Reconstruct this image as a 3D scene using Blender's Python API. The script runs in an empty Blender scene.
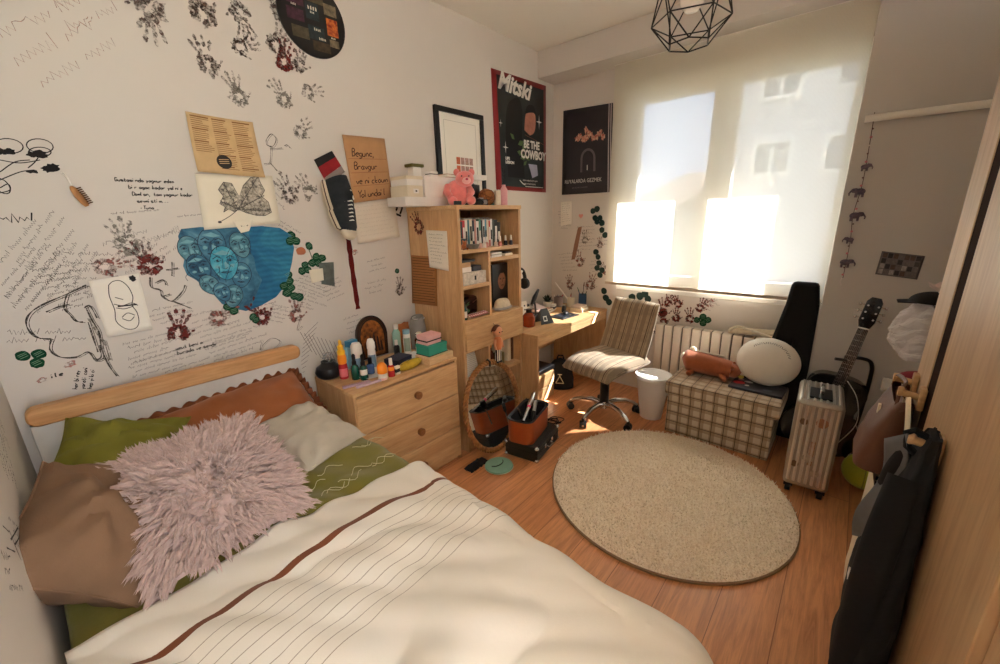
import bpy, math, random
from mathutils import Matrix, Vector, noise
from math import sin, cos, pi, radians as R
random.seed(7)
scn = bpy.context.scene
COL = scn.collection

# ---------------------------------------------------------------- camera
AX = Vector((0.652, -0.758, -0.025)).normalized()      # image right, in the room
M3 = ((0.65231, -0.22283, 0.72449), (-0.75756, -0.16031, 0.63278), (-0.02486, -0.96161, -0.27338))
FPX, CPX, CPY = 404.0, 500.0, 332.0
CAM = Vector((0, 0, 1.5))
def ray(px, py):
    c = (px - CPX, py - CPY, FPX)
    return Vector([sum(M3[i][k] * c[k] for k in range(3)) for i in range(3)])
def oz(px, py, z): d = ray(px, py); return CAM + d * ((z - CAM.z) / d.z)
def oy(px, py, y): d = ray(px, py); return CAM + d * ((y - CAM.y) / d.y)
def ox(px, py, x): d = ray(px, py); return CAM + d * ((x - CAM.x) / d.x)
cam = bpy.data.cameras.new('camera'); cam.lens = 36 * FPX / 1000; cam.sensor_width = 36; cam.clip_start = .02
camo = bpy.data.objects.new('camera', cam); COL.objects.link(camo)
m = Matrix.Identity(4)
for i in range(3):
    m[i][0] = M3[i][0]; m[i][1] = -M3[i][1]; m[i][2] = -M3[i][2]; m[i][3] = CAM[i]
camo.matrix_world = m
scn.camera = camo

# ---------------------------------------------------------------- light
w = bpy.data.worlds.new('sky'); scn.world = w; w.use_nodes = True
bg = w.node_tree.nodes['Background']; bg.inputs[1].default_value = 3.0
_tc = w.node_tree.nodes.new('ShaderNodeTexCoord'); _sp = w.node_tree.nodes.new('ShaderNodeSeparateXYZ'); _rp = w.node_tree.nodes.new('ShaderNodeValToRGB')     # blue sky beyond the window, paler haze the other way
w.node_tree.links.new(_tc.outputs['Generated'], _sp.inputs[0]); w.node_tree.links.new(_sp.outputs[0], _rp.inputs[0]); w.node_tree.links.new(_rp.outputs[0], bg.inputs[0])
_rp.color_ramp.elements[0].position = .1; _rp.color_ramp.elements[0].color = (.94, .97, 1.0, 1); _rp.color_ramp.elements[1].position = .6; _rp.color_ramp.elements[1].color = (.70, .84, 1.1, 1)
sun = bpy.data.lights.new('sun', 'SUN'); sun.energy = 95; sun.angle = R(.6); sun.color = (1, .96, .91)
suno = bpy.data.objects.new('sun', sun); COL.objects.link(suno); suno.location = (8, -6, 10)
suno.rotation_euler = Vector((-1, .93, -1.35)).to_track_quat('-Z', 'Y').to_euler()
scn.view_settings.view_transform = 'Standard'
scn.view_settings.look = 'None'
scn.view_settings.gamma = 1
scn.view_settings.use_curve_mapping = False
scn.view_settings.exposure = 1.86
scn.cycles.max_bounces = 12; scn.cycles.diffuse_bounces = 8; scn.cycles.transparent_max_bounces = 24
scn.cycles.sample_clamp_indirect = 6
scn.cycles.use_denoising = True

# ---------------------------------------------------------------- mesh helpers
class MB:
    def __init__(s): s.v = []; s.f = []; s.mi = []; s.T = None; s.cur = 0
    def add(s, vs, fs, mi=None):
        b = len(s.v); T = s.T
        s.v += [tuple(T @ Vector(p)) if T else tuple(p) for p in vs]
        s.f += [tuple(b + i for i in q) for q in fs]
        s.mi += [s.cur if mi is None else mi] * len(fs)
    def box(s, x0, y0, z0, x1, y1, z1, mi=None):
        vs = [(x, y, z) for z in (z0, z1) for y in (y0, y1) for x in (x0, x1)]
        s.add(vs, [(0, 2, 3, 1), (4, 5, 7, 6), (0, 1, 5, 4), (2, 6, 7, 3), (0, 4, 6, 2), (1, 3, 7, 5)], mi); return s
    def cbox(s, c, d, mi=None):
        return s.box(c[0]-d[0]/2, c[1]-d[1]/2, c[2]-d[2]/2, c[0]+d[0]/2, c[1]+d[1]/2, c[2]+d[2]/2, mi)
    def tube(s, pts, r, n=8, closed=False, mi=None, cap=True, flat=1.0):
        P = [Vector(p) for p in pts]; N = len(P)
        rs = r if isinstance(r, (list, tuple)) else [r] * N
        vs = []; fs = []; up = None
        for i in range(N):
            if closed: t = P[(i+1) % N] - P[i-1]
            else: t = P[min(i+1, N-1)] - P[max(i-1, 0)]
            t = t.normalized() if t.length > 1e-9 else Vector((0, 0, 1))
            if up is None: up = t.orthogonal().normalized()
            a = (up - t * up.dot(t)); a = a.normalized() if a.length > 1e-6 else t.orthogonal().normalized()
            up = a; b = t.cross(a)
            for k in range(n):
                an = 2*pi*k/n; vs.append(P[i] + a*(cos(an)*rs[i]) + b*(sin(an)*rs[i]*flat))
        for i in range(N if closed else N-1):
            j = (i+1) % N
            for k in range(n):
                l = (k+1) % n; fs.append((i*n+k, i*n+l, j*n+l, j*n+k))
        if cap and not closed: fs += [tuple(reversed(range(n))), tuple((N-1)*n+k for k in range(n))]
        s.add(vs, fs, mi); return s
    def cyl(s, p0, p1, r0, r1=None, n=16, mi=None): return s.tube([p0, p1], [r0, r0 if r1 is None else r1], n, mi=mi)
    def lathe(s, prof, n=24, o=(0, 0, 0), mi=None, sx=1, sy=1):
        vs = []; fs = []; m_ = len(prof)
        for (r, z) in prof:
            for k in range(n): a = 2*pi*k/n; vs.append((o[0]+r*cos(a)*sx, o[1]+r*sin(a)*sy, o[2]+z))
        for i in range(m_-1):
            for k in range(n): l = (k+1) % n; fs.append((i*n+k, i*n+l, (i+1)*n+l, (i+1)*n+k))
        if prof[0][0] > 1e-5: fs.append(tuple(reversed(range(n))))
        if prof[-1][0] > 1e-5: fs.append(tuple((m_-1)*n+k for k in range(n)))
        s.add(vs, fs, mi); return s
    def ball(s, c, r, n=16, mi=None, nz=None):
        r = (r, r, r) if not isinstance(r, (tuple, list)) else r; h = nz or max(6, n*2//3)
        vs = []; fs = []
        for i in range(h+1):
            a = -pi/2 + pi*i/h
            for k in range(n):
                b = 2*pi*k/n; vs.append((c[0]+r[0]*cos(a)*cos(b), c[1]+r[1]*cos(a)*sin(b), c[2]+r[2]*sin(a)))
        for i in range(h):
            for k in range(n): l = (k+1) % n; fs.append((i*n+k, i*n+l, (i+1)*n+l, (i+1)*n+k))
        s.add(vs, fs, mi); return s
    def prism(s, pts, o, u, v, t, mi=None):
        o = Vector(o); u = Vector(u); v = Vector(v); nrm = u.cross(v).normalized() * t; n = len(pts)
        a = [o + u*p[0] + v*p[1] for p in pts]; b = [p + nrm for p in a]
        s.add(a+b, [tuple(reversed(range(n))), tuple(range(n, 2*n))] + [(i, (i+1) % n, n+(i+1) % n, n+i) for i in range(n)], mi); return s
    def grid(s, fn, nu, nv, mi=None, wu=False):
        vs = [fn(i/nu, j/nv) for j in range(nv+1) for i in range(nu+1)]
        s.add(vs, [(j*(nu+1)+i, j*(nu+1)+i+1, (j+1)*(nu+1)+i+1, (j+1)*(nu+1)+i) for j in range(nv) for i in range(nu)], mi); return s
    def build(s, name, mats, parent=None, smooth=True, bevel=0, sub=0, solid=0, ang=38, weld=False, cen=True):
        me = bpy.data.meshes.new(name); me.from_pydata(s.v, [], s.f)
        for mm in (mats if isinstance(mats, (list, tuple)) else [mats]): me.materials.append(mm)
        me.polygons.foreach_set('material_index', s.mi)
        o = bpy.data.objects.new(name, me); COL.objects.link(o)
        if weld:
            import bmesh
            b = bmesh.new(); b.from_mesh(me); bmesh.ops.remove_doubles(b, verts=b.verts, dist=1e-5); bmesh.ops.recalc_face_normals(b, faces=b.faces); b.to_mesh(me); b.free()
        if smooth:
            me.polygons.foreach_set('use_smooth', [True]*len(me.polygons)); me.set_sharp_from_angle(angle=R(ang))
        if parent is not None: o.parent = parent
        elif cen and s.v:
            xs, ys, zs = zip(*[tuple(v.co) for v in me.vertices]); c = Vector(((min(xs)+max(xs))/2, (min(ys)+max(ys))/2, min(zs)))
            me.transform(Matrix.Translation(-c)); o.location = c
        if solid: md = o.modifiers.new('s', 'SOLIDIFY'); md.thickness = solid; md.offset = 0
        if bevel: md = o.modifiers.new('b', 'BEVEL'); md.width = bevel; md.segments = 2; md.limit_method = 'ANGLE'; md.harden_normals = False
        if sub: md = o.modifiers.new('d', 'SUBSURF'); md.levels = sub; md.render_levels = sub
        me.update(); return o

def tag(o, label=None, cat=None, group=None, kind=None):
    if label: o['label'] = label
    if cat: o['category'] = cat
    if group: o['group'] = group
    if kind: o['kind'] = kind
    return o
def thing(name, label, cat, loc=(0, 0, 0), rz=0, group=None, rot=None):
    o = bpy.data.objects.new(name, None); COL.objects.link(o); o.empty_display_size = .05
    o.location = loc; o.rotation_euler = rot or (0, 0, rz)
    return tag(o, label, cat, group)
def struct(o): o['kind'] = 'structure'; return o
def dup(root, loc, rz=0, label=None):
    def cp(o, par):
        c = o.copy(); COL.objects.link(c)
        if par is not None: c.parent = par
        for ch in list(o.children): cp(ch, c)
        return c
    r = cp(root, None); r.location = loc; r.rotation_euler = (0, 0, rz)
    if label: r['label'] = label
    return r

# ---------------------------------------------------------------- material helpers
def lin(c):
    return tuple(((x/255)/12.92 if x/255 <= .04045 else ((x/255+.055)/1.055)**2.4) for x in c[:3]) + (1,)
class NT:
    def __init__(s, name):
        s.m = bpy.data.materials.new(name); s.m.use_nodes = True; s.t = s.m.node_tree; s.b = s.t.nodes['Principled BSDF']; s.o = s.t.nodes['Material Output']
    def n(s, ty, **kw):
        x = s.t.nodes.new(ty)
        for k, v in kw.items():
            if k.startswith('i_'): x.inputs[int(k[2:])].default_value = v
            else: setattr(x, k, v)
        return x
    def l(s, a, b): s.t.links.new(a, b)
    def mix(s, fac, a, b, bt='MIX'):
        x = s.n('ShaderNodeMix', data_type='RGBA', blend_type=bt)
        for sock, val in ((x.inputs[0], fac), (x.inputs[6], a), (x.inputs[7], b)):
            if hasattr(val, 'links'): s.l(val, sock)
            else: sock.default_value = val
        return x.outputs[2]
    def coord(s, scale=(1, 1, 1), rot=(0, 0, 0)):
        tc = s.n('ShaderNodeTexCoord'); mp = s.n('ShaderNodeMapping'); mp.inputs['Scale'].default_value = scale; mp.inputs['Rotation'].default_value = rot
        s.l(tc.outputs['Object'], mp.inputs[0]); return mp.outputs[0]
    def noise(s, co, sc, det=4, rough=.55, dist=0):
        x = s.n('ShaderNodeTexNoise'); x.inputs['Scale'].default_value = sc; x.inputs['Detail'].default_value = det; x.inputs['Roughness'].default_value = rough; x.inputs['Distortion'].default_value = dist
        s.l(co, x.inputs['Vector']); return x.outputs[0]
    def ramp(s, fac, stops):
        x = s.n('ShaderNodeValToRGB'); e = x.color_ramp.elements
        while len(e) < len(stops): e.new(.5)
        for k, (p, c) in enumerate(stops): e[k].position = p; e[k].color = c
        s.l(fac, x.inputs[0]); return x.outputs[0]
    def math(s, op, a, b=0, c=0):
        x = s.n('ShaderNodeMath', operation=op)
        for k, val in enumerate((a, b, c)):
            if hasattr(val, 'links'): s.l(val, x.inputs[k])
            else: x.inputs[k].default_value = val
        return x.outputs[0]
    def bump(s, h, st=.3, d=.01):
        x = s.n('ShaderNodeBump'); x.inputs['Strength'].default_value = st; x.inputs['Distance'].default_value = d
        s.l(h, x.inputs['Height']); s.l(x.outputs[0], s.b.inputs['Normal'])
    def base(s, c):
        if hasattr(c, 'links'): s.l(c, s.b.inputs['Base Color'])
        else: s.b.inputs['Base Color'].default_value = c
    def set(s, rough=.6, metal=0, spec=.5, sheen=0, coat=0):
        s.b.inputs['Roughness'].default_value = rough; s.b.inputs['Metallic'].default_value = metal
        s.b.inputs['Specular IOR Level'].default_value = spec; s.b.inputs['Sheen Weight'].default_value = sheen; s.b.inputs['Coat Weight'].default_value = coat
MATS = {}
def mat(name, col, rough=.6, metal=0, spec=.4, var=.12, sc=12, bump=0, bsc=80, sheen=0, col2=None, stretch=(1, 1, 1), coat=0):
    if name in MATS: return MATS[name]
    t = NT(name); t.set(rough, metal, spec, sheen, coat); c = lin(col)
    if var or col2:
        c2 = lin(col2) if col2 else tuple(x*(1-var) for x in c[:3]) + (1,)
        co = t.coord(stretch); f = t.noise(co, sc)
        f = t.ramp(f, [(.35, (0, 0, 0, 1)), (.68, (1, 1, 1, 1))])
        t.base(t.mix(f, c, c2))
    else: t.base(c)
    if bump: co = t.coord(stretch); t.bump(t.noise(co, bsc, 3), bump, .004)
    MATS[name] = t.m; return t.m
def wood(name, c1, c2, axis='x', rough=.5, sc=1.0, knots=True):
    if name in MATS: return MATS[name]
    t = NT(name); t.set(rough, 0, .35)
    s_ = {'x': (.9, 9, 9), 'y': (9, .9, 9), 'z': (9, 9, .9)}[axis]
    co = t.coord(tuple(k*sc for k in s_)); n1 = t.noise(co, 2.2, 6, .6, .8)
    co2 = t.coord(tuple(k*sc*4 for k in s_)); n2 = t.noise(co2, 3, 3)
    f = t.ramp(n1, [(.33, (0, 0, 0, 1)), (.7, (1, 1, 1, 1))]); a = t.mix(f, lin(c1), lin(c2))
    f2 = t.ramp(n2, [(.45, (0, 0, 0, 1)), (.75, (.5, .5, .5, 1))]); b = t.mix(f2, a, tuple(x*.72 for x in lin(c2)[:3])+(1,))
    t.base(b); t.bump(n2, .08, .003); MATS[name] = t.m; return t.m
def lines_mat(name, base, lines, rough=.85, sheen=.2, bump=.15, bsc=220, var=None):
    # lines: (axis, period, width, offset, colour, strength); the weave of a striped or checked cloth
    if name in MATS: return MATS[name]
    t = NT(name); t.set(rough, 0, .2, sheen); tc = t.n('ShaderNodeTexCoord'); sp = t.n('ShaderNodeSeparateXYZ'); t.l(tc.outputs['Object'], sp.inputs[0])
    c = lin(base)
    if var: c = t.mix(t.ramp(t.noise(tc.outputs['Object'], var[1], 4), [(.35, (0, 0, 0, 1)), (.7, (1, 1, 1, 1))]), c, lin(var[0]))
    for (ax, per, wd, off, colr, st) in lines:
        v = t.math('ADD', sp.outputs['xyz'.index(ax)], off + 50*per); v = t.math('MODULO', v, per); v = t.math('LESS_THAN', v, wd)
        c = t.mix(t.math('MULTIPLY', v, st), c, lin(colr))
    t.base(c)
    if bump: t.bump(t.noise(tc.outputs['Object'], bsc, 2), bump, .003)
    MATS[name] = t.m; return t.m
def paint(name, col, thr=.42, sc=45, soft=.12):
    # worn paint or ink: patches of bare wall show through
    if name in MATS: return MATS[name]
    t = NT(name); t.set(.8, 0, .2); t.base(lin(col)); co = t.coord(); n_ = t.noise(co, sc, 5, .7)
    f = t.ramp(n_, [(thr-soft, (0, 0, 0, 1)), (thr+soft, (1, 1, 1, 1))]); t.l(f, t.b.inputs['Alpha']); MATS[name] = t.m; return t.m
def glassy(name, col=(235, 240, 240), alpha=.3, rough=.06):
    if name in MATS: return MATS[name]
    t = NT(name); t.set(rough, 0, .6); t.base(lin(col)); t.b.inputs['Alpha'].default_value = alpha; MATS[name] = t.m; return t.m

# ---------------------------------------------------------------- drawing on surfaces
class Plane:
    def __init__(s, o, u, n, ax, val): s.o = Vector(o); s.u = Vector(u); s.n = Vector(n); s.ax = ax; s.val = val
    def to3(s, u, v, e=0): return s.o + s.u*u + Vector((0, 0, v)) + s.n*e
    def px(s, x, y):
        p = {'x': ox, 'y': oy}[s.ax](x, y, s.val) - s.o; return (p.dot(s.u), p.z)
    def p3(s, x, y, e=0): return s.to3(*s.px(x, y), e)
YA, XB, XC, XL = 2.2, 3.31, 3.07, -.155
WA = Plane((0, YA, 0), (1, 0, 0), (0, -1, 0), 'y', YA)
WB = Plane((XB, 0, 0), (0, -1, 0), (-1, 0, 0), 'x', XB)
WC = Plane((XC, 0, 0), (0, -1, 0), (-1, 0, 0), 'x', XC)
WL = Plane((XL, 0, 0), (0, 1, 0), (1, 0, 0), 'x', XL)
class Sheet:
    # a sheet of paper: four corners (top left, top right, bottom right, bottom left) and a slight curl along its normal
    def __init__(s, c, curl=0, seed=0, wav=0):
        s.c = [Vector(p) for p in c]; s.W = ((s.c[1]-s.c[0]).length+(s.c[2]-s.c[3]).length)/2; s.H = ((s.c[3]-s.c[0]).length+(s.c[2]-s.c[1]).length)/2
        s.n = (s.c[0]-s.c[3]).cross(s.c[1]-s.c[0]).normalized() * -1; s.curl = curl; s.seed = seed; s.wav = wav
        if s.n.dot(CAM - s.c[0]) < 0: s.n = -s.n
    def st(s, a, b, e=0):
        p = (s.c[0]*(1-a)+s.c[1]*a)*b + (s.c[3]*(1-a)+s.c[2]*a)*(1-b)
        k = s.curl * ((abs(2*a-1)**3)*.5 + (1-b)**3*.5) + s.wav*(1+sin(a*7+s.seed)*cos(b*5+s.seed))*.5
        return p + s.n*(e + k + .0005)
    def to3(s, u, v, e=0): return s.st(u/s.W, v/s.H, e)
def sheet(name, S, m_, label=None, cat=None, group=None, t=.0012, parent=None, kind=None):
    b = MB(); b.grid(lambda a, c: S.st(a, c, 0), 10, 10)
    o = b.build(name, m_, parent, solid=t)
    o.modifiers[0].offset = 0
    return tag(o, label, cat, group, kind) if label else o
def stroke(b, S, pts, wd, e=.001, mi=None):
    n = len(pts)
    if n < 2: return
    L = []; Rr = []
    for i in range(n):
        p, q = pts[max(i-1, 0)], pts[min(i+1, n-1)]; dx, dy = q[0]-p[0], q[1]-p[1]; d = math.hypot(dx, dy) or 1
        k = wd[i] if isinstance(wd, (list, tuple)) else wd
        nx, ny = -dy/d*k/2, dx/d*k/2
        L.append(S.to3(pts[i][0]+nx, pts[i][1]+ny, e)); Rr.append(S.to3(pts[i][0]-nx, pts[i][1]-ny, e))
    b.add(L+Rr, [(i, i+1, n+i+1, n+i) for i in range(n-1)], mi)
def smoothp(pts, k=4):
    out = []; n = len(pts)
    for i in range(n-1):
        p0, p1, p2, p3 = pts[max(i-1, 0)], pts[i], pts[i+1], pts[min(i+2, n-1)]
        for j in range(k):
            t = j/k
            out.append(tuple(.5*((2*p1[c])+(-p0[c]+p2[c])*t+(2*p0[c]-5*p1[c]+4*p2[c]-p3[c])*t*t+(-p0[c]+3*p1[c]-3*p2[c]+p3[c])*t**3) for c in range(len(p1))))
    out.append(tuple(pts[-1])); return out
def blob(b, S, c, rx, ry, a=0, e=.001, mi=None, jag=.25, n=14, rng=random):
    vs = []
    for k in range(n):
        t = 2*pi*k/n; r = 1 + rng.uniform(-jag, jag); x, y = rx*r*cos(t), ry*r*sin(t)
        vs.append(S.to3(c[0]+x*cos(a)-y*sin(a), c[1]+x*sin(a)+y*cos(a), e))
    b.add(vs, [tuple(range(n))], mi)
def area(b, S, pts, e=.001, mi=None):
    from mathutils.geometry import tessellate_polygon
    tr = tessellate_polygon([[Vector((p[0], p[1], 0)) for p in pts]]); b.add([S.to3(p[0], p[1], e) for p in pts], [tuple(t) for t in tr], mi)
GL = dict(a='35 15 04 03 12 22 34|35 33 42', b='09 02 22 33 34 25 05', c='35 15 04 03 12 32', d='39 32 12 03 04 15 35', e='04 34 35 15 04 03 12 32',
 f='38 29 18 12|05 35', g='35 15 04 03 12 32|35 31 20 00', h='09 02|04 15 25 34 32', i='05 02|07 08', j='25 21 10|27 28', k='09 02|35 03 32', l='09 03 12',
 m='05 02|04 15 22|24 35 44 42', n='05 02|04 15 25 34 32', o='15 04 03 12 22 33 34 25 15', p='05 00|05 25 34 33 22 02', q='35 15 04 03 12 32|35 30 41', r='05 02|04 15 35',
 s='35 05 04 33 32 02', t='18 13 22 32|05 35', u='05 03 12 22 33|35 32', v='05 22 35', w='05 12 24 32 45', x='05 32|35 02', y='05 22|35 10', z='05 35 02 32',
 B='02 09 29 38 37 26 06|26 35 33 22 02', C='38 19 08 03 12 32', D='02 09 29 47 44 22 02', G='38 19 08 03 12 33 35 25', K='09 02|39 05 32', S='38 19 08 07 35 33 12 03', T='09 49|29 22', Y='09 26 49|26 22',
 M='02 09 25 49 42', P='02 09 29 38 36 25 05', Z='09 39 02 32')
GL.update({'.': '12 13', ',': '12 00', '-': '04 24', '!': '19 14|12 13', "'": '19 17'})
def write(b, S, txt, o, h, ang=0, wd=.0012, e=.001, mi=None, rng=random, adv=4.6):
    sc = h/7; x = 0; ca, sa = cos(ang), sin(ang)
    for ch in txt:
        g = GL.get(ch)
        if g:
            for st in g.split('|'):
                pts = []
                for q in st.split():
                    X, Y = (int(q[0])+rng.uniform(-.25, .25)+x)*sc, (int(q[1])-2+rng.uniform(-.3, .3))*sc
                    X += Y*.15; pts.append((o[0]+X*ca-Y*sa, o[1]+X*sa+Y*ca))
                stroke(b, S, smoothp(pts, 3) if len(pts) > 2 else pts, wd, e, mi)
        x += adv if ch != ' ' else 3.2
    return x*sc
def scrib(b, S, o, length, h, ang=0, wd=.001, e=.001, mi=None, rng=random):
    # one line of hurried handwriting, too small to read in the photograph
    x = 0; ca, sa = cos(ang), sin(ang)
    while x < length:
        n = rng.randint(3, 8); pts = []
        for k in range(n*2):
            X = x + k*h*.26; Y = (h*(.1 + (.5 if k % 2 else 0) + (rng.random() < .15)*.45) + rng.uniform(-.12, .12)*h)
            pts.append((o[0]+X*ca-Y*sa, o[1]+X*sa+Y*ca))
        stroke(b, S, pts, wd, e, mi); x += n*2*h*.26 + h*.5
def wtext(body, S, o, size, m_, parent, e=.001, ang=0, sx=1, shear=0, name='lettering', align='LEFT', ext=.0002, off=0):
    cu = bpy.data.curves.new(name, 'FONT'); cu.body = body; cu.size = size; cu.align_x = align; cu.shear = shear; cu.extrude = ext; cu.offset = off; cu.materials.append(m_); cu.resolution_u = 2
    ob = bpy.data.objects.new(name, cu); COL.objects.link(ob)
    p0 = S.to3(o[0], o[1], e); u = (S.to3(o[0]+cos(ang)*.01, o[1]+sin(ang)*.01, e)-p0).normalized(); v0 = (S.to3(o[0]-sin(ang)*.01, o[1]+cos(ang)*.01, e)-p0)
    v0 = (v0 - u*v0.dot(u)).normalized(); n_ = u.cross(v0)
    mm = Matrix.Identity(4)
    for i in range(3): mm[i][0] = u[i]*sx; mm[i][1] = v0[i]; mm[i][2] = n_[i]; mm[i][3] = p0[i]
    if parent is not None:
        ob.parent = parent; ob.matrix_parent_inverse = Matrix.Identity(4)
        bpy.context.view_layer.update(); mm = parent.matrix_world.inverted() @ mm
    ob.matrix_basis = mm
    dg = bpy.context.evaluated_depsgraph_get(); me = bpy.data.meshes.new_from_object(ob.evaluated_get(dg)); me.name = name
    mo = bpy.data.objects.new(name, me); COL.objects.link(mo); mo.parent = parent; mo.matrix_basis = mm
    bpy.data.objects.remove(ob); bpy.data.curves.remove(cu)
    return mo
def local(o):
    # the matrix that takes room coordinates to the coordinates of thing o, for parts shaped in place
    return (Matrix.LocRotScale(o.location, o.rotation_euler, None)).inverted()
# ================================================================ SETTING
def wallmat(name, col, var=.05):
    t = NT(name); t.set(.9, 0, .15); co = t.coord(); n1 = t.noise(co, 1.6, 5, .6); n2 = t.noise(co, 260, 2)
    t.base(t.mix(t.ramp(n1, [(.3, (0, 0, 0, 1)), (.75, (1, 1, 1, 1))]), lin(col), tuple(x*(1-var) for x in lin(col)[:3])+(1,)))
    t.bump(n2, .12, .002); return t.m
M_wall = wallmat('wall_paint', (212, 205, 197)); M_grey = wallmat('grey_wall_paint', (200, 196, 192)); M_ceil = wallmat('ceiling_paint', (236, 230, 220), .02)
def floormat():
    t = NT('floor_oak'); t.set(.34, 0, .5, 0, .1); co = t.coord()
    br = t.n('ShaderNodeTexBrick'); br.offset = .37; br.inputs['Scale'].default_value = 1; br.inputs['Brick Width'].default_value = 1.28; br.inputs['Row Height'].default_value = .192
    br.inputs['Mortar Size'].default_value = .0016; br.inputs['Bias'].default_value = 0; t.l(co, br.inputs['Vector'])
    br.inputs['Color1'].default_value = lin((220, 156, 106)); br.inputs['Color2'].default_value = lin((206, 140, 92)); br.inputs['Mortar'].default_value = lin((150, 98, 62))
    g = t.noise(t.coord((1.1, 14, 1)), 2.4, 7, .62, 1.2); g2 = t.noise(t.coord((4, 70, 1)), 3, 3)
    c = t.mix(t.ramp(g, [(.42, (0, 0, 0, 1)), (.72, (.55, .55, .55, 1))]), br.outputs[0], lin((128, 74, 42)))
    c = t.mix(t.ramp(g2, [(.5, (0, 0, 0, 1)), (.8, (.3, .3, .3, 1))]), c, lin((110, 62, 34)))
    t.base(c); t.l(t.ramp(g, [(.2, (.26, .26, .26, 1)), (.8, (.42, .42, .42, 1))]), t.b.inputs['Roughness']); t.bump(g2, .05, .002); return t.m
M_floor = floormat()
M_white = mat('white_lacquer', (232, 228, 220), .45, var=.03)
M_pvc = mat('white_window_plastic', (238, 234, 226), .35, var=0)

YD = -.86
struct(MB().box(-.4, YD-.1, -.08, 3.7, YA+.12, 0).build('floor', M_floor, cen=False, smooth=False))
struct(MB().box(-.4, YD-.1, 2.78, 3.7, YA+.12, 2.88).build('ceiling', M_ceil, smooth=False))
wall_a = struct(MB().box(-.3, YA, 0, 3.7, YA+.12, 2.78).build('wall_back', M_wall, smooth=False, cen=False))
wall_l = struct(MB().box(XL-.12, YD, 0, XL, YA, 2.78).build('wall_left', M_wall, smooth=False, cen=False))
# window wall with its opening
WY0, WY1, WZ0, WZ1, WT = .10, 1.53, .90, 2.42, .2
b = MB()
b.box(XB, WY1, 0, XB+WT, YA, 2.78); b.box(XB, YD, 0, XB+WT, WY0, 2.78); b.box(XB, WY0, 0, XB+WT, WY1, WZ0); b.box(XB, WY0, WZ1, XB+WT, WY1, 2.78)
wall_b = struct(b.build('wall_window', M_wall, smooth=False, cen=False))
struct(MB().box(XC, .098, 2.585, XB, YA, 2.78).build('trim_1', M_wall, smooth=False, bevel=.004))
wall_c = struct(MB().box(XC, YD, 0, XB, .098, 2.78).build('wall_column', M_grey, smooth=False, cen=False, bevel=.004))
# the wall behind the wardrobe stops short: unseen opening behind the camera, left to let fill light in
struct(MB().box(.62, YD-.1, 0, 3.31, YD, 2.78).build('wall_front', M_wall, smooth=False))
struct(MB().box(.62, -1.62, 0, .72, YD-.1, 2.78).build('wall_sun_block', M_wall, smooth=False))  # unseen wing wall, added to keep the sun out of the opening
bb = MB(); bb.prism([(0, 0), (.014, 0), (.014, .06), (.006, .075), (0, .075)], (XL+.001, YA, 0), (0, -1, 0), (0, 0, 1), 3.23)
struct(bb.build('baseboard_back', M_white, smooth=False))
struct(MB().prism([(0, 0), (.014, 0), (.014, .06), (.006, .075), (0, .075)], (XB, .10, 0), (-1, 0, 0), (0, 0, 1), -2.08).build('baseboard_window', M_white, smooth=False))
struct(MB().prism([(0, 0), (.014, 0), (.014, .06), (.006, .075), (0, .075)], (XC, YD, 0), (-1, 0, 0), (0, 0, 1), -.95).build('baseboard_column', M_white, smooth=False))

# window: fixed frame, two sashes with panes, sill
win = struct(thing('window_1', None, None, (XB+.09, .8, WZ0)))
def ring(b, x0, x1, y0, y1, z0, z1, t):
    b.box(x0, y0, z0, x1, y1, z0+t); b.box(x0, y0, z1-t, x1, y1, z1); b.box(x0, y0, z0+t, x1, y0+t, z1-t); b.box(x0, y1-t, z0+t, x1, y1, z1-t)
L0 = -win.location
def lb(): b = MB(); b.T = Matrix.Translation(-win.location); return b
b = lb(); ring(b, XB+.05, XB+.13, WY0-.03, WY1, WZ0, WZ1, .05); b.box(XB+.05, .80, WZ0+.05, XB+.13, .845, WZ1-.05); b.build('window_frame', M_pvc, win, bevel=.003)
def glassmat():
    t = NT('tinted_window_glass'); t.t.nodes.remove(t.b); g = t.n('ShaderNodeBsdfGlossy'); g.inputs['Roughness'].default_value = .02; tp = t.n('ShaderNodeBsdfTransparent'); tp.inputs[0].default_value = (.46, .47, .48, 1)
    mx = t.n('ShaderNodeMixShader'); mx.inputs[0].default_value = .05; t.l(tp.outputs[0], mx.inputs[1]); t.l(g.outputs[0], mx.inputs[2]); t.l(mx.outputs[0], t.o.inputs[0]); return t.m
M_glass = glassmat()
for y0, y1 in ((.09, .80), (.845, 1.48)):
    b = lb(); ring(b, XB+.04, XB+.11, y0-.005, y1+.005, WZ0+.045, WZ1-.045, .065); s_ = b.build('window_sash', M_pvc, win, bevel=.004)
    b = lb(); b.box(XB+.07, y0+.05, WZ0+.1, XB+.078, y1-.05, WZ1-.1); b.build('pane', M_glass, s_, smooth=False)
b = lb(); b.cbox((XB+.03, .80, 1.62), (.02, .03, .07)); b.tube([(XB+.025, .80, 1.64), (XB+.0, .80, 1.64), (XB+.0, .80, 1.53)], .008); b.build('handle', M_pvc, win)
b = lb(); b.box(XB-.002, WY0, WZ0-.03, XB+.05, WY1, WZ0+.004); b.build('window_sill', M_white, win, bevel=.003)

# rail along the grey wall
tg = MB().tube([ox(865, 119, XC-.03), ox(1000, 103, XC-.03)+Vector((0, -.25, 0))], .018, 12).build('wall_rail', M_white)
tag(tg, 'white round rail running along the top of the grey wall', 'rail')

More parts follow.
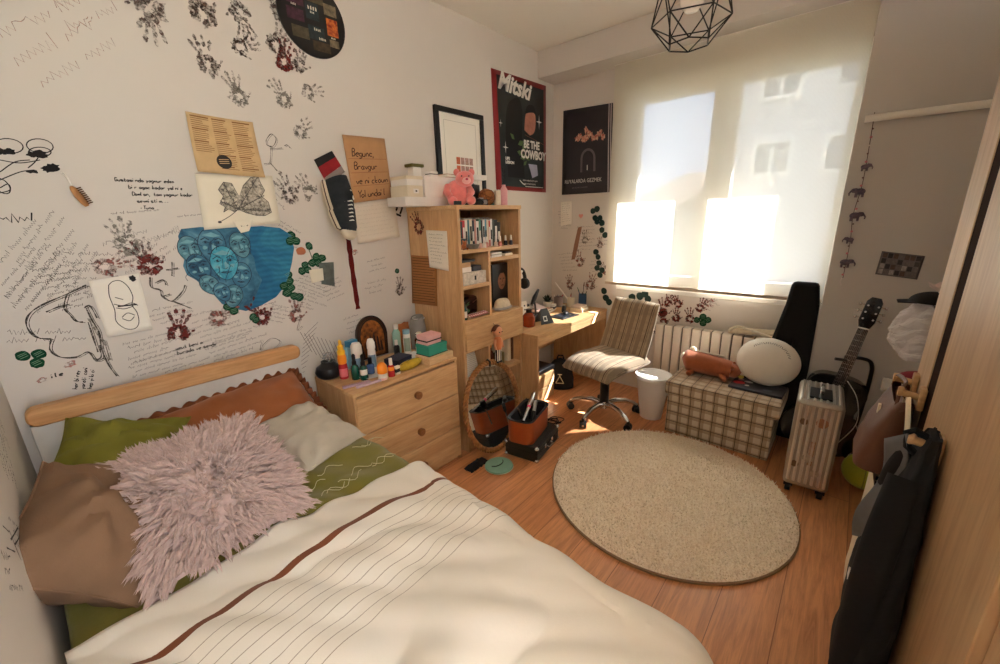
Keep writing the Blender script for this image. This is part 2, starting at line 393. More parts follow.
# ---------------------------------------------------------------- what stands outside
M_fac = mat('pale_render', (196, 200, 212), .9, var=.08, sc=1); M_fw = mat('outside_white', (240, 240, 240), .6, var=0); M_pane2 = mat('far_glass', (120, 130, 145), .2, var=.2, sc=3)
M_roof = mat('grey_roof', (120, 108, 100), .9, var=.3, sc=6); M_balc = mat('outside_slab', (205, 200, 192), .9, var=.1)
bld = thing('apartment_building', 'pale blue apartment block seen through the right window pane', 'building', (8, .6, -8))
MB().box(0, -2.2, 0, 6, 1.25, 16.5).build('wall', M_fac, bld, smooth=False)
for zz in (6.55, 8.05, 10.28, 11.38, 13.2):
    for yy in (.62, -.28, -1.3):
        b = MB(); ring(b, -.06, .03, yy-.27, yy+.27, zz-.27, zz+.27, .05); b.box(-.05, yy-.02, zz-.27, .02, yy+.02, zz+.27); f_ = b.build('window', M_fw, bld, smooth=False)
        MB().box(-.02, yy-.23, zz-.23, .01, yy+.23, zz+.23).build('pane', M_pane2, f_, smooth=False)
hs = thing('roofed_house', 'dark roofed house seen through the left window pane', 'house', (12, 3.8, -8))
MB().box(0, -1.3, 0, 4, 1.5, 9.6).build('wall', M_balc, hs, smooth=False)
b = MB(); b.add([(-.3, -1.6, 9.6), (4.3, -1.6, 9.6), (4.3, 1.8, 9.6), (-.3, 1.8, 9.6), (1.2, -.3, 10.6), (1.2, .3, 10.6), (2.8, .3, 10.6), (2.8, -.3, 10.6)], [(0, 3, 5, 4), (0, 4, 7, 1), (1, 7, 6, 2), (2, 6, 5, 3), (4, 5, 6, 7), (0, 1, 2, 3)])
b.build('roof', M_roof, hs, smooth=False)
ov = thing('balcony_recess', 'concrete balcony slab and side wall over the window outside', 'balcony', (XB+WT, .6, 0))
MB().box(0, -1.1, 2.62, .5, 1.9, 2.8).build('slab', M_balc, ov, smooth=False)
MB().box(0, -1.1, 0, .5, -.885, 2.62).build('side_wall', M_balc, ov, smooth=False)
struct(MB().box(-20, -30, -8.2, 60, 40, -8).build('ground_outside', mat('garden_ground', (92, 96, 80), .95, var=.3, sc=1), smooth=False))

# ---------------------------------------------------------------- blind
def blindmat():
    t = NT('sheer_blind_fabric'); co = t.coord(); t.t.nodes.remove(t.b)
    wv = t.n('ShaderNodeTexWave', wave_type='BANDS', bands_direction='Z'); wv.inputs['Scale'].default_value = 160; t.l(co, wv.inputs['Vector'])
    wy = t.n('ShaderNodeTexWave', wave_type='BANDS', bands_direction='Y'); wy.inputs['Scale'].default_value = 55; wy.inputs['Distortion'].default_value = 1.5; t.l(co, wy.inputs['Vector'])
    c = t.mix(wy.outputs[1], lin((236, 230, 214)), lin((226, 219, 202)))
    d = t.n('ShaderNodeBsdfDiffuse'); tr = t.n('ShaderNodeBsdfTranslucent'); tp = t.n('ShaderNodeBsdfTransparent')
    t.l(c, d.inputs[0]); t.l(c, tr.inputs[0])
    m1 = t.n('ShaderNodeMixShader'); m1.inputs[0].default_value = .55; t.l(d.outputs[0], m1.inputs[1]); t.l(tr.outputs[0], m1.inputs[2])
    m2 = t.n('ShaderNodeMixShader'); f = t.math('MULTIPLY_ADD', wv.outputs[1], .05, .16); t.l(f, m2.inputs[0]); t.l(m1.outputs[0], m2.inputs[1]); t.l(tp.outputs[0], m2.inputs[2])
    t.l(m2.outputs[0], t.o.inputs[0]); return t.m
bl = thing('roller_blind', 'sheer cream roller blind pulled down over the sunlit window', 'blind', (3.24, .86, .92))
MB().grid(lambda a, c: (0.0008*sin(a*40), -.752+1.492*a, .012+1.655*c), 60, 2).build('fabric', blindmat(), bl)
MB().box(-.009, -.752, 0, .009, .74, .024).build('bottom_bar', mat('blind_bar', (196, 182, 164), .5, var=.1), bl, bevel=.004)
MB().cyl((.01, -.74, 1.68), (.01, .745, 1.68), .02).build('roller_tube', M_pvc, bl)
# ================================================================ FURNITURE
W_oak_x = wood('oak_along_x', (214, 176, 130), (190, 146, 98), 'x'); W_oak_z = wood('oak_upright', (210, 170, 124), (186, 142, 96), 'z'); W_oak_y = wood('oak_along_y', (214, 176, 130), (190, 146, 98), 'y')
W_head = wood('headboard_wood', (212, 166, 116), (188, 136, 86), 'x'); W_ward = wood('wardrobe_wood', (196, 162, 122), (172, 136, 98), 'z', .45, .5)
M_dark = mat('black_plastic', (22, 22, 24), .4, var=0); M_black = mat('black_cloth', (18, 18, 20), .92, var=.2, bump=.2); M_chrome = mat('chrome', (215, 215, 215), .15, 1, var=0)
M_knob = wood('knob_wood', (150, 98, 54), (124, 78, 42), 'y')

# ---- bed
bed = thing('bed', 'single bed with a wooden rail headboard pushed into the left corner', 'bed', (.34, 1.1, 0))
def B(t_): b = MB(); b.T = local(t_); return b
def rrect(w, h, r, n=5):
    pts = []
    for cx, cy, a0 in ((w/2-r, h/2-r, 0), (-w/2+r, h/2-r, 90), (-w/2+r, -h/2+r, 180), (w/2-r, -h/2+r, 270)):
        for k in range(n+1): a = R(a0+90*k/n); pts.append((cx+r*cos(a), cy+r*sin(a)))
    return pts
b = B(bed); b.prism(rrect(.945, .07, .03), (.345, 2.135, .86), (1, 0, 0), (0, 0, 1), .05); b.build('headboard_rail', W_head, bed, bevel=.006)
b = B(bed); b.box(-.125, 2.095, .28, .815, 2.12, .83); b.build('headboard_panel', mat('pale_grey_board', (206, 202, 196), .7, var=.06, sc=20), bed, bevel=.003)
b = B(bed); b.box(-.13, .14, .22, .83, .165, .34); b.box(-.13, .165, .22, -.105, 2.09, .34); b.box(.805, .165, .22, .83, 2.09, .34); b.box(-.105, .165, .26, .805, 2.09, .28); b.build('bed_frame', W_head, bed, bevel=.003)
for x in (-.1, .79):
    for y in (.19, 2.105): b = B(bed); b.box(x-.025, y-.025, 0, x+.025, y+.025, .3 if y > 1 else .26); b.build('leg', W_head, bed)
def nz(x, y, s, k=0): return noise.noise(Vector((x*s, y*s, k)))
M_sheet = mat('white_cotton', (232, 228, 220), .9, var=.04, bump=.15, bsc=30)
def slab(x0, x1, y0, y1, z0, z1, r=.05, puff=.012):
    def fn(a, c):
        # wrap around: the cross-section runs down one side, over the top and down the other
        L = (z1-z0)*2 + (x1-x0); s_ = a*L; h = z1-z0
        if s_ < h: x, z = x0, z0+s_
        elif s_ > L-h: x, z = x1, z1-(s_-(L-h))
        else: x, z = x0+(s_-h), z1
        return Vector((x, y0+(y1-y0)*c, z))
    return fn
b = MB(); b.box(-.13, .17, .285, .82, 2.085, .545)
tag(b.build('mattress', M_sheet, bevel=.05), 'white sheeted mattress showing between grey cushion and dresser', 'mattress')
bpy.data.objects['mattress'].modifiers['b'].segments = 5

def cover(name, mats, y0, y1, ztop, xl, xr, drop, wr, parent=None, label=None, cat=None, th=.012, nx=70, ny=60, foot=None, seed=0, hem=0):
    # bedcover: lies over the mattress and hangs over its right side
    W = xr - xl; L = W + drop; xr0 = xr
    def fn(a, c):
        s_ = a*L; y = y0+(y1-y0)*c; xr = xr0 - (.045*max(0, 1.2-y) if foot is not None else 0); W = xr-xl; s_ = a*(W+drop)
        ys = y + hem*sin(a*9+seed)*(1-c if False else c**6)
        r = .06
        if s_ < W-r: x, z = xl+s_, ztop
        elif s_ < W-r+r*pi/2: t = (s_-(W-r))/r; x, z = xr-r+r*sin(t), ztop-r+r*cos(t)
        else: x, z = xr+.012*sin(y*14+seed), ztop-r-(s_-(W-r)-r*pi/2)
        k = wr*(nz(x*1.0, y*1.6, 3.1, seed)*.6+nz(x*2.2+y*1.5, y*.8, 5, seed+4)*.5+abs(nz(x+y*.7, y-x*.4, 4.2, seed+9))*.8)
        z += k * (1 if s_ < W-r else .2); x += k*(.5 if s_ > W-r else 0)
        if foot is not None and y < foot:
            d = foot-y; q = .07
            if d < q*pi/2: ys = foot-q*sin(d/q); z -= q*(1-cos(d/q))
            else: ys = foot-q-.01*sin(x*12); z -= q+(d-q*pi/2)
            z = max(z, .08)
        return Vector((x, ys, z))
    b = MB(); b.grid(fn, nx, ny); o = b.build(name, mats, parent, solid=th); o.modifiers[0].offset = 1
    return tag(o, label, cat) if label else o
M_olive = mat('olive_cotton', (122, 116, 44), .9, var=.18, sc=9, bump=.2, bsc=160, sheen=.2)
cover('bed_sheet', M_olive, 1.05, 1.66, .556, -.135, .845, .2, .026, label='olive green bed sheet showing above the cream duvet', cat='bed sheet', th=.006, seed=3, hem=.03)
b = MB(); rr = random.Random(4)
for k in range(11):
    x0, y0 = rr.uniform(.42, .78), rr.uniform(1.24, 1.5)
    b.tube([(x0+j*.012, y0+.02*sin(j*.9+k), .5845+.003*nz(x0, y0, 3)) for j in range(9)], .0012, 4)
b.build('stitching', mat('pale_thread', (206, 198, 160), .8, var=0), bpy.data.objects['bed_sheet'])
bpy.data.objects['stitching'].matrix_parent_inverse = bpy.data.objects['bed_sheet'].matrix_basis.inverted()
def duvetmat():
    t = NT('cream_duvet_cotton'); t.set(.85, 0, .2, .2); tc = t.n('ShaderNodeTexCoord'); sp = t.n('ShaderNodeSeparateXYZ'); uv = t.n('ShaderNodeUVMap'); t.l(uv.outputs[0], sp.inputs[0])
    c = t.mix(t.noise(tc.outputs['Object'], 3), lin((232, 227, 217)), lin((224, 217, 205))); y = sp.outputs[1]
    def band(lo, hi): return t.math('MULTIPLY', t.math('GREATER_THAN', y, lo), t.math('LESS_THAN', y, hi))
    w_ = t.math('MODULO', t.math('ADD', y, .004), .0316); thin = t.math('MULTIPLY', t.math('LESS_THAN', w_, .0022), band(.70, .985))
    c = t.mix(t.math('MULTIPLY', thin, .75), c, lin((128, 112, 94))); c = t.mix(band(1.022, 1.040), c, lin((112, 62, 34)))
    t.base(c); t.bump(t.noise(tc.outputs['Object'], 300, 2), .12, .002); return t.m
dv = cover('duvet', duvetmat(), -.22, 1.2, .566, -.14, .852, .36, .036, label='cream duvet with one brown stripe and thin grey lines', cat='duvet', th=.022, nx=110, ny=120, foot=.17, seed=11, hem=.022)
uvl = dv.data.uv_layers.new(name='UVMap')
for p in dv.data.polygons:
    for li in p.loop_indices:
        vi = dv.data.loops[li].vertex_index; i, j = vi % 111, vi // 111; uvl.data[li].uv = (i/110, -.22+1.42*j/120)

# ---- cushions
def cushion(w_, h_, t_, n=26, pinch=.07, seed=0, wr=.012, flop=0):
    # a stuffed cushion: square outline with drawn-in sides and pointed corners
    b = MB()
    def side(sg):
        def fn(a, c):
            u, v = 2*a-1, 2*c-1
            x = u*(w_/2)*(1-pinch*(1-v*v)*abs(u)**.5*.9); y = v*(h_/2)*(1-pinch*(1-u*u)*abs(v)**.5*.9)
            e = max(0, (1-abs(u)**2.0))*max(0, (1-abs(v)**2.0)); z = sg*t_/2*e**.48
            ed = e**.3
            an = math.atan2(v, u); rad = math.hypot(u, v); z += sg*(nz(x+seed, y, 7, seed)*wr*1.3 + (abs(nz(x*1.0+seed, y*1.4, 11, seed+5))-.25)*wr*1.6 + sin(an*11+seed+4*nz(x, y, 6, seed))*wr*.45*min(1, max(0, rad-.35)*1.6))*ed + flop*(u*u*.5+v*v*.3)
            return Vector((x, y, z))
        return fn
    b.grid(side(1), n, n); f = side(-1); b.grid(lambda a, c: f(1-a, c), n, n); return b
def piping(w_, h_, t_, pinch=.07, r=.004, flop=0):
    pts = []
    for k in range(80):
        q = k/20; e = q-int(q); u, v = [(2*e-1, -1), (1, 2*e-1), (1-2*e, 1), (-1, 1-2*e)][int(q) % 4]
        pts.append((u*(w_/2)*(1-pinch*(1-v*v)*abs(u)**.5*.9), v*(h_/2)*(1-pinch*(1-u*u)*abs(v)**.5*.9), flop*(u*u*.5+v*v*.3)))
    return MB().tube(pts, r, 6, closed=True)
def orient(c, xdir, nrm):
    n_ = Vector(nrm).normalized(); x = Vector(xdir); x = (x-n_*x.dot(n_)).normalized(); y = n_.cross(x); mm = Matrix.Identity(4)
    for i in range(3): mm[i][0], mm[i][1], mm[i][2], mm[i][3] = x[i], y[i], n_[i], c[i]
    return mm
def place(name, label, cat, c, xdir, nrm, group=None):
    t = thing(name, label, cat, (0, 0, 0), group=group); t.matrix_basis = orient(c, xdir, nrm); return t
M_or = mat('rust_cotton', (150, 86, 44), .85, var=.12, bump=.15, bsc=200, sheen=.15); M_ol = mat('olive_linen', (120, 116, 38), .9, var=.14, bump=.25, bsc=220); M_tan = mat('tan_linen', (128, 98, 74), .9, var=.12, bump=.25, bsc=240)
M_gry = mat('grey_linen', (182, 172, 156), .9, var=.08, bump=.2, bsc=240); M_pink = mat('dusty_pink_fur', (204, 178, 170), .8, var=.22, sc=60, sheen=.3)
p = place('pillow', 'rust orange pillow with a ruffled edge against the headboard', 'pillow', (.465, 1.93, .655), (1, 0, .095), (-.03, -.55, .83))
cushion(.62, .36, .15, seed=1, wr=.012, pinch=.03).build('pillow_case', M_or, p, weld=True)
b = MB(); pts = []
def ruf(a, c):
    q = (a*4) % 4; e = q-int(q); u, v = [(2*e-1, -1), (1, 2*e-1), (1-2*e, 1), (-1, 1-2*e)][int(q) % 4]
    k = 1+c*.09; return Vector((u*.305*(k if abs(u) > .99 else 1+c*.03), v*.175*(k+.04*c), .009*sin(a*2*pi*46)*(.2+c)+.005*sin(a*2*pi*17)))
b.grid(ruf, 720, 3); b.build('ruffle', mat('rust_frill', (122, 66, 34), .9, var=.2), p, solid=.003)
def soft(name, label, m_, c, xd, nr, w_, h_, t_, seed, pip=True, flop=0, wr=.012, pinch=.08):
    p = place(name, label, 'cushion', c, xd, nr, 'scatter cushions on the bed')
    cushion(w_, h_, t_, seed=seed, wr=wr, flop=flop, pinch=pinch).build('cushion_cover', m_, p, weld=True)
    if pip: piping(w_, h_, t_, r=.0035, flop=flop, pinch=pinch).build('piping', m_, p)
    return p
soft('cushion', 'olive green cushion leaning on the headboard at its left end', M_ol, (.05, 1.85, .715), (.86, -.30, -.30), (.02, -.52, .85), .36, .36, .19, 2, wr=.026, pinch=.16)
soft('cushion', 'tan brown cushion propped against the left wall', M_tan, (-.048, 1.455, .70), (.10, .97, -.06), (.66, -.30, .68), .44, .34, .235, 3, wr=.026, pinch=.12)
soft('cushion', 'small plain grey cushion lying nearest the dresser', M_gry, (.625, 1.655, .625), (.95, .22, 0), (.02, -.26, 1), .30, .37, .14, 4, pip=False, wr=.02)
fp = place('cushion', 'long haired dusty pink fur cushion in front of the others', 'cushion', (.213, 1.42, .69), (1, .06, .02), (.02, -.46, .88), 'scatter cushions on the bed')
fb = cushion(.42, .43, .17, seed=6, pinch=.05).build('cushion_cover', M_pink, fp, weld=True)
b = MB(); rf = random.Random(5)
for q in range(1150):
    u, v = rf.uniform(-1, 1), rf.uniform(-1, 1); sg = 1 if rf.random() < .88 else -1
    dd = Vector((u*1.1+.8*nz(u*2, v*2, 1.5, 1), v*1.1+.8*nz(u*2, v*2, 1.5, 8), sg*.5)); dd.x += rf.uniform(-.3, .3); dd.y += rf.uniform(-.3, .3); LL = rf.uniform(.036, .062)
    e = max(0, 1-abs(u)**2.0)*max(0, 1-abs(v)**2.0); dd.normalize(); tip = Vector((u*.212, v*.215, sg*.085*e**.48)) + dd*LL + Vector((0, 0, -.012*sg))
    for k in range(6):
        uu, vv = max(-1, min(1, u+rf.uniform(-.055, .055))), max(-1, min(1, v+rf.uniform(-.055, .055))); e = max(0, 1-abs(uu)**2.0)*max(0, 1-abs(vv)**2.0)
        p0 = Vector((uu*.212*(1-.045*(1-vv*vv)), vv*.215*(1-.045*(1-uu*uu)), sg*.085*e**.48)); p2 = tip + Vector((rf.uniform(-1, 1), rf.uniform(-1, 1), rf.uniform(-1, 1)))*.007
        d = (p2-p0).normalized(); p1 = p0*.45+p2*.55+Vector((0, 0, sg*.010)); sd = d.cross(Vector((rf.uniform(-1, 1), rf.uniform(-1, 1), rf.uniform(-1, 1)))).normalized(); w0 = rf.uniform(.0020, .0036); up = d.cross(sd)*w0*.8
        b.add([p0-sd*w0, p0+sd*w0, p0+up, p1-sd*w0*1.15, p1+sd*w0*1.15, p1+up, p2], [(0, 1, 4, 3), (1, 2, 5, 4), (2, 0, 3, 5), (3, 4, 6), (4, 5, 6), (5, 3, 6)])
tag(b.build('fur', M_pink, fp), kind='stuff')

# ---- dresser
DX0, DX1, DY0, DY1, DZ = .883, 1.568, 1.724, 2.12, .69
dr = thing('dresser', 'oak three drawer dresser with round wooden knobs beside the bed', 'dresser', ((DX0+DX1)/2, 1.92, 0))
b = B(dr); b.box(DX0, DY0+.004, .0, DX0+.018, DY1, DZ-.018); b.box(DX1-.018, DY0+.004, 0, DX1, DY1, DZ-.018); b.box(DX0+.018, DY1-.012, .03, DX1-.018, DY1, DZ-.018); b.box(DX0+.018, DY0+.02, .0, DX1-.018, DY0+.035, .03); b.build('body', W_oak_z, dr, bevel=.002)
b = B(dr); b.box(DX0-.002, DY0, DZ-.018, DX1+.002, DY1, DZ); b.build('top', W_oak_x, dr, bevel=.003)
for z0, z1, kx in ((.462, .662, .564), (.238, .456, .338), (.032, .232, .121)):
    b = B(dr); b.box(DX0+.008, DY0-.006, z0, DX1-.008, DY0+.014, z1); b.box(DX0+.03, DY0+.014, z0+.02, DX1-.03, DY1-.03, z1-.03); d_ = b.build('drawer', W_oak_x, dr, bevel=.003)
    b = B(dr); b.tube([(1.245, DY0-.006, kx), (1.245, DY0-.014, kx), (1.245, DY0-.018, kx), (1.245, DY0-.036, kx), (1.245, DY0-.04, kx)], [.012, .013, .021, .022, .017], 20); b.build('knob', M_knob, d_)

# ---- bookcase
SX0, SX1, SY0, SY1, SZ = 1.632, 2.212, 1.724, 2.18, 1.572
bc = thing('bookcase', 'tall oak bookcase with open shelves and one drawer beside the dresser', 'bookcase', ((SX0+SX1)/2, 1.95, 0))
for x in (SX0, SX1-.022): b = B(bc); b.box(x, SY0, 0, x+.022, SY1, SZ-.024); b.build('side_panel', W_oak_z, bc, bevel=.002)
b = B(bc); b.box(SX0-.004, SY0-.004, SZ-.024, SX1+.004, SY1, SZ); b.build('top', W_oak_x, bc, bevel=.002)
b = B(bc); b.box(SX0+.022, SY1-.008, .05, SX1-.022, SY1, SZ-.024); b.build('back_panel', mat('bookcase_back', (150, 110, 70), .7, var=.1), bc, smooth=False)
DVX = 1.895
for x0, x1, z in ((SX0+.022, SX1-.022, 1.298), (SX0+.022, DVX-.009, 1.085), (DVX+.009, SX1-.022, 1.232), (SX0+.022, SX1-.022, .872), (SX0+.022, SX1-.022, .685), (SX0+.022, SX1-.022, .47), (SX0+.022, SX1-.022, .06)):
    b = B(bc); b.box(x0, SY0+.002, z, x1, SY1-.008, z+.022); b.build('shelf', W_oak_x, bc, bevel=.0015)
b = B(bc); b.box(DVX-.009, SY0+.003, .894, DVX+.009, SY1-.008, 1.298); b.build('divider', W_oak_z, bc)
b = B(bc); b.box(1.86, SY0+.006, .492, 1.878, SY1-.008, .685); b.build('divider', W_oak_z, bc)
b = B(bc); b.box(SX0+.012, SY0-.016, .70, SX1-.004, SY0+.002, .888); b.box(SX0+.03, SY0+.002, .712, SX1-.03, SY1-.06, .86); b.build('drawer', W_oak_x, bc, bevel=.003)
b = B(bc); b.box(SX0+.022, SY0+.02, 0, SX1-.022, SY0+.035, .06); b.build('plinth', W_oak_x, bc)

# ---- desk
TX0, TX1, TY0, TY1, TZ = 2.222, 3.285, 1.59, 2.14, .69
dk = thing('desk', 'oak writing desk in the corner under the dark poster', 'desk', (2.75, 1.87, 0))
b = B(dk); b.box(TX0, TY0, TZ-.022, TX1, TY1, TZ); b.build('desktop', W_oak_x, dk, bevel=.003)
b = B(dk); b.box(TX0+.02, TY0+.004, TZ-.085, TX1-.02, TY0+.02, TZ-.026); b.build('front_rail', W_oak_x, dk, bevel=.002)
for x in (TX0+.002, TX1-.022): b = B(dk); b.box(x, TY0+.003, 0, x+.02, TY1, TZ-.022); b.build('side_panel', W_oak_z, dk, bevel=.002)
b = B(dk); b.box(TX0+.022, TY1-.016, .28, TX1-.022, TY1-.002, TZ-.022); b.build('back_panel', W_oak_x, dk)
du = thing('drawer_unit', 'low oak box unit under the desk with a dark top', 'drawer unit', (2.58, 1.93, 0))
MB().box(-.15, -.14, .0, .15, .16, .25).build('body', W_oak_x, du, bevel=.003)
for z in (.012, .13): MB().box(-.14, -.155, z, .14, -.14, z+.11).build('drawer', W_oak_x, du, bevel=.002)
MB().box(-.152, -.15, .25, .152, .16, .285).build('top', M_dark, du, bevel=.004)

# ---- office chair
ch = thing('office_chair', 'armless swivel chair in striped plaid cloth on a chrome star base', 'chair', (2.655, 1.275, 0), R(166))
# local: seat front towards +x
M_plaid = lines_mat('brown_plaid_weave', (174, 155, 130), [('y', .098, .030, .0, (128, 112, 92), .75), ('x', .07, .02, .01, (140, 124, 104), .35), ('y', .098, .007, .034, (70, 48, 36), .9), ('y', .049, .004, .018, (96, 76, 60), .7), ('z', .06, .018, .0, (140, 124, 104), .3)], var=((168, 150, 126), 30))
def seatfn(a, c):
    u, v = 2*a-1, 2*c-1; x = u*.235; y = v*.235*(1-.06*u*u)
    r = 1-max(abs(u)**5, abs(v)**5)
    return Vector((x+.0*v, y, .455+.045*max(0, r)**.5 - .05*max(0, u)**3+.006*nz(x, y, 9, 2)))
def seatlo(a, c): p = seatfn(1-a, c); return Vector((p.x*.97, p.y*.97, .452-.02-.045*max(0, p.x/.235)**3))
b = MB(); b.grid(seatfn, 20, 20); b.grid(seatlo, 20, 20)
rim = [(i/20, 0) for i in range(20)]+[(1, i/20) for i in range(20)]+[(1-i/20, 1) for i in range(20)]+[(0, 1-i/20) for i in range(20)]
vs = []; [vs.extend([seatfn(*q), seatlo(1-q[0], q[1])]) for q in rim]; n = len(rim)
b.add(vs, [(2*i, 2*i+1, (2*i+3) % (2*n), (2*i+2) % (2*n)) for i in range(n)])
b.build('seat', M_plaid, ch, weld=True, ang=60)
def backfn(sg):
    def fn(a, c):
        u = 2*a-1; t = c; y = u*.215*(1-.08*t*t)
        z = .44+t*.425; x = -.22-.07*t-.05*t*t+.05*(1-t)**3
        e = (max(0, 1-abs(u)**6)*max(0, 1-abs(2*t-1)**8))**.5
        return Vector((x+sg*(.004+.026*e)-.02*u*u*(-1), y, z))
    return fn
b = MB(); b.grid(backfn(1), 16, 24); f2 = backfn(-1); b.grid(lambda a, c: f2(1-a, c), 16, 24)
rim = [(i/16, 0) for i in range(16)]+[(1, i/24) for i in range(24)]+[(1-i/16, 1) for i in range(16)]+[(0, 1-i/24) for i in range(24)]
vs = []; f1 = backfn(1); [vs.extend([f1(*q), f2(*q)]) for q in rim]; n = len(rim)
b.add(vs, [(2*i, (2*i+2) % (2*n), (2*i+3) % (2*n), 2*i+1) for i in range(n)]); b.build('backrest', M_plaid, ch, weld=True, ang=60)
b = MB(); b.box(-.14, -.09, .385, .1, .09, .43); b.tube([(-.14, 0, .40), (-.27, 0, .41), (-.30, 0, .5), (-.33, 0, .66)], [.022, .022, .022, .02], 8, flat=2.0); b.build('mechanism', M_dark, ch, bevel=.005)
b = MB(); b.cyl((0, 0, .11), (0, 0, .27), .034); b.cyl((0, 0, .27), (0, 0, .39), .022); b.build('column', M_dark, ch)
MB().tube([(.0, -.08, .405), (.02, -.2, .40), (.03, -.25, .39)], [.006, .006, .01], 8).build('lever', M_dark, ch)
MB().cyl((0, 0, .075), (0, 0, .125), .042, .036).build('hub', M_chrome, ch)
for k in range(5):
    a = R(72*k+8); c_, s_ = cos(a), sin(a)
    b = MB(); b.tube([(c_*r, s_*r, z) for r, z in ((.02, .10), (.09, .118), (.17, .112), (.24, .085), (.265, .066))], [.024, .022, .019, .016, .014], 10); lg = b.build('leg', M_chrome, ch)
    b = MB(); b.T = Matrix.Translation((c_*.268, s_*.268, .028)) @ Matrix.Rotation(a+.6, 4, 'Z')
    for q in (-.016, .016): b.cyl((0, q-.009, 0), (0, q+.009, 0), .027)
    b.cyl((0, -.01, 0), (0, .01, 0), .012); b.cyl((0, 0, .02), (0, 0, .045), .012); b.build('caster', M_dark, lg)

# ---- trunk (checked storage ottoman)
M_chk = lines_mat('checked_linen', (206, 194, 174), [(ax, .072, .034, .004, (150, 126, 100), .62) for ax in 'xyz']+[(ax, .072, .0045, .055, (74, 60, 50), .9) for ax in 'xyz'], rough=.8)
ot = thing('storage_ottoman', 'checked beige storage ottoman with a lid in front of the radiator', 'storage ottoman', (2.877, .512, 0))
MB().box(-.168, -.308, .004, .170, .316, .31).build('box', M_chk, ot, bevel=.006)
MB().box(-.186, -.334, .292, .184, .334, .386).build('lid', M_chk, ot, bevel=.014)

# ---- rug
rg = thing('rug', 'round cream shaggy rug on the wooden floor', 'rug', (2.058, .60, 0)); rg.scale = (.975, .975, 1)
def rugmat():
    t = NT('cream_shag'); t.set(.95, 0, .1, .3); co = t.coord(); n_ = t.noise(co, 130, 3); n2 = t.noise(co, 9, 3)
    c = t.mix(t.ramp(n_, [(.35, (0, 0, 0, 1)), (.6, (1, 1, 1, 1))]), lin((234, 218, 194)), lin((255, 246, 230))); t.base(t.mix(t.ramp(n2, [(.4, (0, 0, 0, 1)), (.7, (.3, .3, .3, 1))]), c, lin((234, 218, 196)))); t.bump(n_, .5, .008); return t.m
M_rug = rugmat()
MB().lathe([(.0, .002), (.628, .002), (.636, .008), (.634, .018), (.62, .024), (.3, .025), (0, .025)], 96).build('backing', M_rug, rg)
b = MB(); rk = random.Random(8)
for k in range(15000):
    r = .632*math.sqrt(rk.random()); a = rk.uniform(0, 2*pi); x, y = r*cos(a), r*sin(a); an = rk.uniform(0, 2*pi); q = .0045; h = rk.uniform(.008, .02)
    dx, dy = rk.uniform(-.012, .012), rk.uniform(-.012, .012)
    b.add([(x-q*cos(an), y-q*sin(an), .022), (x+q*cos(an), y+q*sin(an), .022), (x+dx-q*.5*sin(an), y+dy+q*.5*cos(an), .022+h)], [(0, 1, 2)])
tag(b.build('pile', M_rug, rg, smooth=False), kind='stuff')
b = MB(); b.lathe([(.632, .001), (.641, .003), (.641, .012), (.634, .016)], 96); b.build('bound_edge', mat('rug_edge', (150, 126, 98), .9), rg)

# ---- wardrobe
WY = -.25
wd_ = thing('wardrobe', 'tall wood grain wardrobe with hooks on its door at the right', 'wardrobe', (1.2, -.55, 0))
b = B(wd_); b.box(.3, -.845, 0, 2.06, WY-.03, 2.36); b.build('carcass', W_ward, wd_, bevel=.002)
b = B(wd_); b.box(1.825, WY-.03, 0, 2.075, WY, 2.38); b.build('end_panel', wood('pale_wardrobe_wood', (204, 176, 142), (184, 152, 116), 'z', .45, .5), wd_, bevel=.003)
b = B(wd_); b.box(1.702, WY-.03, .02, 1.823, WY-.003, 2.36); b.build('handle_strip', mat('recess_shade_brown', (48, 30, 22), .95, spec=.05), wd_)  # brown handle profile, with the shade of its recess put into the colour
b = B(wd_); b.box(.875, WY-.03, .02, 1.70, WY, 2.36); b.build('door', W_ward, wd_, bevel=.003)
b = B(wd_); b.box(.3, WY-.03, .02, .868, WY-.014, 2.36); b.build('door', W_ward, wd_, bevel=.003)

# ---- radiator
ra = thing('radiator', 'white panel radiator with vertical grooves under the window', 'radiator', (3.24, .74, 0))
b = MB()
for k in range(11): y = -.375+k*.0693; b.box(-.04, y+.004, .1, .03, y+.0625, .64)
b.build('panel', mat('radiator_enamel', (226, 214, 198), .4, var=.02), ra, bevel=.004); MB().box(-.022, -.373, .105, .02, .385, .634).build('core', mat('radiator_gap_shade', (120, 108, 96), .7), ra)  # dark backing paints the shade in the gaps between the sections
b = MB(); b.cyl((-.0, .385, .14), (-.0, .42, .14), .012); b.cyl((0, .42, .0), (0, .42, .14), .01); b.build('pipe', M_white, ra)
b = MB(); b.box(.02, -.2, .2, .069, -.17, .5); b.build('bracket', M_white, ra); MB().box(.02, .2, .2, .069, .23, .5).build('bracket', M_white, ra)

# ---- hanging lamp
pl = thing('pendant_lamp', 'black wire geometric cage lamp hanging from the ceiling', 'lamp', (1.445, .479, 1.985)); pl.scale = (.72, .72, .72)
def pol(r, z, n, o=0): return [Vector((r*cos(2*pi*(k+o)/n), r*sin(2*pi*(k+o)/n), z)) for k in range(n)]
A_, B_, C_, D_ = pol(.085, 0, 6, .3), pol(.152, .085, 6, .8), pol(.13, .235, 6, .3), pol(.04, .345, 6, .8)
b = MB()
for k in range(6):
    j = (k+1) % 6; i_ = (k-1) % 6
    for p, q in ((A_[k], A_[j]), (A_[k], B_[k]), (A_[k], B_[i_]), (B_[k], B_[j]), (B_[k], C_[k]), (B_[k], C_[j]), (C_[k], C_[j]), (C_[k], D_[k]), (C_[k], D_[i_]), (D_[k], D_[j])): b.tube([p, q], .0028, 6)
b.build('wire_cage', mat('black_metal', (16, 15, 15), .45, .3, var=0), pl)
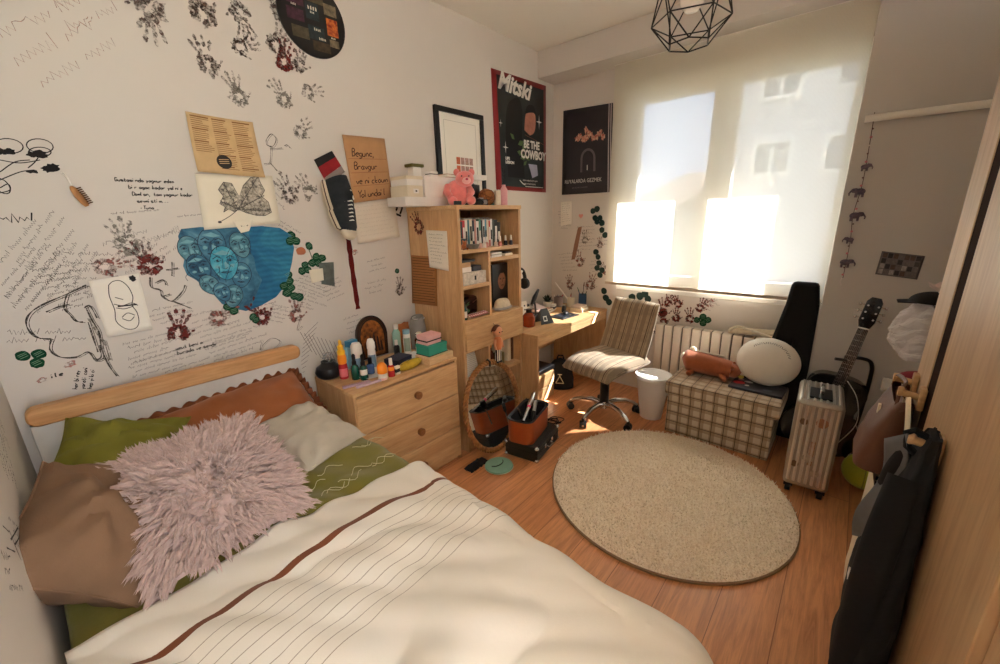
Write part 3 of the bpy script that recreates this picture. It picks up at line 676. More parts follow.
b = MB(); b.cyl((0, 0, .345), (0, 0, 1.104), .004); b.build('cord', M_dark, pl)
MB().lathe([(.06, 1.07), (.07, 1.08), (.07, 1.104), (0, 1.1041)], 20).build('ceiling_cup', M_dark, pl)
MB().lathe([(.0, .36), (.022, .355), (.022, .29), (.018, .28)], 16).build('socket', M_dark, pl)
MB().lathe([(.0, .115), (.025, .119), (.043, .14), (.05, .17), (.045, .2), (.028, .235), (.016, .265), (.016, .285)], 24).build('bulb', mat('white_bulb_glass', (240, 236, 226), .15, var=0), pl)
# ================================================================ WHAT IS PAINTED, WRITTEN AND HUNG ON THE WALLS
P_mar = paint('maroon_paint', (104, 42, 38)); P_mar2 = paint('faded_maroon_paint', (150, 96, 88), .5); P_blk = paint('black_ink', (34, 30, 30), .25); P_dkp = paint('dark_print_paint', (98, 80, 74), .5, 60)
P_gry = paint('grey_paint', (140, 134, 126), .52, 50); P_grn = paint('green_paint', (18, 66, 42), .2); P_char = paint('charcoal', (74, 68, 62), .4, 120); P_pen = paint('pen_ink', (70, 66, 64), .3, 90); P_red = paint('dark_red_paint', (96, 22, 20), .25)
P_pink = paint('pink_paint', (206, 150, 140), .5); P_teal = mat('dark_teal_paint', (20, 52, 46), .6, var=.3, sc=60); P_vein = mat('pale_green_paint', (120, 160, 130), .7, var=0); P_smudge = paint('white_smudge', (238, 234, 226), .55, 14, .2)
def onwall(name, m_, wall, b, kind=None):
    o = b.build(name, m_, wall, smooth=False)
    if kind: o['kind'] = kind
    return o
hr = random.Random(21)
def hand(S, px, py, size, ang, m_, wall, ringy=True, fing=5, flat=1.0, left=False):
    b = MB(); u0, v0 = S.px(px, py); ca, sa = cos(R(ang)), sin(R(ang)); s_ = size
    def q(x, y): x = (-x if left else x)*flat; return (u0+(x*ca-y*sa)*s_, v0+(x*sa+y*ca)*s_)
    if ringy:
        n = 11
        for k in range(n):
            a = 2*pi*k/n+.3
            if hr.random() < .12: continue
            blob(b, S, q(.32*cos(a), .34*sin(a)), .19*s_*hr.uniform(.7, 1.3), .15*s_*hr.uniform(.7, 1.3), a, .0008+.00003*k, jag=.35, rng=hr)
    else:
        for k in range(3): blob(b, S, q(hr.uniform(-.1, .1), hr.uniform(-.12, .12)), .33*s_, .36*s_, hr.random(), .0008+.00004*k, jag=.2, rng=hr)
    for k in range(fing-1):
        a = -.42+.28*k; L = (.62, .78, .8, .62)[k] if k < 4 else .6
        for j in range(3):
            d = .52+L*(j+.4)/3
            if hr.random() < .1: continue
            blob(b, S, q(d*sin(a), d*cos(a)), .08*s_*hr.uniform(.7, 1.2), .13*s_, R(ang)-a*(-1 if left else 1), .0009, jag=.3, rng=hr)
    if fing == 5:
        for j in range(2): blob(b, S, q(.50+.15*j, -.02+.17*j), .06*s_, .10*s_, R(ang)-.8, .0009, jag=.3, rng=hr)
    return onwall('handprint', m_, wall, b)
# handprints over the long wall: pixel of the palm, size in metres, tilt, colour
for a in [(150, 8, .10, 170, P_dkp), (203, 14, .10, 30, P_dkp), (208, 65, .085, 10, P_dkp), (240, 12, .085, 190, P_dkp), (240, 47, .075, -60, P_dkp), (279, 12, .08, 20, P_dkp), (276, 45, .085, -35, P_dkp), (284, 62, .085, -20, P_mar), (300, 65, .07, -15, P_dkp),
          (239, 97, .08, 14, P_gry), (284, 100, .075, 30, P_gry), (308, 92, .07, -70, P_gry), (300, 132, .07, -40, P_gry), (128, 245, .085, 10, P_gry), (290, 195, .09, 25, P_dkp),
          (105, 267, .075, -70, P_mar2), (150, 265, .085, 15, P_mar), (178, 333, .085, -15, P_mar), (218, 318, .08, -60, P_mar2), (262, 317, .085, 20, P_mar), (296, 315, .08, -10, P_mar2), (400, 290, .07, 0, P_dkp), (310, 193, .08, 30, P_gry)]:
    hand(WA, *a, wall_a)
# green leaf prints: round lobes with pale veins
def leafs(S, pts, r, wall, vein=True, m_=None):
    b = MB()
    for k, (x, y) in enumerate(pts):
        c = S.px(x, y); blob(b, S, c, r*hr.uniform(.9, 1.1), r*hr.uniform(.85, 1.05), hr.random()*3, .0010+.00015*k, 0, .07, 16, hr)
        if vein:
            a = hr.uniform(.1, .7)
            for d in (-.3, .1, .4): stroke(b, S, [(c[0]-r*.6*cos(a)-d*r*sin(a), c[1]-r*.6*sin(a)+d*r*cos(a)), (c[0]+r*.6*cos(a)-d*r*sin(a), c[1]+r*.6*sin(a)+d*r*cos(a))], .0016, .0013+.00015*k, 1)
    o = b.build('leaf_print', [m_ or P_grn, P_vein], wall, smooth=False); return o
for pts, r in (([(23, 356), (39, 354), (37, 363)], .0185), ([(228, 307), (234, 311)], .021), ([(291, 236), (296, 241), (290, 241)], .023), ([(309, 246)], .02), ([(316, 257), (322, 258), (312, 263), (318, 263)], .022), ([(305, 265), (302, 271), (308, 270)], .021),
               ([(288, 275), (289, 281), (284, 286), (291, 288), (287, 293), (294, 296), (299, 297)], .023), ([(256, 320), (253, 317)], .018), ([(397, 271)], .016)):
    leafs(WA, pts, r, wall_a)
# green stem and small ochre and pink dabs
b = MB(); stroke(b, WA, [WA.px(309, 250), WA.px(312, 258), WA.px(310, 266)], .004); onwall('painted_stem', P_grn, wall_a, b)
b = MB(); blob(b, WA, WA.px(301, 251), .026, .02, .2, .0012, 0, .12, 10, hr); onwall('ochre_dab', mat('ochre_paint', (186, 112, 76), .8), wall_a, b)
for x, y, r in ((70, 364, .018), (355, 252, .02), (42, 380, .014)): b = MB(); blob(b, WA, WA.px(x, y), r, r*.7, .3, .0009, rng=hr); onwall('pink_dab', P_pink, wall_a, b)
# paint band hanging down the wall under the cardboard sign
b = MB(); pts = smoothp([WA.px(*p) for p in ((344, 190), (346, 222), (349, 245), (353, 275), (358, 309))], 6)
stroke(b, WA, pts, [.030+.006*sin(k*2.1)+hr.uniform(-.003, .003) for k in range(len(pts))], .0012); onwall('red_band', P_red, wall_a, b)
# mural of crowded blue faces beside open blue water
def blues(name, c1, c2, c3, sc, waves=False):
    t = NT(name); t.set(.7, 0, .25); co = t.coord(); n_ = t.noise(co, sc, 5, .6, .6)
    c = t.ramp(n_, [(.28, lin(c1)), (.5, lin(c2)), (.72, lin(c3))])
    if waves:
        w_ = t.n('ShaderNodeTexWave', wave_type='BANDS', bands_direction='Z'); w_.inputs['Scale'].default_value = 13; w_.inputs['Distortion'].default_value = 5; w_.inputs['Detail'].default_value = 3; t.l(co, w_.inputs['Vector'])
        c = t.mix(t.math('MULTIPLY', w_.outputs[1], .3), c, lin((14, 56, 96)))
    t.base(c); return t.m
mp = [(178, 236), (181, 229), (200, 227), (222, 228), (246, 227), (262, 226), (280, 228), (291, 235), (294, 248), (292, 262), (289, 275), (284, 287), (276, 297), (262, 305), (246, 311), (232, 308), (222, 304), (214, 295), (206, 288), (196, 280), (187, 275), (183, 266), (185, 256), (180, 246)]
b = MB(); area(b, WA, [WA.px(*p) for p in mp], .0008)
right = [(246, 227), (262, 226), (280, 228), (291, 235), (294, 248), (292, 262), (289, 275), (284, 287), (276, 297), (262, 305), (250, 310), (254, 300), (258, 290), (262, 280), (256, 270), (254, 258), (248, 248), (250, 238)]
area(b, WA, [WA.px(*p) for p in right], .0012, 1)
def circ(S, c, rx, ry, a=0, n=20, a0=0, a1=2*pi): return [(c[0]+rx*cos(a0+(a1-a0)*k/n)*cos(a)-ry*sin(a0+(a1-a0)*k/n)*sin(a), c[1]+rx*cos(a0+(a1-a0)*k/n)*sin(a)+ry*sin(a0+(a1-a0)*k/n)*cos(a)) for k in range(n+1)]
def face(b, S, px, py, s_, tilt, skin, e):
    c = S.px(px, py); ca, sa = cos(tilt), sin(tilt)
    q = lambda x, y: (c[0]+(x*ca-y*sa)*s_, c[1]+(x*sa+y*ca)*s_)
    o_ = [q(x*.72*(1-.22*max(0, -y)), y) for x, y in [(cos(2*pi*k/22), sin(2*pi*k/22)) for k in range(22)]]; area(b, S, o_, e, skin)
    area(b, S, [q(*p) for p in ((.05, .1), (.2, -.1), (.14, -.36), (-.02, -.36), (-.02, .0))], e+.0002, 3)
    area(b, S, [q(*p) for p in ((-.5, .55), (.0, .75), (.45, .55), (.1, .45))], e+.0002, 3)
    stroke(b, S, o_+[o_[0]], .0026, e+.0003, 4)
    for sg in (-1, 1):
        stroke(b, S, [q(sg*.14, .30), (q(sg*.34, .42)), q(sg*.56, .28)], .0036, e+.0004, 4)
        stroke(b, S, [q(sg*.16, .16), q(sg*.32, .24), q(sg*.50, .14), q(sg*.33, .08), q(sg*.16, .16)], .0018, e+.0004, 4); blob(b, S, q(sg*.33, .16), .06*s_, .06*s_, 0, e+.0005, 4, rng=hr)
        blob(b, S, q(sg*.38, -.18), .13*s_, .1*s_, 0, e+.0002, 3, rng=hr)
    stroke(b, S, [q(-.06, .25), q(-.11, -.14), q(-.14, -.28), q(0, -.34), q(.13, -.27)], .0022, e+.0004, 4)
    stroke(b, S, [q(-.26, -.52), q(-.08, -.47), q(0, -.5), q(.08, -.47), q(.27, -.52), q(0, -.6), q(-.26, -.52)], .0026, e+.0004, 4); stroke(b, S, [q(-.25, -.54), q(.25, -.54)], .0024, e+.0005, 4)
for k, f_ in enumerate([(190, 250, .06, .1, 2), (212, 245, .075, -.1, 0), (240, 245, .06, .15, 2), (199, 268, .062, .2, 0), (241, 275, .06, -.2, 0), (210, 285, .05, .5, 2), (233, 296, .055, -.3, 2), (222, 292, .045, .3, 0), (224, 263, .078, .0, 5)]): face(b, WA, *f_[:4], f_[4], .0016+.0008*k)
for k in range(26):
    x, y = hr.uniform(186, 250), hr.uniform(232, 304)
    if y > 270+(x-186)*.65: continue
    stroke(b, WA, smoothp([WA.px(x, y), WA.px(x+hr.uniform(-4, 4), y+5), WA.px(x+hr.uniform(-6, 6), y+9)], 4), .002, .0098, 4)
b.build('mural', [blues('blue_face_paint', (28, 66, 92), (62, 112, 138), (104, 150, 168), 14), blues('blue_water_paint', (30, 84, 124), (40, 112, 150), (66, 150, 174), 5, True), blues('teal_face_paint', (40, 84, 100), (80, 128, 144), (120, 160, 166), 20), mat('light_teal_paint', (120, 172, 186), .7, var=.2, sc=60), mat('navy_paint', (22, 40, 62), .7, var=0), blues('bright_face_paint', (36, 112, 142), (70, 156, 180), (120, 196, 206), 22)], wall_a, smooth=False)

# charcoal drawing of crossed limbs, and the profile face
def sketch(lines, wd, m_, name='charcoal_drawing', S=WA, wall=None):
    b = MB()
    for L in lines:
        pts = smoothp([S.px(*p) for p in L], 6); n = len(pts); stroke(b, S, pts, [wd*(.45+.9*abs(sin(k*.37+len(L)))) for k in range(n)], .0010); stroke(b, S, [(p[0]+.006, p[1]-.004) for p in pts], wd*.5, .0009)
    return onwall(name, m_, wall or wall_a, b)
sketch([[(86, 285), (67, 294), (40, 306), (28, 316), (27, 327), (36, 337), (51, 339)], [(67, 294), (64, 307), (70, 315), (76, 321), (83, 322)], [(51, 340), (50, 350), (60, 357), (76, 357), (88, 352), (95, 359), (101, 357), (100, 345)],
        [(85, 306), (92, 320), (99, 332), (102, 350), (110, 367), (117, 376)], [(88, 322), (94, 340), (98, 352)], [(70, 304), (58, 307), (46, 312)], [(84, 308), (90, 306), (97, 318)], [(92, 356), (97, 361), (104, 358)]], .0045, P_char)
sketch([[(150, 277), (151, 287), (160, 290), (162, 296), (172, 301), (182, 292), (185, 285)], [(155, 283), (163, 280), (166, 285)], [(164, 296), (170, 294)], [(172, 301), (180, 304), (190, 308)], [(172, 262), (172, 276)], [(166, 270), (178, 268)]], .005, P_char)
sketch([[(105, 345), (96, 331), (88, 318)], [(104, 340), (110, 360)]], .006, paint('charcoal_shade', (120, 112, 104), .5, 60), 'charcoal_shading')
# stick figure, mountain outline and wire heart
sketch([[(266, 140), (271, 134), (276, 139), (273, 146), (267, 145), (266, 140)], [(271, 146), (270, 163)], [(270, 149), (282, 148)], [(270, 163), (264, 164)], [(270, 163), (277, 171)], [(284, 146), (287, 145), (290, 148)]], .0028, P_pen, 'stick_figure')
sketch([[(262, 340), (260, 350), (264, 344), (272, 338), (280, 342), (272, 350)], [(300, 318), (297, 330), (302, 326)]], .002, P_pen, 'pen_doodle')
b = MB()
for k in range(12): stroke(b, WA, [WA.px(300+k*4.2, 332+k*1.2), WA.px(312+k*4.6, 352+k*3)], .0022)
for k in range(10): stroke(b, WA, [WA.px(318-k*1.5, 322+k*5.5), WA.px(300-k*.5+4, 336+k*4.2)], .0018)
onwall('line_doodle', P_pen, wall_a, b)
# black roses
b = MB()
for x, y, rx, ry in ((9, 146, .10, .045), (40, 146, .10, .045), (40, 152, .085, .03), (2, 186, .05, .05)): stroke(b, WA, circ(WA, WA.px(x, y), rx*.32, ry*.5, .2), .003)
for x, y, rx in ((6, 152, .055), (38, 155, .06), (48, 168, .062), (33, 170, .03)):
    for k in range(3): blob(b, WA, (WA.px(x, y)[0]+hr.uniform(-.012, .012), WA.px(x, y)[1]+hr.uniform(-.006, .006)), rx*.27, rx*.16, .15*k, .0011+.0001*k, 0, .3, 16, hr)
for L in ([(0, 172), (15, 162), (30, 160)], [(0, 180), (20, 172), (34, 170)], [(0, 160), (20, 163), (40, 160)], [(28, 168), (34, 163), (38, 158)], [(0, 188), (8, 184), (10, 190), (0, 193)]): stroke(b, WA, smoothp([WA.px(*p) for p in L], 5), .003)
onwall('black_roses', P_blk, wall_a, b)
b = MB(); scrib(b, WA, WA.px(-2, 224), .07, .03, .05, .004, rng=hr); onwall('black_tag', P_blk, wall_a, b)
b = MB()
for L in ([(391, 183), (394, 187), (392, 193)], [(396, 192), (398, 195)], [(394, 204), (397, 208), (395, 211)], [(399, 203), (402, 207), (400, 214)], [(396, 214), (401, 216)]): stroke(b, WA, smoothp([WA.px(*p) for p in L], 4), .013)
onwall('black_brush_marks', P_blk, wall_a, b)
# handwriting that can be read
def note(lines, px, py, h, ang, lead, m_, wd, S=WA, wall=None, ind=()):
    b = MB(); o = S.px(px, py)
    for k, t_ in enumerate(lines):
        dx = ind[k] if k < len(ind) else 0; ox_, oy_ = dx*cos(ang)+lead*k*sin(ang), dx*sin(ang)-lead*k*cos(ang); write(b, S, t_, (o[0]+ox_, o[1]+oy_), h, ang, wd, .0012, rng=hr)
    return onwall('handwriting', m_, wall or wall_a, b)
note(['Gustasinda yagmur eden', 'bir agac kadar yalniz', 'Damlan, tam yagmur kadar', 'sevmistim...', '-Tuna'], 115, 181, .0132, .0, .026, P_blk, .0028, ind=(0, .035, .04, .05, .055))
note(['her birey', 'yarati cani', 'hep yikici'], 77, 389, .013, R(72), .020, P_blk, .0026)
note(['umut benim', 'burada ve sende'], 176, 350, .016, .04, .022, P_blk, .003)
note(['ile'], 52, 378, .016, .1, .02, P_pen, .004)
# smaller handwriting: direction, lines, length
def block(px, py, n, L, h, ang, lead, m_=P_pen, S=WA, wall=None, wd=.0016):
    b = MB(); o = S.px(px, py)
    for k in range(n):
        j = hr.uniform(-.02, .02)
        scrib(b, S, (o[0]+lead*k*sin(ang)+j*cos(ang), o[1]-lead*k*cos(ang)+j*sin(ang)), L*hr.uniform(.5, 1), h*hr.uniform(.8, 1.1), ang+hr.uniform(-.03, .03), wd, rng=hr)
    o_ = onwall('handwriting', m_, wall or wall_a, b); return o_
for a in [(4, 262, 7, .26, .016, R(52), .03), (8, 300, 4, .24, .016, R(50), .028), (0, 290, 4, .2, .014, R(48), .028), (3, 335, 2, .14, .02, R(-12), .03), (36, 272, 5, .12, .013, .1, .022), (60, 255, 6, .14, .015, -.15, .03), (108, 245, 5, .2, .02, .3, .03), (190, 325, 6, .28, .014, .12, .024), (208, 345, 5, .26, .013, .12, .022),
          (125, 345, 5, .2, .014, .1, .022), (128, 365, 4, .22, .013, .08, .02), (160, 375, 3, .26, .013, .1, .02), (250, 305, 4, .16, .013, .1, .02), (270, 305, 5, .12, .014, -.4, .02), (298, 290, 5, .16, .014, -.5, .02), (300, 275, 4, .2, .012, -.5, .02), (152, 312, 4, .16, .013, .1, .02), (280, 222, 5, .1, .012, -.6, .02),
          (320, 285, 5, .12, .013, .2, .025), (345, 320, 4, .14, .014, .1, .03), (365, 285, 3, .14, .015, .05, .03), (370, 262, 3, .12, .012, .1, .03), (60, 300, 3, .1, .012, .2, .02), (112, 215, 1, .14, .012, .12, .02), (172, 218, 1, .16, .01, .1, .02), (286, 240, 2, .08, .012, -.5, .02), (268, 180, 4, .1, .016, -.9, .022), (132, 255, 4, .16, .016, .5, .02), (355, 215, 1, .05, .02, .1, .02)]:
    block(*a)
for a in [(0, 42, 3, .36, .04, R(38), .07), (55, 12, 2, .2, .04, R(36), .06)]: block(*a, m_=paint('faint_red_pen', (176, 140, 130), .45, 60), wd=.0022)
# ---- the left wall beside the bed
sketch([[(20, 560), (14, 545), (8, 530)], [(14, 545), (20, 535)], [(14, 552), (6, 548)], [(10, 540), (17, 528)], [(8, 532), (2, 526)]], .004, P_pen, 'plant_doodle', WL, wall_l)
for a in [(4, 470, 5, .16, .02, .6, .03), (2, 440, 4, .14, .02, 1.0, .03), (8, 520, 3, .14, .02, -.8, .03), (2, 560, 3, .1, .02, -.6, .03)]: block(*a, S=WL, wall=wall_l, wd=.003)
# ---- the window wall
for pts in ([(593, 211), (597, 209)], [(595, 218), (600, 218), (597, 222), (602, 223)], [(602, 230), (605, 235)], [(596, 252), (598, 257), (599, 263), (597, 268), (602, 270), (600, 275)]): leafs(WB, pts, .026, wall_b, False, P_teal)
for pts in ([(606, 298), (604, 291), (609, 302)], [(640, 296), (645, 294), (648, 299)], [(632, 297)]): leafs(WB, pts, .032, wall_b, False, P_teal)
leafs(WB, [(697, 320), (703, 317), (708, 320), (703, 323)], .026, wall_b, True)
for a in [(678, 304, .07, 30, P_mar), (668, 303, .07, -10, P_mar), (663, 312, .1, 0, P_mar, False), (676, 318, .07, 0, P_mar), (690, 319, .075, 10, P_mar), (700, 308, .07, -20, P_mar), (708, 303, .06, -40, P_mar2), (664, 322, .07, 20, P_mar), (580, 262, .09, 20, P_mar2), (590, 285, .1, -20, P_mar2), (605, 270, .08, 40, P_mar2), (585, 240, .07, 0, P_gry), (570, 285, .08, 10, P_mar2), (600, 245, .06, 0, P_mar2), (655, 330, .07, 10, P_mar2)]: hand(WB, *a[:5], wall_b, *a[5:])
for a in [(560, 255, 6, .2, .014, .1, .03), (577, 228, 8, .16, .013, .05, .028), (598, 235, 4, .1, .012, .1, .03), (590, 262, 4, .12, .012, .1, .03), (706, 300, 3, .1, .014, -.4, .03), (560, 212, 7, .1, .012, 0, .025)]: block(*a, S=WB, wall=wall_b)

# ================================================================ PAPERS AND OBJECTS HUNG ON THE WALLS
M_paper = mat('white_paper', (236, 230, 218), .85, var=.03); M_cream = mat('cream_paper', (232, 224, 204), .85, var=.05); M_kraft = mat('brown_newsprint', (208, 176, 130), .9, var=.14, sc=18); M_card = mat('cardboard', (188, 142, 100), .9, var=.12, sc=14); M_ink = mat('black_print', (26, 24, 24), .7, var=0); M_pencil = mat('pencil', (84, 80, 78), .8, var=0)
def corners(S, pxs, e=.004): return [S.p3(x, y, e) for x, y in pxs]
S = Sheet(corners(WA, [(184, 112), (251, 123), (263, 178), (196, 172)], .005), .02, 1, .004)
o = sheet('newsprint_page', S, M_kraft, 'brown printed page with a round black seal above the leaf drawing', 'paper')
b = MB(); rr = random.Random(2)
for c in range(3):
    for r in range(26):
        if c == 0 and r > 17: continue
        v = S.H*(.95-.034*r); x0 = S.W*(.05+.31*c); stroke(b, S, [(x0, v), (x0+S.W*.27*rr.uniform(.6, 1), v)], .0024 if r % 6 else .005, .0012)
onb = b.build('print', mat('faded_brown_print', (140, 98, 58), .9, var=.1), o, smooth=False, cen=False); onb.matrix_parent_inverse = o.matrix_basis.inverted() if False else Matrix.Translation(-o.location)
def onto(b, name, m_, o): x = b.build(name, m_, o, smooth=False); x.matrix_parent_inverse = Matrix.Translation(-o.location); return x
b = MB(); area(b, S, circ(S, (S.W*.42, S.H*.22), .029, .029)[:-1], .0016); onto(b, 'seal', mat('dark_seal', (38, 34, 30), .7), o)
b = MB()
for k in range(3): stroke(b, S, [(S.W*.42-.019, S.H*.22-.008+k*.008), (S.W*.42+.019, S.H*.22-.004+k*.008)], .0026, .002)
onto(b, 'seal_print', M_kraft, o)
S = Sheet(corners(WA, [(194, 174), (271, 176), (279, 223), (203, 230)], .007), .012, 2)
o = sheet('leaf_drawing', S, M_cream, 'cream paper with a dark pencil drawing of a maple leaf', 'drawing')
b = MB(); W_, H_ = S.W, S.H
lf = [(.27, .30), (.30, .40), (.24, .46), (.30, .60), (.25, .72), (.33, .86), (.43, .84), (.50, .58), (.58, .80), (.70, .96), (.80, .98), (.82, .84), (.86, .70), (.80, .58), (.88, .46), (.90, .24), (.80, .18), (.68, .20), (.56, .26), (.46, .34), (.40, .30), (.34, .36)]
area(b, S, [(x*W_, y*H_) for x, y in lf], .0012, 1)
for k in range(150):
    t_ = rr.random(); tip = rr.choice([(.33, .82), (.75, .94), (.86, .28), (.26, .5), (.84, .6)]); x, y = .46+(tip[0]-.46)*t_, .36+(tip[1]-.36)*t_; a = rr.uniform(0, 6.3); L = rr.uniform(.02, .05)
    stroke(b, S, [(x*W_, y*H_), ((x+L*cos(a))*W_, (y+L*sin(a)*1.4)*H_)], .0016, .0016, 0)
for tip in ((.33, .82), (.78, .95), (.88, .26), (.26, .5), (.84, .6)): stroke(b, S, [(.46*W_, .34*H_), (tip[0]*W_, tip[1]*H_)], .003, .0018)
stroke(b, S, smoothp([(.46*W_, .34*H_), (.34*W_, .22*H_), (.2*W_, .12*H_)], 5), .003, .0016); blob(b, S, (.2*W_, .12*H_), .008, .006, 0, .0018)
stroke(b, S, [(x*W_, y*H_) for x, y in lf+[lf[0]]], .0028, .0019); onto(b, 'pencil_leaf', [M_pencil, paint('pencil_tone', (120, 114, 108), .52, 70, .2)], o)
S = Sheet(corners(WA, [(231, 221), (252, 220), (248, 231), (240, 233)], .014), .0, 2); o = sheet('paper_scrap', S, M_cream, 'small cream paper scrap tucked under the leaf drawing', 'paper')
b = MB(); write(b, S, 'x.. o', (S.W*.3, S.H*.5), .01, 0, .002, .0012); onto(b, 'handwriting', M_ink, o)
S = Sheet(corners(WA, [(88, 281), (138, 273), (152, 329), (107, 337)], .005), .008, 4)
o = sheet('face_sketch', S, M_paper, 'white paper with a black line sketch of a head on the wall above the bed', 'drawing')
b = MB()
for L in ([(.35, .88), (.30, .70), (.32, .45), (.28, .25), (.42, .10), (.62, .07), (.74, .16), (.76, .34), (.70, .48), (.76, .62), (.72, .80), (.60, .92), (.45, .93), (.35, .88)], [(.34, .55), (.5, .5), (.7, .52), (.82, .46)], [(.36, .48), (.52, .44), (.72, .46)], [(.40, .66), (.55, .60)], [(.42, .30), (.56, .36), (.70, .30)], [(.42, .28), (.56, .22), (.68, .28)]):
    stroke(b, S, smoothp([(x*S.W, y*S.H) for x, y in L], 5), .0028, .0012)
blob(b, S, (.85*S.W, .93*S.H), .010, .012, .3, .0014); stroke(b, S, [(.4*S.W, .5*S.H), (.8*S.W, .48*S.H)], .006, .0013); onto(b, 'ink_head', M_ink, o)
S = Sheet(corners(WA, [(341, 135), (383, 139), (391, 198), (353, 203)], .012), .0, 5)
o = sheet('cardboard_sign', S, M_card, 'torn brown cardboard sign with four handwritten lines in black marker', 'sign', t=.006)
b = MB()
for k, (t_, x, y) in enumerate((('Begunc,', .14, .70), ('Bravgur', .14, .50), ('ve nickoum', .12, .28), ('Yolundail', .12, .07))): write(b, S, t_, (x*S.W, y*S.H), .036, 0, .005, .0036, adv=4.2)
onto(b, 'handwriting', mat('marker_ink', (70, 42, 26), .8, var=0), o)
b = MB()
for y in (.25, .45, .66): stroke(b, S, [(0.01, y*S.H), (S.W-.01, y*S.H)], .002, .0034)
onto(b, 'fold_line', mat('cardboard_fold', (136, 92, 56), .9, var=0), o)
S = Sheet(corners(WA, [(350, 203), (393, 198), (399, 237), (357, 244)], .004), .006, 6)
o = sheet('letter_page', S, mat('pale_beige_paper', (222, 212, 196), .9, var=.04), 'plain pale handwritten page under the cardboard sign', 'paper')
b = MB()
for k in range(8): scrib(b, S, (.1*S.W, S.H*(.86-.1*k)), S.W*.7, .010, 0, .001, .0012)
onto(b, 'handwriting', mat('faint_pencil', (180, 168, 152), .9, var=0), o)
S = Sheet(corners(WA, [(313, 160), (331, 151), (344, 172), (327, 186)], .006), .004, 7)
o = sheet('photo_card', S, mat('card_back', (150, 140, 134), .6), 'tilted red and black picture card behind the hung sneaker', 'card')
b = MB(); W_, H_ = S.W, S.H; area(b, S, [(0, H_*.72), (W_, H_*.72), (W_, H_), (0, H_)], .0012, 0); area(b, S, [(0, H_*.3), (W_, H_*.3), (W_, H_*.72), (0, H_*.72)], .0012, 1)
for k in range(5): blob(b, S, (W_*rr.uniform(.2, .8), H_*rr.uniform(.38, .66)), .014, .012, rr.random(), .0016+.0001*k, 2)
onto(b, 'picture', [M_ink, mat('red_print', (150, 24, 34), .5, var=.2, sc=40), mat('pink_print', (224, 168, 160), .6, var=.1)], o)
S = Sheet(corners(WA, [(318, 263), (333, 262), (334, 286), (321, 284)], .005), .004, 7)
o = sheet('photo_collage', S, mat('dusky_photo', (104, 110, 104), .5, var=.4, sc=30), 'small dark photo card among the green leaf prints', 'photo')
S2 = Sheet(corners(WA, [(308, 270), (322, 268), (323, 280), (311, 283)], .009), 0, 7); o2 = sheet('torn_paper', S2, M_cream, 'torn cream paper piece overlapping the small dark photo card', 'paper')
# record sign
c0 = WA.px(312, 19); t = thing('record_sign', 'round black record covered in small film pictures high on the wall', 'record', WA.to3(c0[0], c0[1], .004))
RR = .168
Sd = Plane(WA.to3(c0[0], 0, .0085), (1, 0, 0), (0, -1, 0), 'y', YA); q0 = c0[1]
b = MB(); b.T = local(t); pr = [(RR*cos(2*pi*k/64), RR*sin(2*pi*k/64)) for k in range(64)]; b.prism(pr, WA.to3(c0[0], c0[1], .0005), (1, 0, 0), (0, 0, 1), -.004 if False else .0001); b.v = []; b.f = []; b.mi = []
vs = [Vector((x, -.004+.0, z)) for x, z in pr]; b.T = None; b.add([Vector((x, -.0045, z)) for x, z in pr]+[Vector((x, .0035, z)) for x, z in pr], [tuple(range(64)), tuple(reversed(range(64, 128)))]+[(k, 64+k, 64+(k+1) % 64, (k+1) % 64) for k in range(64)])
b.build('disc', mat('record_vinyl', (22, 21, 21), .35, var=0), t, smooth=False, weld=True)
class Loc:
    def to3(s, u, v, e=0): return Vector((u, -.0045-e, v))
SL = Loc(); pic = [mat('film_olive', (88, 78, 58), .5, var=.5, sc=60), mat('film_plum', (76, 40, 58), .5, var=.5, sc=70), mat('film_teal', (34, 52, 58), .5, var=.5, sc=50), mat('film_orange', (206, 112, 48), .5, var=.5, sc=70, col2=(120, 20, 14)), mat('film_sand', (130, 116, 92), .5, var=.6, sc=60), mat('film_brown', (72, 56, 40), .5, var=.5, sc=60)]
b = MB()
for (x, z, w2, h2, mi) in ((-.08, .085, .05, .06, 1), (-.085, -.005, .05, .03, 1), (.005, .11, .07, .05, 0), (0, .03, .04, .045, 2), (.095, .06, .04, .03, 4), (.098, -.015, .036, .046, 3), (.01, -.06, .05, .036, 2), (-.07, -.075, .05, .03, 0), (.03, -.115, .055, .026, 5), (.10, -.085, .03, .02, 4)):
    w_, h_ = w2*.82, h2*.82; area(b, SL, [(x-w_, z-h_), (x+w_, z-h_), (x+w_, z+h_), (x-w_, z+h_)], .0004, mi)
b.build('picture_collage', pic, t, smooth=False)
b = MB()
for (x, z, s_, n) in ((-.02, .035, .020, 4), (.0, -.05, .014, 4), (.02, -.085, .012, 5), (-.1, .03, .010, 4), (.085, -.065, .010, 4), (-.01, .02, .012, 3)):
    for k in range(n): b.add([SL.to3(x+k*s_*.62, z, .001), SL.to3(x+k*s_*.62+s_*.34, z, .001), SL.to3(x+k*s_*.62+s_*.34, z+s_*rr.uniform(.5, 1), .001), SL.to3(x+k*s_*.62, z+s_*rr.uniform(.6, 1), .001)], [(0, 1, 2, 3)])
b.build('lettering', mat('pale_print', (214, 206, 190), .6, var=0), t, smooth=False)
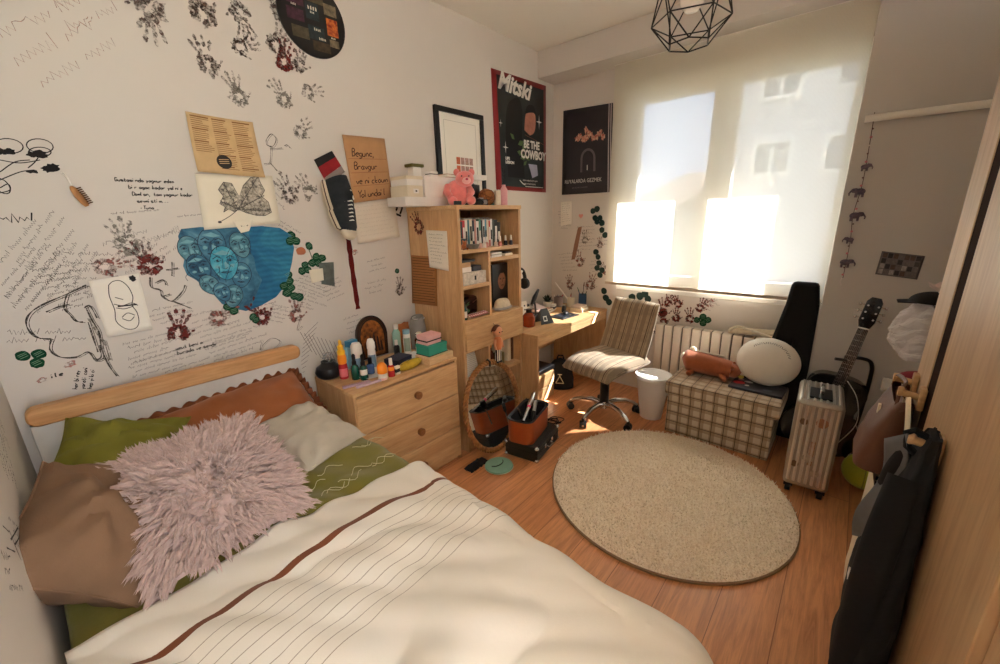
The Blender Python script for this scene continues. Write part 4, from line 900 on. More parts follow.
# wooden brush on a string
t = thing('wooden_brush', 'small wooden brush hanging on a white string on the wall', 'brush', WA.p3(84, 203, .016)); t.scale = (.62, .62, .62)
b = MB(); b.T = Matrix.Rotation(R(-22), 4, 'Y'); b.tube([(0, -.01, -.02), (0, -.012, .0), (0, -.014, .04), (0, -.012, .085), (0, -.01, .098)], [.014, .024, .028, .02, .010], 14, flat=.5); b.build('handle', wood('brush_wood', (190, 140, 90), (158, 108, 64), 'z'), t)
b = MB(); b.T = Matrix.Rotation(R(-22), 4, 'Y')
for k in range(9): b.box(.012, -.03, -.012+k*.011, .034, -.012, -.006+k*.011)
tag(b.build('bristles', mat('bristle', (96, 62, 38), .9, var=.3), t), kind='stuff')
MB().tube([(-.035, -.012, .095), (-.045, -.006, .14), (-.06, .014, .165), (-.05, .012, .17), (-.04, -.002, .14), (-.033, -.012, .095)], .003, 6).build('string', M_white, t)
# posters
M_pred = mat('poster_red', (138, 24, 26), .4, var=.1); M_pblk = mat('poster_black', (24, 26, 28), .38, var=.3, sc=5, col2=(44, 52, 52)); M_pwhite = mat('poster_white', (232, 228, 220), .5, var=0); M_psk = mat('poster_skin', (186, 124, 104), .5, var=.3, sc=20)
S = Sheet(corners(WA, [(490.5, 68), (545.5, 86), (545.5, 192.5), (496, 189.5)], .003), 0, 1)
o = sheet('red_bordered_poster', S, M_pred, 'dark concert poster with a red border and white brush lettering', 'poster'); W_, H_ = S.W, S.H
q = lambda x, y: (x*W_, y*H_)
b = MB(); area(b, S, [q(.10, .035), q(.95, .035), q(.95, .955), q(.08, .965)], .0012, 0)
area(b, S, [q(*p) for p in smoothp([(.22, .12), (.20, .5), (.24, .72), (.34, .80), (.46, .82), (.52, .7), (.50, .45), (.54, .12)], 4)], .0018, 1)
area(b, S, [q(*p) for p in smoothp([(.55, .56), (.58, .70), (.66, .77), (.75, .76), (.78, .66), (.75, .56), (.66, .52)], 4)], .0018, 2)
area(b, S, [q(*p) for p in smoothp([(.56, .70), (.62, .78), (.74, .79), (.79, .70), (.74, .73), (.64, .72)], 4)], .0022, 1)
for (x, y, a, L) in ((.42, .42, .3, .13), (.40, .36, -.3, .12), (.50, .37, .8, .14), (.46, .30, .2, .14), (.36, .46, 2.4, .1), (.56, .33, -.6, .1), (.52, .24, .6, .09)):
    area(b, S, [(x*W_+L*W_*(t_*cos(a)-n_*sin(a)), y*H_+L*W_*(t_*sin(a)+n_*cos(a))) for t_, n_ in ((0, 0), (.4, .28), (1, .1), (.5, -.22))], .0020, 3)
area(b, S, [q(*p) for p in ((.62, .26), (.80, .26), (.82, .16), (.70, .13))], .0018, 4)
for (x, y, r) in ((.85, .66, .06), (.19, .38, .05), (.12, .58, .03)):
    area(b, S, [(x*W_+r*W_*k*cos(pi*j/4), y*H_+r*W_*1.4*k*sin(pi*j/4)) for j in range(8) for k in ((1 if j % 2 == 0 else .18),)], .0022, 5)
stroke(b, S, [q(.56, .52), q(.95, .46)], .002, .002, 2); stroke(b, S, [q(.955, .04), q(.955, .95)], .003, .002, 2)
onto(b, 'picture', [M_pblk, mat('poster_hair', (10, 10, 11), .5, var=0), M_psk, mat('poster_leaf', (96, 122, 70), .5, var=.3, sc=30), mat('poster_lilac', (168, 166, 190), .5), M_pwhite], o)
def lab(txt, S, x, y, size, m_, o, **kw):
    return wtext(txt, S, (x*S.W, y*S.H), size, m_, o, kw.pop('e', .003), **kw)
lab('Mitski', S, .09, .865, .165, M_pwhite, o, ang=-.07, shear=.3, sx=1.0, off=.006)
lab('BE THE', S, .53, .405, .082, M_pwhite, o, sx=.85, off=.0035); lab('COWBOY', S, .47, .31, .092, M_pwhite, o, sx=.84, off=.004)
lab('LIFE\nLESSON', S, .18, .275, .028, M_pwhite, o, sx=1.1, off=.0015); lab('NEW ALBUM OUT NOW', S, .50, .095, .017, M_pwhite, o, sx=1.1); lab('LIVE ON TOUR THIS YEAR', S, .52, .065, .014, M_pwhite, o)
b = MB(); stroke(b, S, [q(.55, .045), q(.93, .045)], .005, .002); stroke(b, S, [q(.44, .1), q(.5, .07), q(.55, .06)], .01, .002); onto(b, 'print_line', M_pwhite, o)
S = Sheet(corners(WB, [(564, 111), (613.5, 103), (612.5, 192), (562.5, 195)], .004), .004, 3, .006)
o = sheet('dark_poster', S, mat('poster_charcoal', (50, 45, 50), .4, var=.25, sc=6), 'dark charcoal poster with a pale arch on the window wall', 'poster'); W_, H_ = S.W, S.H
b = MB(); arch = [q(.40, .26), q(.40, .42)]+[q(.53+.13*cos(pi-pi*k/10), .42+.10*sin(pi*k/10)) for k in range(11)]+[q(.66, .26)]
stroke(b, S, arch, .02, .0014, 0); area(b, S, [q(.44, .26), q(.62, .26), q(.62, .42), q(.53, .5), q(.44, .42)], .0012, 1); stroke(b, S, [q(.52, .28), q(.52, .34)], .008, .0018, 2)
for k in range(9): blob(b, S, q(.3+.065*k, .66+.03*sin(k*2)), .026, .020, k, .0014+.0001*k, 3, .4)
for k in range(3): blob(b, S, q(.48+.05*k, .74-.02*k), .014, .034, k*.4, .0024, 3, .4)
for x in (.93, .97): stroke(b, S, [q(x, .0), q(x-.005, .5), q(x, 1)], .007, .002, 4)
onto(b, 'picture', [mat('poster_dusk', (112, 102, 104), .5, var=.2), mat('poster_dim', (54, 48, 54), .5), M_pwhite, mat('poster_graffiti', (176, 78, 66), .5, var=.4, sc=60, col2=(222, 190, 160)), mat('poster_edge', (206, 196, 196), .5)], o)
lab('RUYALARDA GEZMEK', S, .06, .135, .045, M_pwhite, o, sx=.82); lab('ILK KEZ BU SAHNEDE', S, .22, .07, .016, mat('poster_grey_print', (120, 112, 114), .5), o)
S = Sheet(corners(WB, [(561, 202), (572, 201), (572, 224), (561, 226)], .003), .002, 3); o = sheet('note_paper', S, M_paper, 'narrow white note pinned under the dark poster', 'paper')
b = MB()
for k in range(9): scrib(b, S, (.12*S.W, S.H*(.88-.09*k)), S.W*.6, .007, 0, .001, .0012)
onto(b, 'handwriting', M_pencil, o)
t = tag(MB().prism([(-.02, .0), (.02, .0), (.026, -.2), (.022, -.3), (-.016, -.3), (-.022, -.15)], WB.p3(580, 227, .002), (0, -cos(.22), sin(.22)), (0, sin(-.22), cos(-.22)), -.003).build('ribbon_strip', mat('brown_ribbon', (150, 108, 86), .8, var=.2, sc=40), smooth=False), 'brown paper strip stuck on the window wall under the dark poster', 'ribbon')
b = MB(); c = WB.px(581, 216); pts = [(c[0]+.022*(16*sin(a)**3)/16, c[1]+.022*(13*cos(a)-5*cos(2*a)-2*cos(3*a)-cos(4*a))/16) for a in [2*pi*k/24 for k in range(24)]]; area(b, WB, pts, .002)
tag(b.build('paper_heart', mat('pink_paper', (226, 150, 140), .8), solid=.001), 'small pink paper heart above the brown strip', 'heart')
# framed print on the wall behind the boxes on the bookcase
fx0, fx1 = 1.918, 2.375
t = thing('picture_frame', 'black framed print on the wall behind the boxes on the bookcase', 'picture frame', ((fx0+fx1)/2, 2.188, 1.60), rot=(R(-.8), 0, 0))
w2, h2 = (fx1-fx0)/2, .605
b = MB(); b.box(-w2, -.018, 0, w2, .008, .032); b.box(-w2, -.018, h2-.032, w2, .008, h2); b.box(-w2, -.018, .032, -w2+.032, .008, h2-.032); b.box(w2-.032, -.018, .032, w2, .008, h2-.032); b.build('frame', M_dark, t, bevel=.002)
MB().box(-w2+.03, -.004, .03, w2-.03, .006, h2-.03).build('print', mat('frame_mount', (240, 236, 226), .5, var=0), t, smooth=False)
b = MB(); ins = [(-.15, .08), (.15, .08), (.15, .53), (-.15, .53)]
for k in range(4): (x0, z0), (x1, z1) = ins[k], ins[(k+1) % 4]; b.tube([(x0, -.0045, z0), (x1, -.0045, z1)], .0015, 4)
b.build('mount_line', mat('mount_grey', (196, 192, 184), .6), t)
b = MB(); r4 = random.Random(6)
for j in range(4):
    for k in range(4):
        cx, cz = -.035+.042*k, .12+.055*j; b.add([(cx-.018, -.0046, cz-.023), (cx+.018, -.0046, cz-.023), (cx+.018, -.0046, cz+.023), (cx-.018, -.0046, cz+.023)], [(0, 1, 2, 3)], 0 if j < 2 else (1 if k < 1 else 2))
b.build('small_pictures', [mat('print_grey', (150, 146, 144), .6, var=.5, sc=90), mat('print_orange', (214, 110, 70), .6, var=.4, sc=90), mat('print_rose', (190, 150, 140), .6, var=.5, sc=90)], t, smooth=False)
# sneaker hung by its laces, toe down
t = thing('sneaker', 'worn black canvas sneaker hung toe down on the wall', 'shoe'); 
hp, tp_ = WA.p3(322, 184, .03), WA.p3(331, 236, .12); t.matrix_basis = orient((hp+tp_)/2-Vector((0, .03, 0)), (tp_-hp), (.42, -.75, .30)) @ Matrix.Diagonal((1, 1.6, 1.2, 1)); SLn = (tp_-hp).length*1.0
def sole(x): # half width along the sole, heel at -.5, toe at .5
    u = x+.5; return .030+.012*sin(min(1, u*1.05)*pi*.9)+(.006 if .55 < u < .9 else 0)
def ssec(x, k, top): # a cross-section of the upper: k round the girth
    w_ = sole(x)*(.98 if x < .42 else max(.15, (1-((x-.42)/.09)**2)**.5 if x < .51 else .15)); a = pi*k
    return Vector((x*SLn, w_*cos(a)*(1 if a < pi else 1), .016+top*sin(a)**.7))
def tops(x): u = x+.5; return .078-.052*max(0, (u-.35)/.65)**.8 if u > .35 else .078+.012*(.35-u)
b = MB(); b.grid(lambda a, c: ssec(-.49+.985*a, c, tops(-.49+.985*a)), 26, 14); b.build('upper', mat('faded_black_canvas', (38, 42, 46), .9, var=.35, sc=40, bump=.2), t, solid=.003)
n = 26; top_ = [(-.5*SLn+SLn*k/n*1.01, sole(-.5+k/n)*(1.12 if k < n-2 else .75 if k < n else .3)) for k in range(n+1)]
ol = top_+[(x, -y) for x, y in reversed(top_)]
MB().prism([(x, y) for x, y in reversed(ol)], (0, 0, 0), (1, 0, 0), (0, 1, 0), -.024).build('sole', mat('aged_rubber', (208, 196, 174), .7, var=.15), t, bevel=.004)
for o_ in t.children:
    if o_.name.startswith('sole'): o_.location.z = .024
MB().tube([(x, y*1.015, .013) for x, y in ol], .0024, 6, closed=True).build('sole_stripe', mat('sole_stripe_dark', (70, 44, 40), .7), t)
MB().ball((.45*SLn, 0, .02), (.045, .036, .026), 16).build('toe_cap', bpy.data.materials['aged_rubber'], t)
for k in range(6):
    x = -.05+.065*k; MB().tube([(x*SLn, .024, .012+tops(x)*.86), (x*SLn+.004, 0, .02+tops(x)), ((x+.03)*SLn, -.024, .012+tops(x)*.86)], .003, 6).build('lace', M_white, t)
MB().tube([(-.06*SLn, .01, .09), (-.3*SLn, .02, .085), (-.48*SLn, .03, .05), (-.6*SLn, .02, .0), (-.5*SLn, .03, .04), (-.2*SLn, -.0, .10)], .0028, 6).build('loose_lace', M_white, t)
# ================================================================ THINGS ON THE FURNITURE
def col(name, c, rough=.5, **k): return mat(name, c, rough, var=k.pop('var', .06), **k)
C_wh = col('white_plastic', (236, 232, 226), .4); C_cr = col('cream_plastic', (226, 214, 190)); C_bl = col('blue_plastic', (48, 82, 120)); C_tl = col('teal_card', (52, 158, 136), .6); C_pk = col('pink_card', (240, 184, 184), .6)
C_or = col('orange_plastic', (240, 140, 28), .4); C_ye = col('yellow_plastic', (244, 184, 40), .35); C_gn = glassy('green_glass', (16, 84, 66), .93, .08); C_lb = col('light_blue_plastic', (140, 186, 204), .4); C_cl = glassy('clear_glass', (226, 232, 232), .38, .05); C_br = col('brown_glass', (92, 44, 22), .15); C_navy = col('navy_card', (24, 26, 52)); C_si = col('silver', (196, 196, 198), .25, metal=1, var=0); C_rd = col('red_liquid', (184, 44, 52), .25); C_grn = col('leaf_green', (52, 104, 48), .6, var=.3, sc=30)
G_dr = 'toiletries on the dresser'
def bottle(name, label, cat, x, y, z, body, cap, mb, mc, group=None, n=20, lbl=None):
    t = thing(name, label, cat, (x, y, z), 0, group)
    if group == 'toiletries on the dresser': t.scale = (1.06, 1.06, 1.2)
    MB().lathe(body, n).build('body', mb, t)
    if cap: MB().lathe(cap, n).build('cap', mc, t)
    if lbl:
        r, z0, z1, m_ = lbl; b = MB(); a0 = math.atan2(-y, -x)
        b.grid(lambda a, c: ((r+.0006)*cos(a0+(a-.5)*1.9), (r+.0006)*sin(a0+(a-.5)*1.9), z0+(z1-z0)*c), 12, 1); b.build('paper_label', m_, t)
    return t
def boxy(name, label, cat, x, y, z, w_, d_, h_, m_, rz=0, group=None, lid=None, bevel=.003, band=None):
    t = thing(name, label, cat, (x, y, z), rz, group)
    if lid: MB().box(-w_/2+.002, -d_/2+.002, 0, w_/2-.002, d_/2-.002, h_-.003).build('box', m_, t, bevel=bevel); MB().box(-w_/2, -d_/2, h_-lid[0], w_/2, d_/2, h_).build('lid', lid[1], t, bevel=bevel)
    else: MB().box(-w_/2, -d_/2, 0, w_/2, d_/2, h_).build('box', m_, t, bevel=bevel)
    if band: MB().box(-w_/2-.0006, -d_/2-.0006, h_*band[0], w_/2+.0006, d_/2+.0006, h_*band[1]).build('printed_band', band[2], t)
    return t
Z = DZ
# ---- dresser top
t = thing('oil_burner', 'round black ceramic burner with a knot of clear fairy light wire on top', 'burner', (.932, 2.045, Z))
MB().lathe([(.045, 0), (.062, .012), (.07, .035), (.062, .06), (.04, .074), (.034, .084), (.036, .092), (.028, .092), (.02, .08), (0, .078)], 28).build('pot', mat('black_ceramic', (24, 24, 26), .3, var=0), t)
b = MB(); rr = random.Random(9)
pts = [(.03*math.sqrt(rr.random())*cos(k*1.9), .03*math.sqrt(rr.random())*sin(k*1.9), .092+.05*rr.random()) for k in range(40)]
b.tube(smoothp(pts, 4), .0009, 4); b.build('light_wire', C_si, t)
b = MB()
for k in range(0, 40, 4): b.ball(pts[k], .0045, 6)
tag(b.build('light_beads', C_cl, t), kind='stuff')
t = bottle('squeeze_bottle', 'tall yellow to red squeeze bottle with stepped cap', 'bottle', .972, 1.965, Z, [(.020, 0), (.022, .006), (.022, .045), (.020, .07)], None, C_rd, C_ye, G_dr, lbl=(.0222, .012, .05, col('pink_label', (222, 110, 120))))
MB().lathe([(.020, .07), (.022, .08), (.021, .10), (.018, .112)], 20).build('shoulder', C_or, t); MB().lathe([(.017, .112), (.019, .116), (.019, .128), (.014, .133), (.014, .15), (.008, .157), (.008, .172), (.004, .178)], 20).build('cap', C_ye, t)
for k, (x, y, h, w_) in enumerate(((1.045, 2.08, .13, .024), (1.09, 2.07, .165, .030))):
    t = thing('cream_tube', ('short pale blue tube standing behind the yellow bottle', 'taller blue topped carton behind the white cap bottle')[k], ('tube', 'carton')[k], (x, y, Z), .3, G_dr)
    if k == 0: MB().lathe([(.016, 0), (.017, .02), (.021, .03), (.021, .06), (.020, h)], 18).build('body', C_lb, t)
    else: MB().box(-w_, -.02, 0, w_, .02, h-.035).build('body', C_lb, t, bevel=.002); MB().box(-w_, -.02, h-.035, w_, .02, h).build('top_band', col('carton_blue', (44, 120, 160)), t, bevel=.002)
bottle('roll_on_bottle', 'fat white roll-on bottle with a rounded white cap, behind the green droppers', 'bottle', 1.075, 1.995, Z, [(.022, 0), (.026, .008), (.027, .06), (.025, .085)], [(.028, .085), (.029, .09), (.028, .125), (.02, .138), (0, .142)], C_wh, C_wh, G_dr, lbl=(.027, .015, .07, col('blue_label', (120, 156, 190))))
bottle('roll_on_bottle', 'slim white roll-on bottle with a domed cap before the carved plaque', 'bottle', 1.145, 1.96, Z, [(.018, 0), (.022, .006), (.022, .05), (.020, .09), (.018, .10)], [(.020, .10), (.022, .105), (.021, .13), (.014, .148), (0, .152)], C_wh, C_wh, G_dr, lbl=(.0222, .015, .075, col('blue_grey_label', (112, 140, 160))))
for k, (x, y) in enumerate(((1.005, 1.905), (1.03, 1.862))):
    bottle('dropper_bottle', ('green glass dropper bottle without a label next to the yellow bottle', 'green glass dropper bottle with a pale label')[k], 'bottle', x, y, Z, [(.019, 0), (.020, .004), (.020, .052), (.015, .062), (.010, .066)], [(.011, .066), (.011, .082), (.008, .084), (.009, .11), (.004, .116), (0, .118)], C_gn, M_dark, G_dr, lbl=(.0202, .025, .05, M_paper) if k else None)
bottle('cologne_bottle', 'small blue glass bottle with dark cap on a white dish', 'bottle', 1.085, 1.885, Z+.012, [(.018, 0), (.019, .004), (.019, .04), (.012, .047)], [(.010, .047), (.010, .075), (0, .076)], col('blue_glass', (70, 92, 132), .12), M_dark, G_dr)
tag(MB().lathe([(0, 0), (.04, 0), (.068, .008), (.07, .011), (.045, .0045), (0, .004)], 28, (1.082, 1.885, Z)).build('dish', C_wh), 'white shallow dish under the small blue bottle', 'dish')
bottle('cream_jar', 'orange and white jar at the front edge of the dresser', 'jar', 1.092, 1.785, Z, [(.021, 0), (.023, .004), (.023, .03)], [(.024, .03), (.025, .034), (.024, .062), (.014, .075), (.008, .078), (0, .079)], C_wh, C_or, G_dr)
bottle('spray_bottle', 'small clear bottle of red liquid with a white cap', 'bottle', 1.145, 1.782, Z, [(.016, 0), (.017, .003), (.017, .03), (.015, .048), (.008, .054)], [(.008, .054), (.009, .056), (.009, .085), (0, .086)], C_rd, C_wh, G_dr, lbl=(.0172, .03, .048, C_or))
boxy('small_box', 'tiny yellow and black patterned box right of the red bottle', 'box', 1.182, 1.782, Z, .03, .02, .048, C_cr, .1, G_dr, band=(.3, .7, M_ink))
t = thing('hair_comb', 'mauve folded comb lying at the front left of the dresser', 'comb', (.96, 1.825, Z), R(-14))
b = MB(); b.box(-.07, -.016, 0, .07, -.002, .012); b.build('spine', col('mauve_plastic', (176, 146, 166)), t, bevel=.004)
b = MB()
for k in range(16): b.box(-.066+k*.0086, -.002, .002, -.0625+k*.0086, .018, .008)
tag(b.build('teeth', col('mauve_plastic', (176, 146, 166)), t), kind='stuff')
t = thing('hair_clip', 'long mauve hair clip in front of the folded comb', 'hair clip', (1.01, 1.775, Z), R(-6)); MB().box(-.075, -.009, 0, .06, .009, .012).build('clip', col('pale_mauve_plastic', (196, 168, 184)), t, bevel=.004); MB().tube([(.06, 0, .006), (.09, 0, .008)], .007, 8).build('tip', C_pk, t)
# carved arch plaque
t = thing('carved_plaque', 'dark carved wooden arch plaque leaning on the wall behind the bottles', 'plaque', (1.275, 2.15, Z), rot=(R(-7), 0, 0))
def archp(w_, h_): return [(-w_*.86, 0), (w_*.86, 0)]+[(w_*cos(a)*(1 if sin(a) > .0 else 1), h_*.52+h_*.48*sin(a)) for a in [pi*k/18 for k in range(19)]]
MB().prism(archp(.105, .255), (0, 0, 0), (1, 0, 0), (0, 0, 1), .016).build('board', mat('dark_walnut_wood', (64, 36, 20), .5, var=.3, sc=20), t, bevel=.002)
b = MB()
for w_, h_ in ((.1, .249), (.086, .23)): b.tube([(x, -.018, z+.003) for x, z in archp(w_, h_)], .0042, 6, closed=True)
b.build('carved_rim', mat('black_walnut', (40, 20, 12), .5), t)
MB().prism(archp(.079, .22), (0, -.0165, .008), (1, 0, 0), (0, 0, 1), .001).build('inner_panel', mat('amber_wood', (166, 98, 42), .5, var=.5, sc=40, col2=(70, 36, 18)), t)
b = MB(); rr = random.Random(3)
for x, z0, h in ((-.04, .03, .08), (-.018, .03, .11), (.008, .03, .12), (.03, .03, .10), (.05, .03, .07)): b.prism([(-.008, 0), (.008, 0), (.006, h*.8), (0, h), (-.006, h*.8)], (x, -.0178, z0), (1, 0, 0), (0, 0, 1), .003)
b.build('carved_figures', mat('black_walnut', (40, 20, 12), .5), t)
# right part of the dresser top
boxy('gift_box', 'dark navy box lying behind the yellow pouch', 'box', 1.275, 1.90, Z, .13, .10, .05, C_navy, .25, G_dr)
boxy('soap_box', 'white small carton beside the navy box', 'box', 1.375, 1.895, Z, .07, .05, .045, C_wh, .2, G_dr, band=(.3, .6, col('pale_blue_print', (160, 180, 200))))
t = thing('pencil_pouch', 'mustard yellow pouch lying near the dresser front', 'pouch', (1.278, 1.795, Z), R(10)); MB().ball((0, 0, .026), (.092, .032, .026), 20).build('pouch', mat('mustard_cloth', (196, 162, 44), .85, var=.3, sc=30, bump=.3), t); MB().tube([(-.07, 0, .043), (0, 0, .053), (.07, 0, .043)], .002, 6).build('zipper', M_dark, t)
boxy('wooden_tray_box', 'flat pale wood box at the right end of the dresser', 'box', 1.462, 1.802, Z, .19, .125, .042, wood('pale_pine', (224, 190, 150), (206, 168, 124), 'x'), .03)
boxy('card_box', 'turquoise box under the pink box', 'box', 1.462, 1.822, Z+.042, .15, .115, .062, C_tl, .06, lid=(.02, C_tl), band=(.0, .06, M_ink))
boxy('card_box', 'small pink box with a black stripe on the turquoise box', 'box', 1.452, 1.828, Z+.104, .115, .09, .056, C_pk, .04, lid=(.02, C_pk), band=(.36, .48, M_ink))
bottle('amber_vial', 'amber brown bottle standing behind the boxes', 'bottle', 1.495, 1.98, Z, [(.026, 0), (.028, .005), (.028, .07), (.016, .09)], [(.014, .09), (.015, .11), (0, .111)], C_br, C_cr, G_dr)
t = thing('paper_bag', 'crumpled brown paper bag at the back of the dresser', 'bag', (1.465, 2.09, Z), .2)
b = MB(); b.grid(lambda a, c: (.055*cos(2*pi*a)*(1-.2*c)*(1+.12*nz(a*6, c*4, 1.3)), .028*sin(2*pi*a)*(1-.5*c)*(1+.12*nz(a*6, c*4, 2)), .18*c+.01*nz(a*9, 2, 1)*c), 26, 10); b.build('bag', mat('kraft_bag', (168, 104, 60), .85, var=.3, sc=20), t, solid=.001); MB().box(-.04, -.03, .06, .02, -.0285, .11).build('tag', M_paper, t)
t = bottle('lotion_bottle', 'white labelled tube bottle in front of the paper bag', 'bottle', 1.405, 1.985, Z, [(.018, 0), (.02, .004), (.021, .09), (.019, .12)], [(.02, .12), (.02, .14), (0, .141)], C_wh, C_lb, G_dr, lbl=(.0205, .03, .1, col('grey_green_label', (150, 166, 150))))
bottle('lotion_bottle', 'pale teal bottle against the wall beside the plaque', 'bottle', 1.405, 2.09, Z, [(.022, 0), (.024, .005), (.024, .11), (.012, .13)], [(.012, .13), (.012, .155), (0, .156)], col('pale_teal', (150, 190, 176)), C_wh, G_dr)
bottle('serum_bottle', 'small dark bottle with white cap beside the plaque foot', 'bottle', 1.365, 2.04, Z, [(.016, 0), (.017, .004), (.017, .05), (.009, .06)], [(.009, .06), (.009, .085), (0, .086)], M_dark, C_wh, G_dr)
t = thing('pouch_bag', 'soft grey cloth pouch slumped against the bookcase side', 'pouch', (1.555, 2.09, Z), 0); MB().grid(lambda a, c: (.05*cos(2*pi*a)*(1-.3*c**2)+.02*c, .075*sin(2*pi*a)*(1-.4*c**3)*(1+.1*nz(a*5, c*3, 2)), .2*c*(1+.06*cos(2*pi*a))), 24, 10).build('cloth', mat('grey_pouch_cloth', (150, 146, 142), .9, var=.15, bump=.3), t, solid=.003); MB().tube([(.03+.035*cos(k*pi/8), .045*sin(k*pi/8), .19) for k in range(16)], .003, 6, closed=True).build('drawstring', M_white, t)
t = thing('porcelain_bird', 'white and grey porcelain bird behind the pink box', 'figurine', (1.465, 1.935, Z)); MB().ball((0, 0, .12), (.022, .017, .02), 14).ball((-.02, -.004, .138), (.012, .011, .012), 12).build('bird', C_wh, t); MB().lathe([(.03, 0), (.03, .06), (.02, .1), (.014, .105)], 16).build('pedestal', C_cr, t); MB().ball((-.03, -.006, .139), (.006, .004, .004), 8).build('beak', M_dark, t)
# ---- on top of the bookcase
Z = SZ
boxy('storage_box', 'wide white lidded box at the bottom of the stack on the bookcase', 'box', 1.69, 2.0, Z, .52, .17, .05, C_wh, 0, 'white boxes on the bookcase')
boxy('storage_box', 'tall white lidded box in the middle of the stack on the bookcase', 'box', 1.755, 2.0, Z+.05, .36, .165, .115, C_wh, 0, 'white boxes on the bookcase', lid=(.035, C_wh))
t = boxy('storage_box', 'small grey white drawer box at the left end of the stack', 'box', 1.505, 1.995, Z+.05, .11, .16, .06, C_cr, 0, 'white boxes on the bookcase'); MB().box(-.018, -.087, .018, .018, -.085, .042).build('label_plate', C_wh, t); MB().box(-.005, -.089, .026, .005, -.087, .034).build('pull', M_dark, t)
boxy('storage_box', 'pale flat carton lying over the small drawer box', 'box', 1.505, 1.99, Z+.11, .115, .155, .05, C_wh, 0, 'white boxes on the bookcase', lid=(.018, C_cr))
boxy('flat_carton', 'long flat white carton jutting right over the pink plush', 'box', 1.98, 1.985, Z+.165, .25, .13, .03, C_wh, -.04)
boxy('paperback_book', 'tan covered book on the tall white box', 'book', 1.80, 1.985, Z+.165, .10, .12, .022, mat('tan_cover', (186, 150, 122), .6), .1, band=(.2, .8, M_paper))
boxy('perfume_carton', 'small white carton with black mark on the tall white box', 'box', 1.665, 1.955, Z+.165, .06, .045, .03, C_wh, .05, band=(.4, .55, M_dark))
t = boxy('candle_tin', 'small cream block with an olive lid standing on the stack', 'box', 1.60, 2.03, Z+.165, .06, .05, .055, C_wh, 0); MB().box(-.045, -.035, .055, .045, .035, .072).build('olive_lid', mat('olive_lid', (98, 92, 34), .6), t, bevel=.003)
# pink plush animal, sitting
M_pp = mat('pink_plush', (232, 132, 128), .95, var=.15, sc=40, bump=.5, bsc=150, sheen=.5); M_pp2 = mat('pale_pink_plush', (244, 186, 178), .95, var=.1, sheen=.4)
t = thing('plush_toy', 'coral pink plush animal sitting on the bookcase edge', 'plush toy', (1.745, 1.825, Z), R(-38)); t.scale = (1.28, 1.28, 1.28)
b = MB(); b.ball((0, 0, .055), (.058, .052, .058), 22); b.build('body', M_pp, t)
MB().ball((.03, -.035, .112), (.042, .038, .036), 20).build('head', M_pp, t)
for sx in (-1, 1):
    MB().ball((.03+sx*.034, -.02, .142), (.014, .009, .016), 12).build('ear', M_pp, t); MB().tube([(sx*.045, -.02, .08), (sx*.055, -.05, .055), (sx*.04, -.07, .035)], [.018, .017, .014], 10).build('arm', M_pp, t)
    MB().ball((sx*.042+.01, -.055, .02), (.022, .032, .02), 14).build('foot', M_pp, t); MB().ball((.034+sx*.016-.005, -.069, .122), .0035, 8).build('eye', M_dark, t)
MB().ball((.034, -.068, .103), (.02, .014, .015), 14).build('muzzle', M_pp2, t); MB().ball((.034, -.082, .108), (.006, .004, .005), 8).build('nose', mat('magenta_nose', (190, 40, 90), .6), t)
t = thing('wicker_ball', 'round brown woven ball on the bookcase top', 'ball', (1.965, 1.80, Z+.0)); MB().ball((0, 0, .05), .05, 24).build('core', mat('cane_brown', (168, 106, 54), .8, var=.3, sc=30), t)
b = MB()
for k in range(9):
    q = Matrix.Rotation(k*.7, 3, 'Z') @ Matrix.Rotation(k*.9+.4, 3, 'X'); b.tube([Vector((0, 0, .05))+q @ Vector((.051*cos(2*pi*j/24), .051*sin(2*pi*j/24), 0)) for j in range(24)], .0028, 5, closed=True)
b.build('weave', mat('dark_cane', (124, 70, 34), .8), t)
bottle('pillar_candle', 'short cream pillar candle on the bookcase top', 'candle', 2.07, 1.80, Z, [(.022, 0), (.022, .09), (.019, .092), (0, .088)], [(.0012, .088), (.0012, .1), (0, .1)], C_cr, M_dark)
t = bottle('reed_diffuser', 'pink bottle with two dark reed sticks on the bookcase top', 'diffuser', 2.135, 1.80, Z, [(.022, 0), (.024, .004), (.024, .10), (.012, .118), (.012, .13)], None, col('rose_bottle', (222, 162, 168), .3), C_wh)
for q in (-.012, .014): MB().cyl((0, 0, .1), (q*2, q, .23), .0016, n=6).build('reed', M_dark, t)
t = tag(MB().lathe([(0, 0), (.03, 0), (.045, .016), (.046, .02), (.03, .006), (0, .005)], 24, (2.16, 1.90, Z)).build('trinket_dish', mat('sea_green_glaze', (120, 176, 164), .3)), 'sea green dish behind the pink bottle', 'dish')
t = thing('camera', 'small black camera beside the pink plush', 'camera', (1.87, 1.765, Z), -.2); MB().box(-.045, -.02, 0, .045, .02, .034).build('body', M_dark, t, bevel=.004); MB().cyl((.01, -.02, .017), (.01, -.042, .017), .014).build('lens', C_si, t); MB().box(-.012, -.014, .034, .016, .014, .044).build('viewfinder', C_si, t, bevel=.002)
boxy('speaker', 'black square speaker between plush and wicker ball', 'speaker', 1.905, 1.865, Z, .08, .07, .125, M_dark, .3)
boxy('trinket_box', 'tiny dark lettered box at the left front of the bookcase top', 'box', 1.662, 1.745, Z, .045, .02, .022, M_dark, 0)
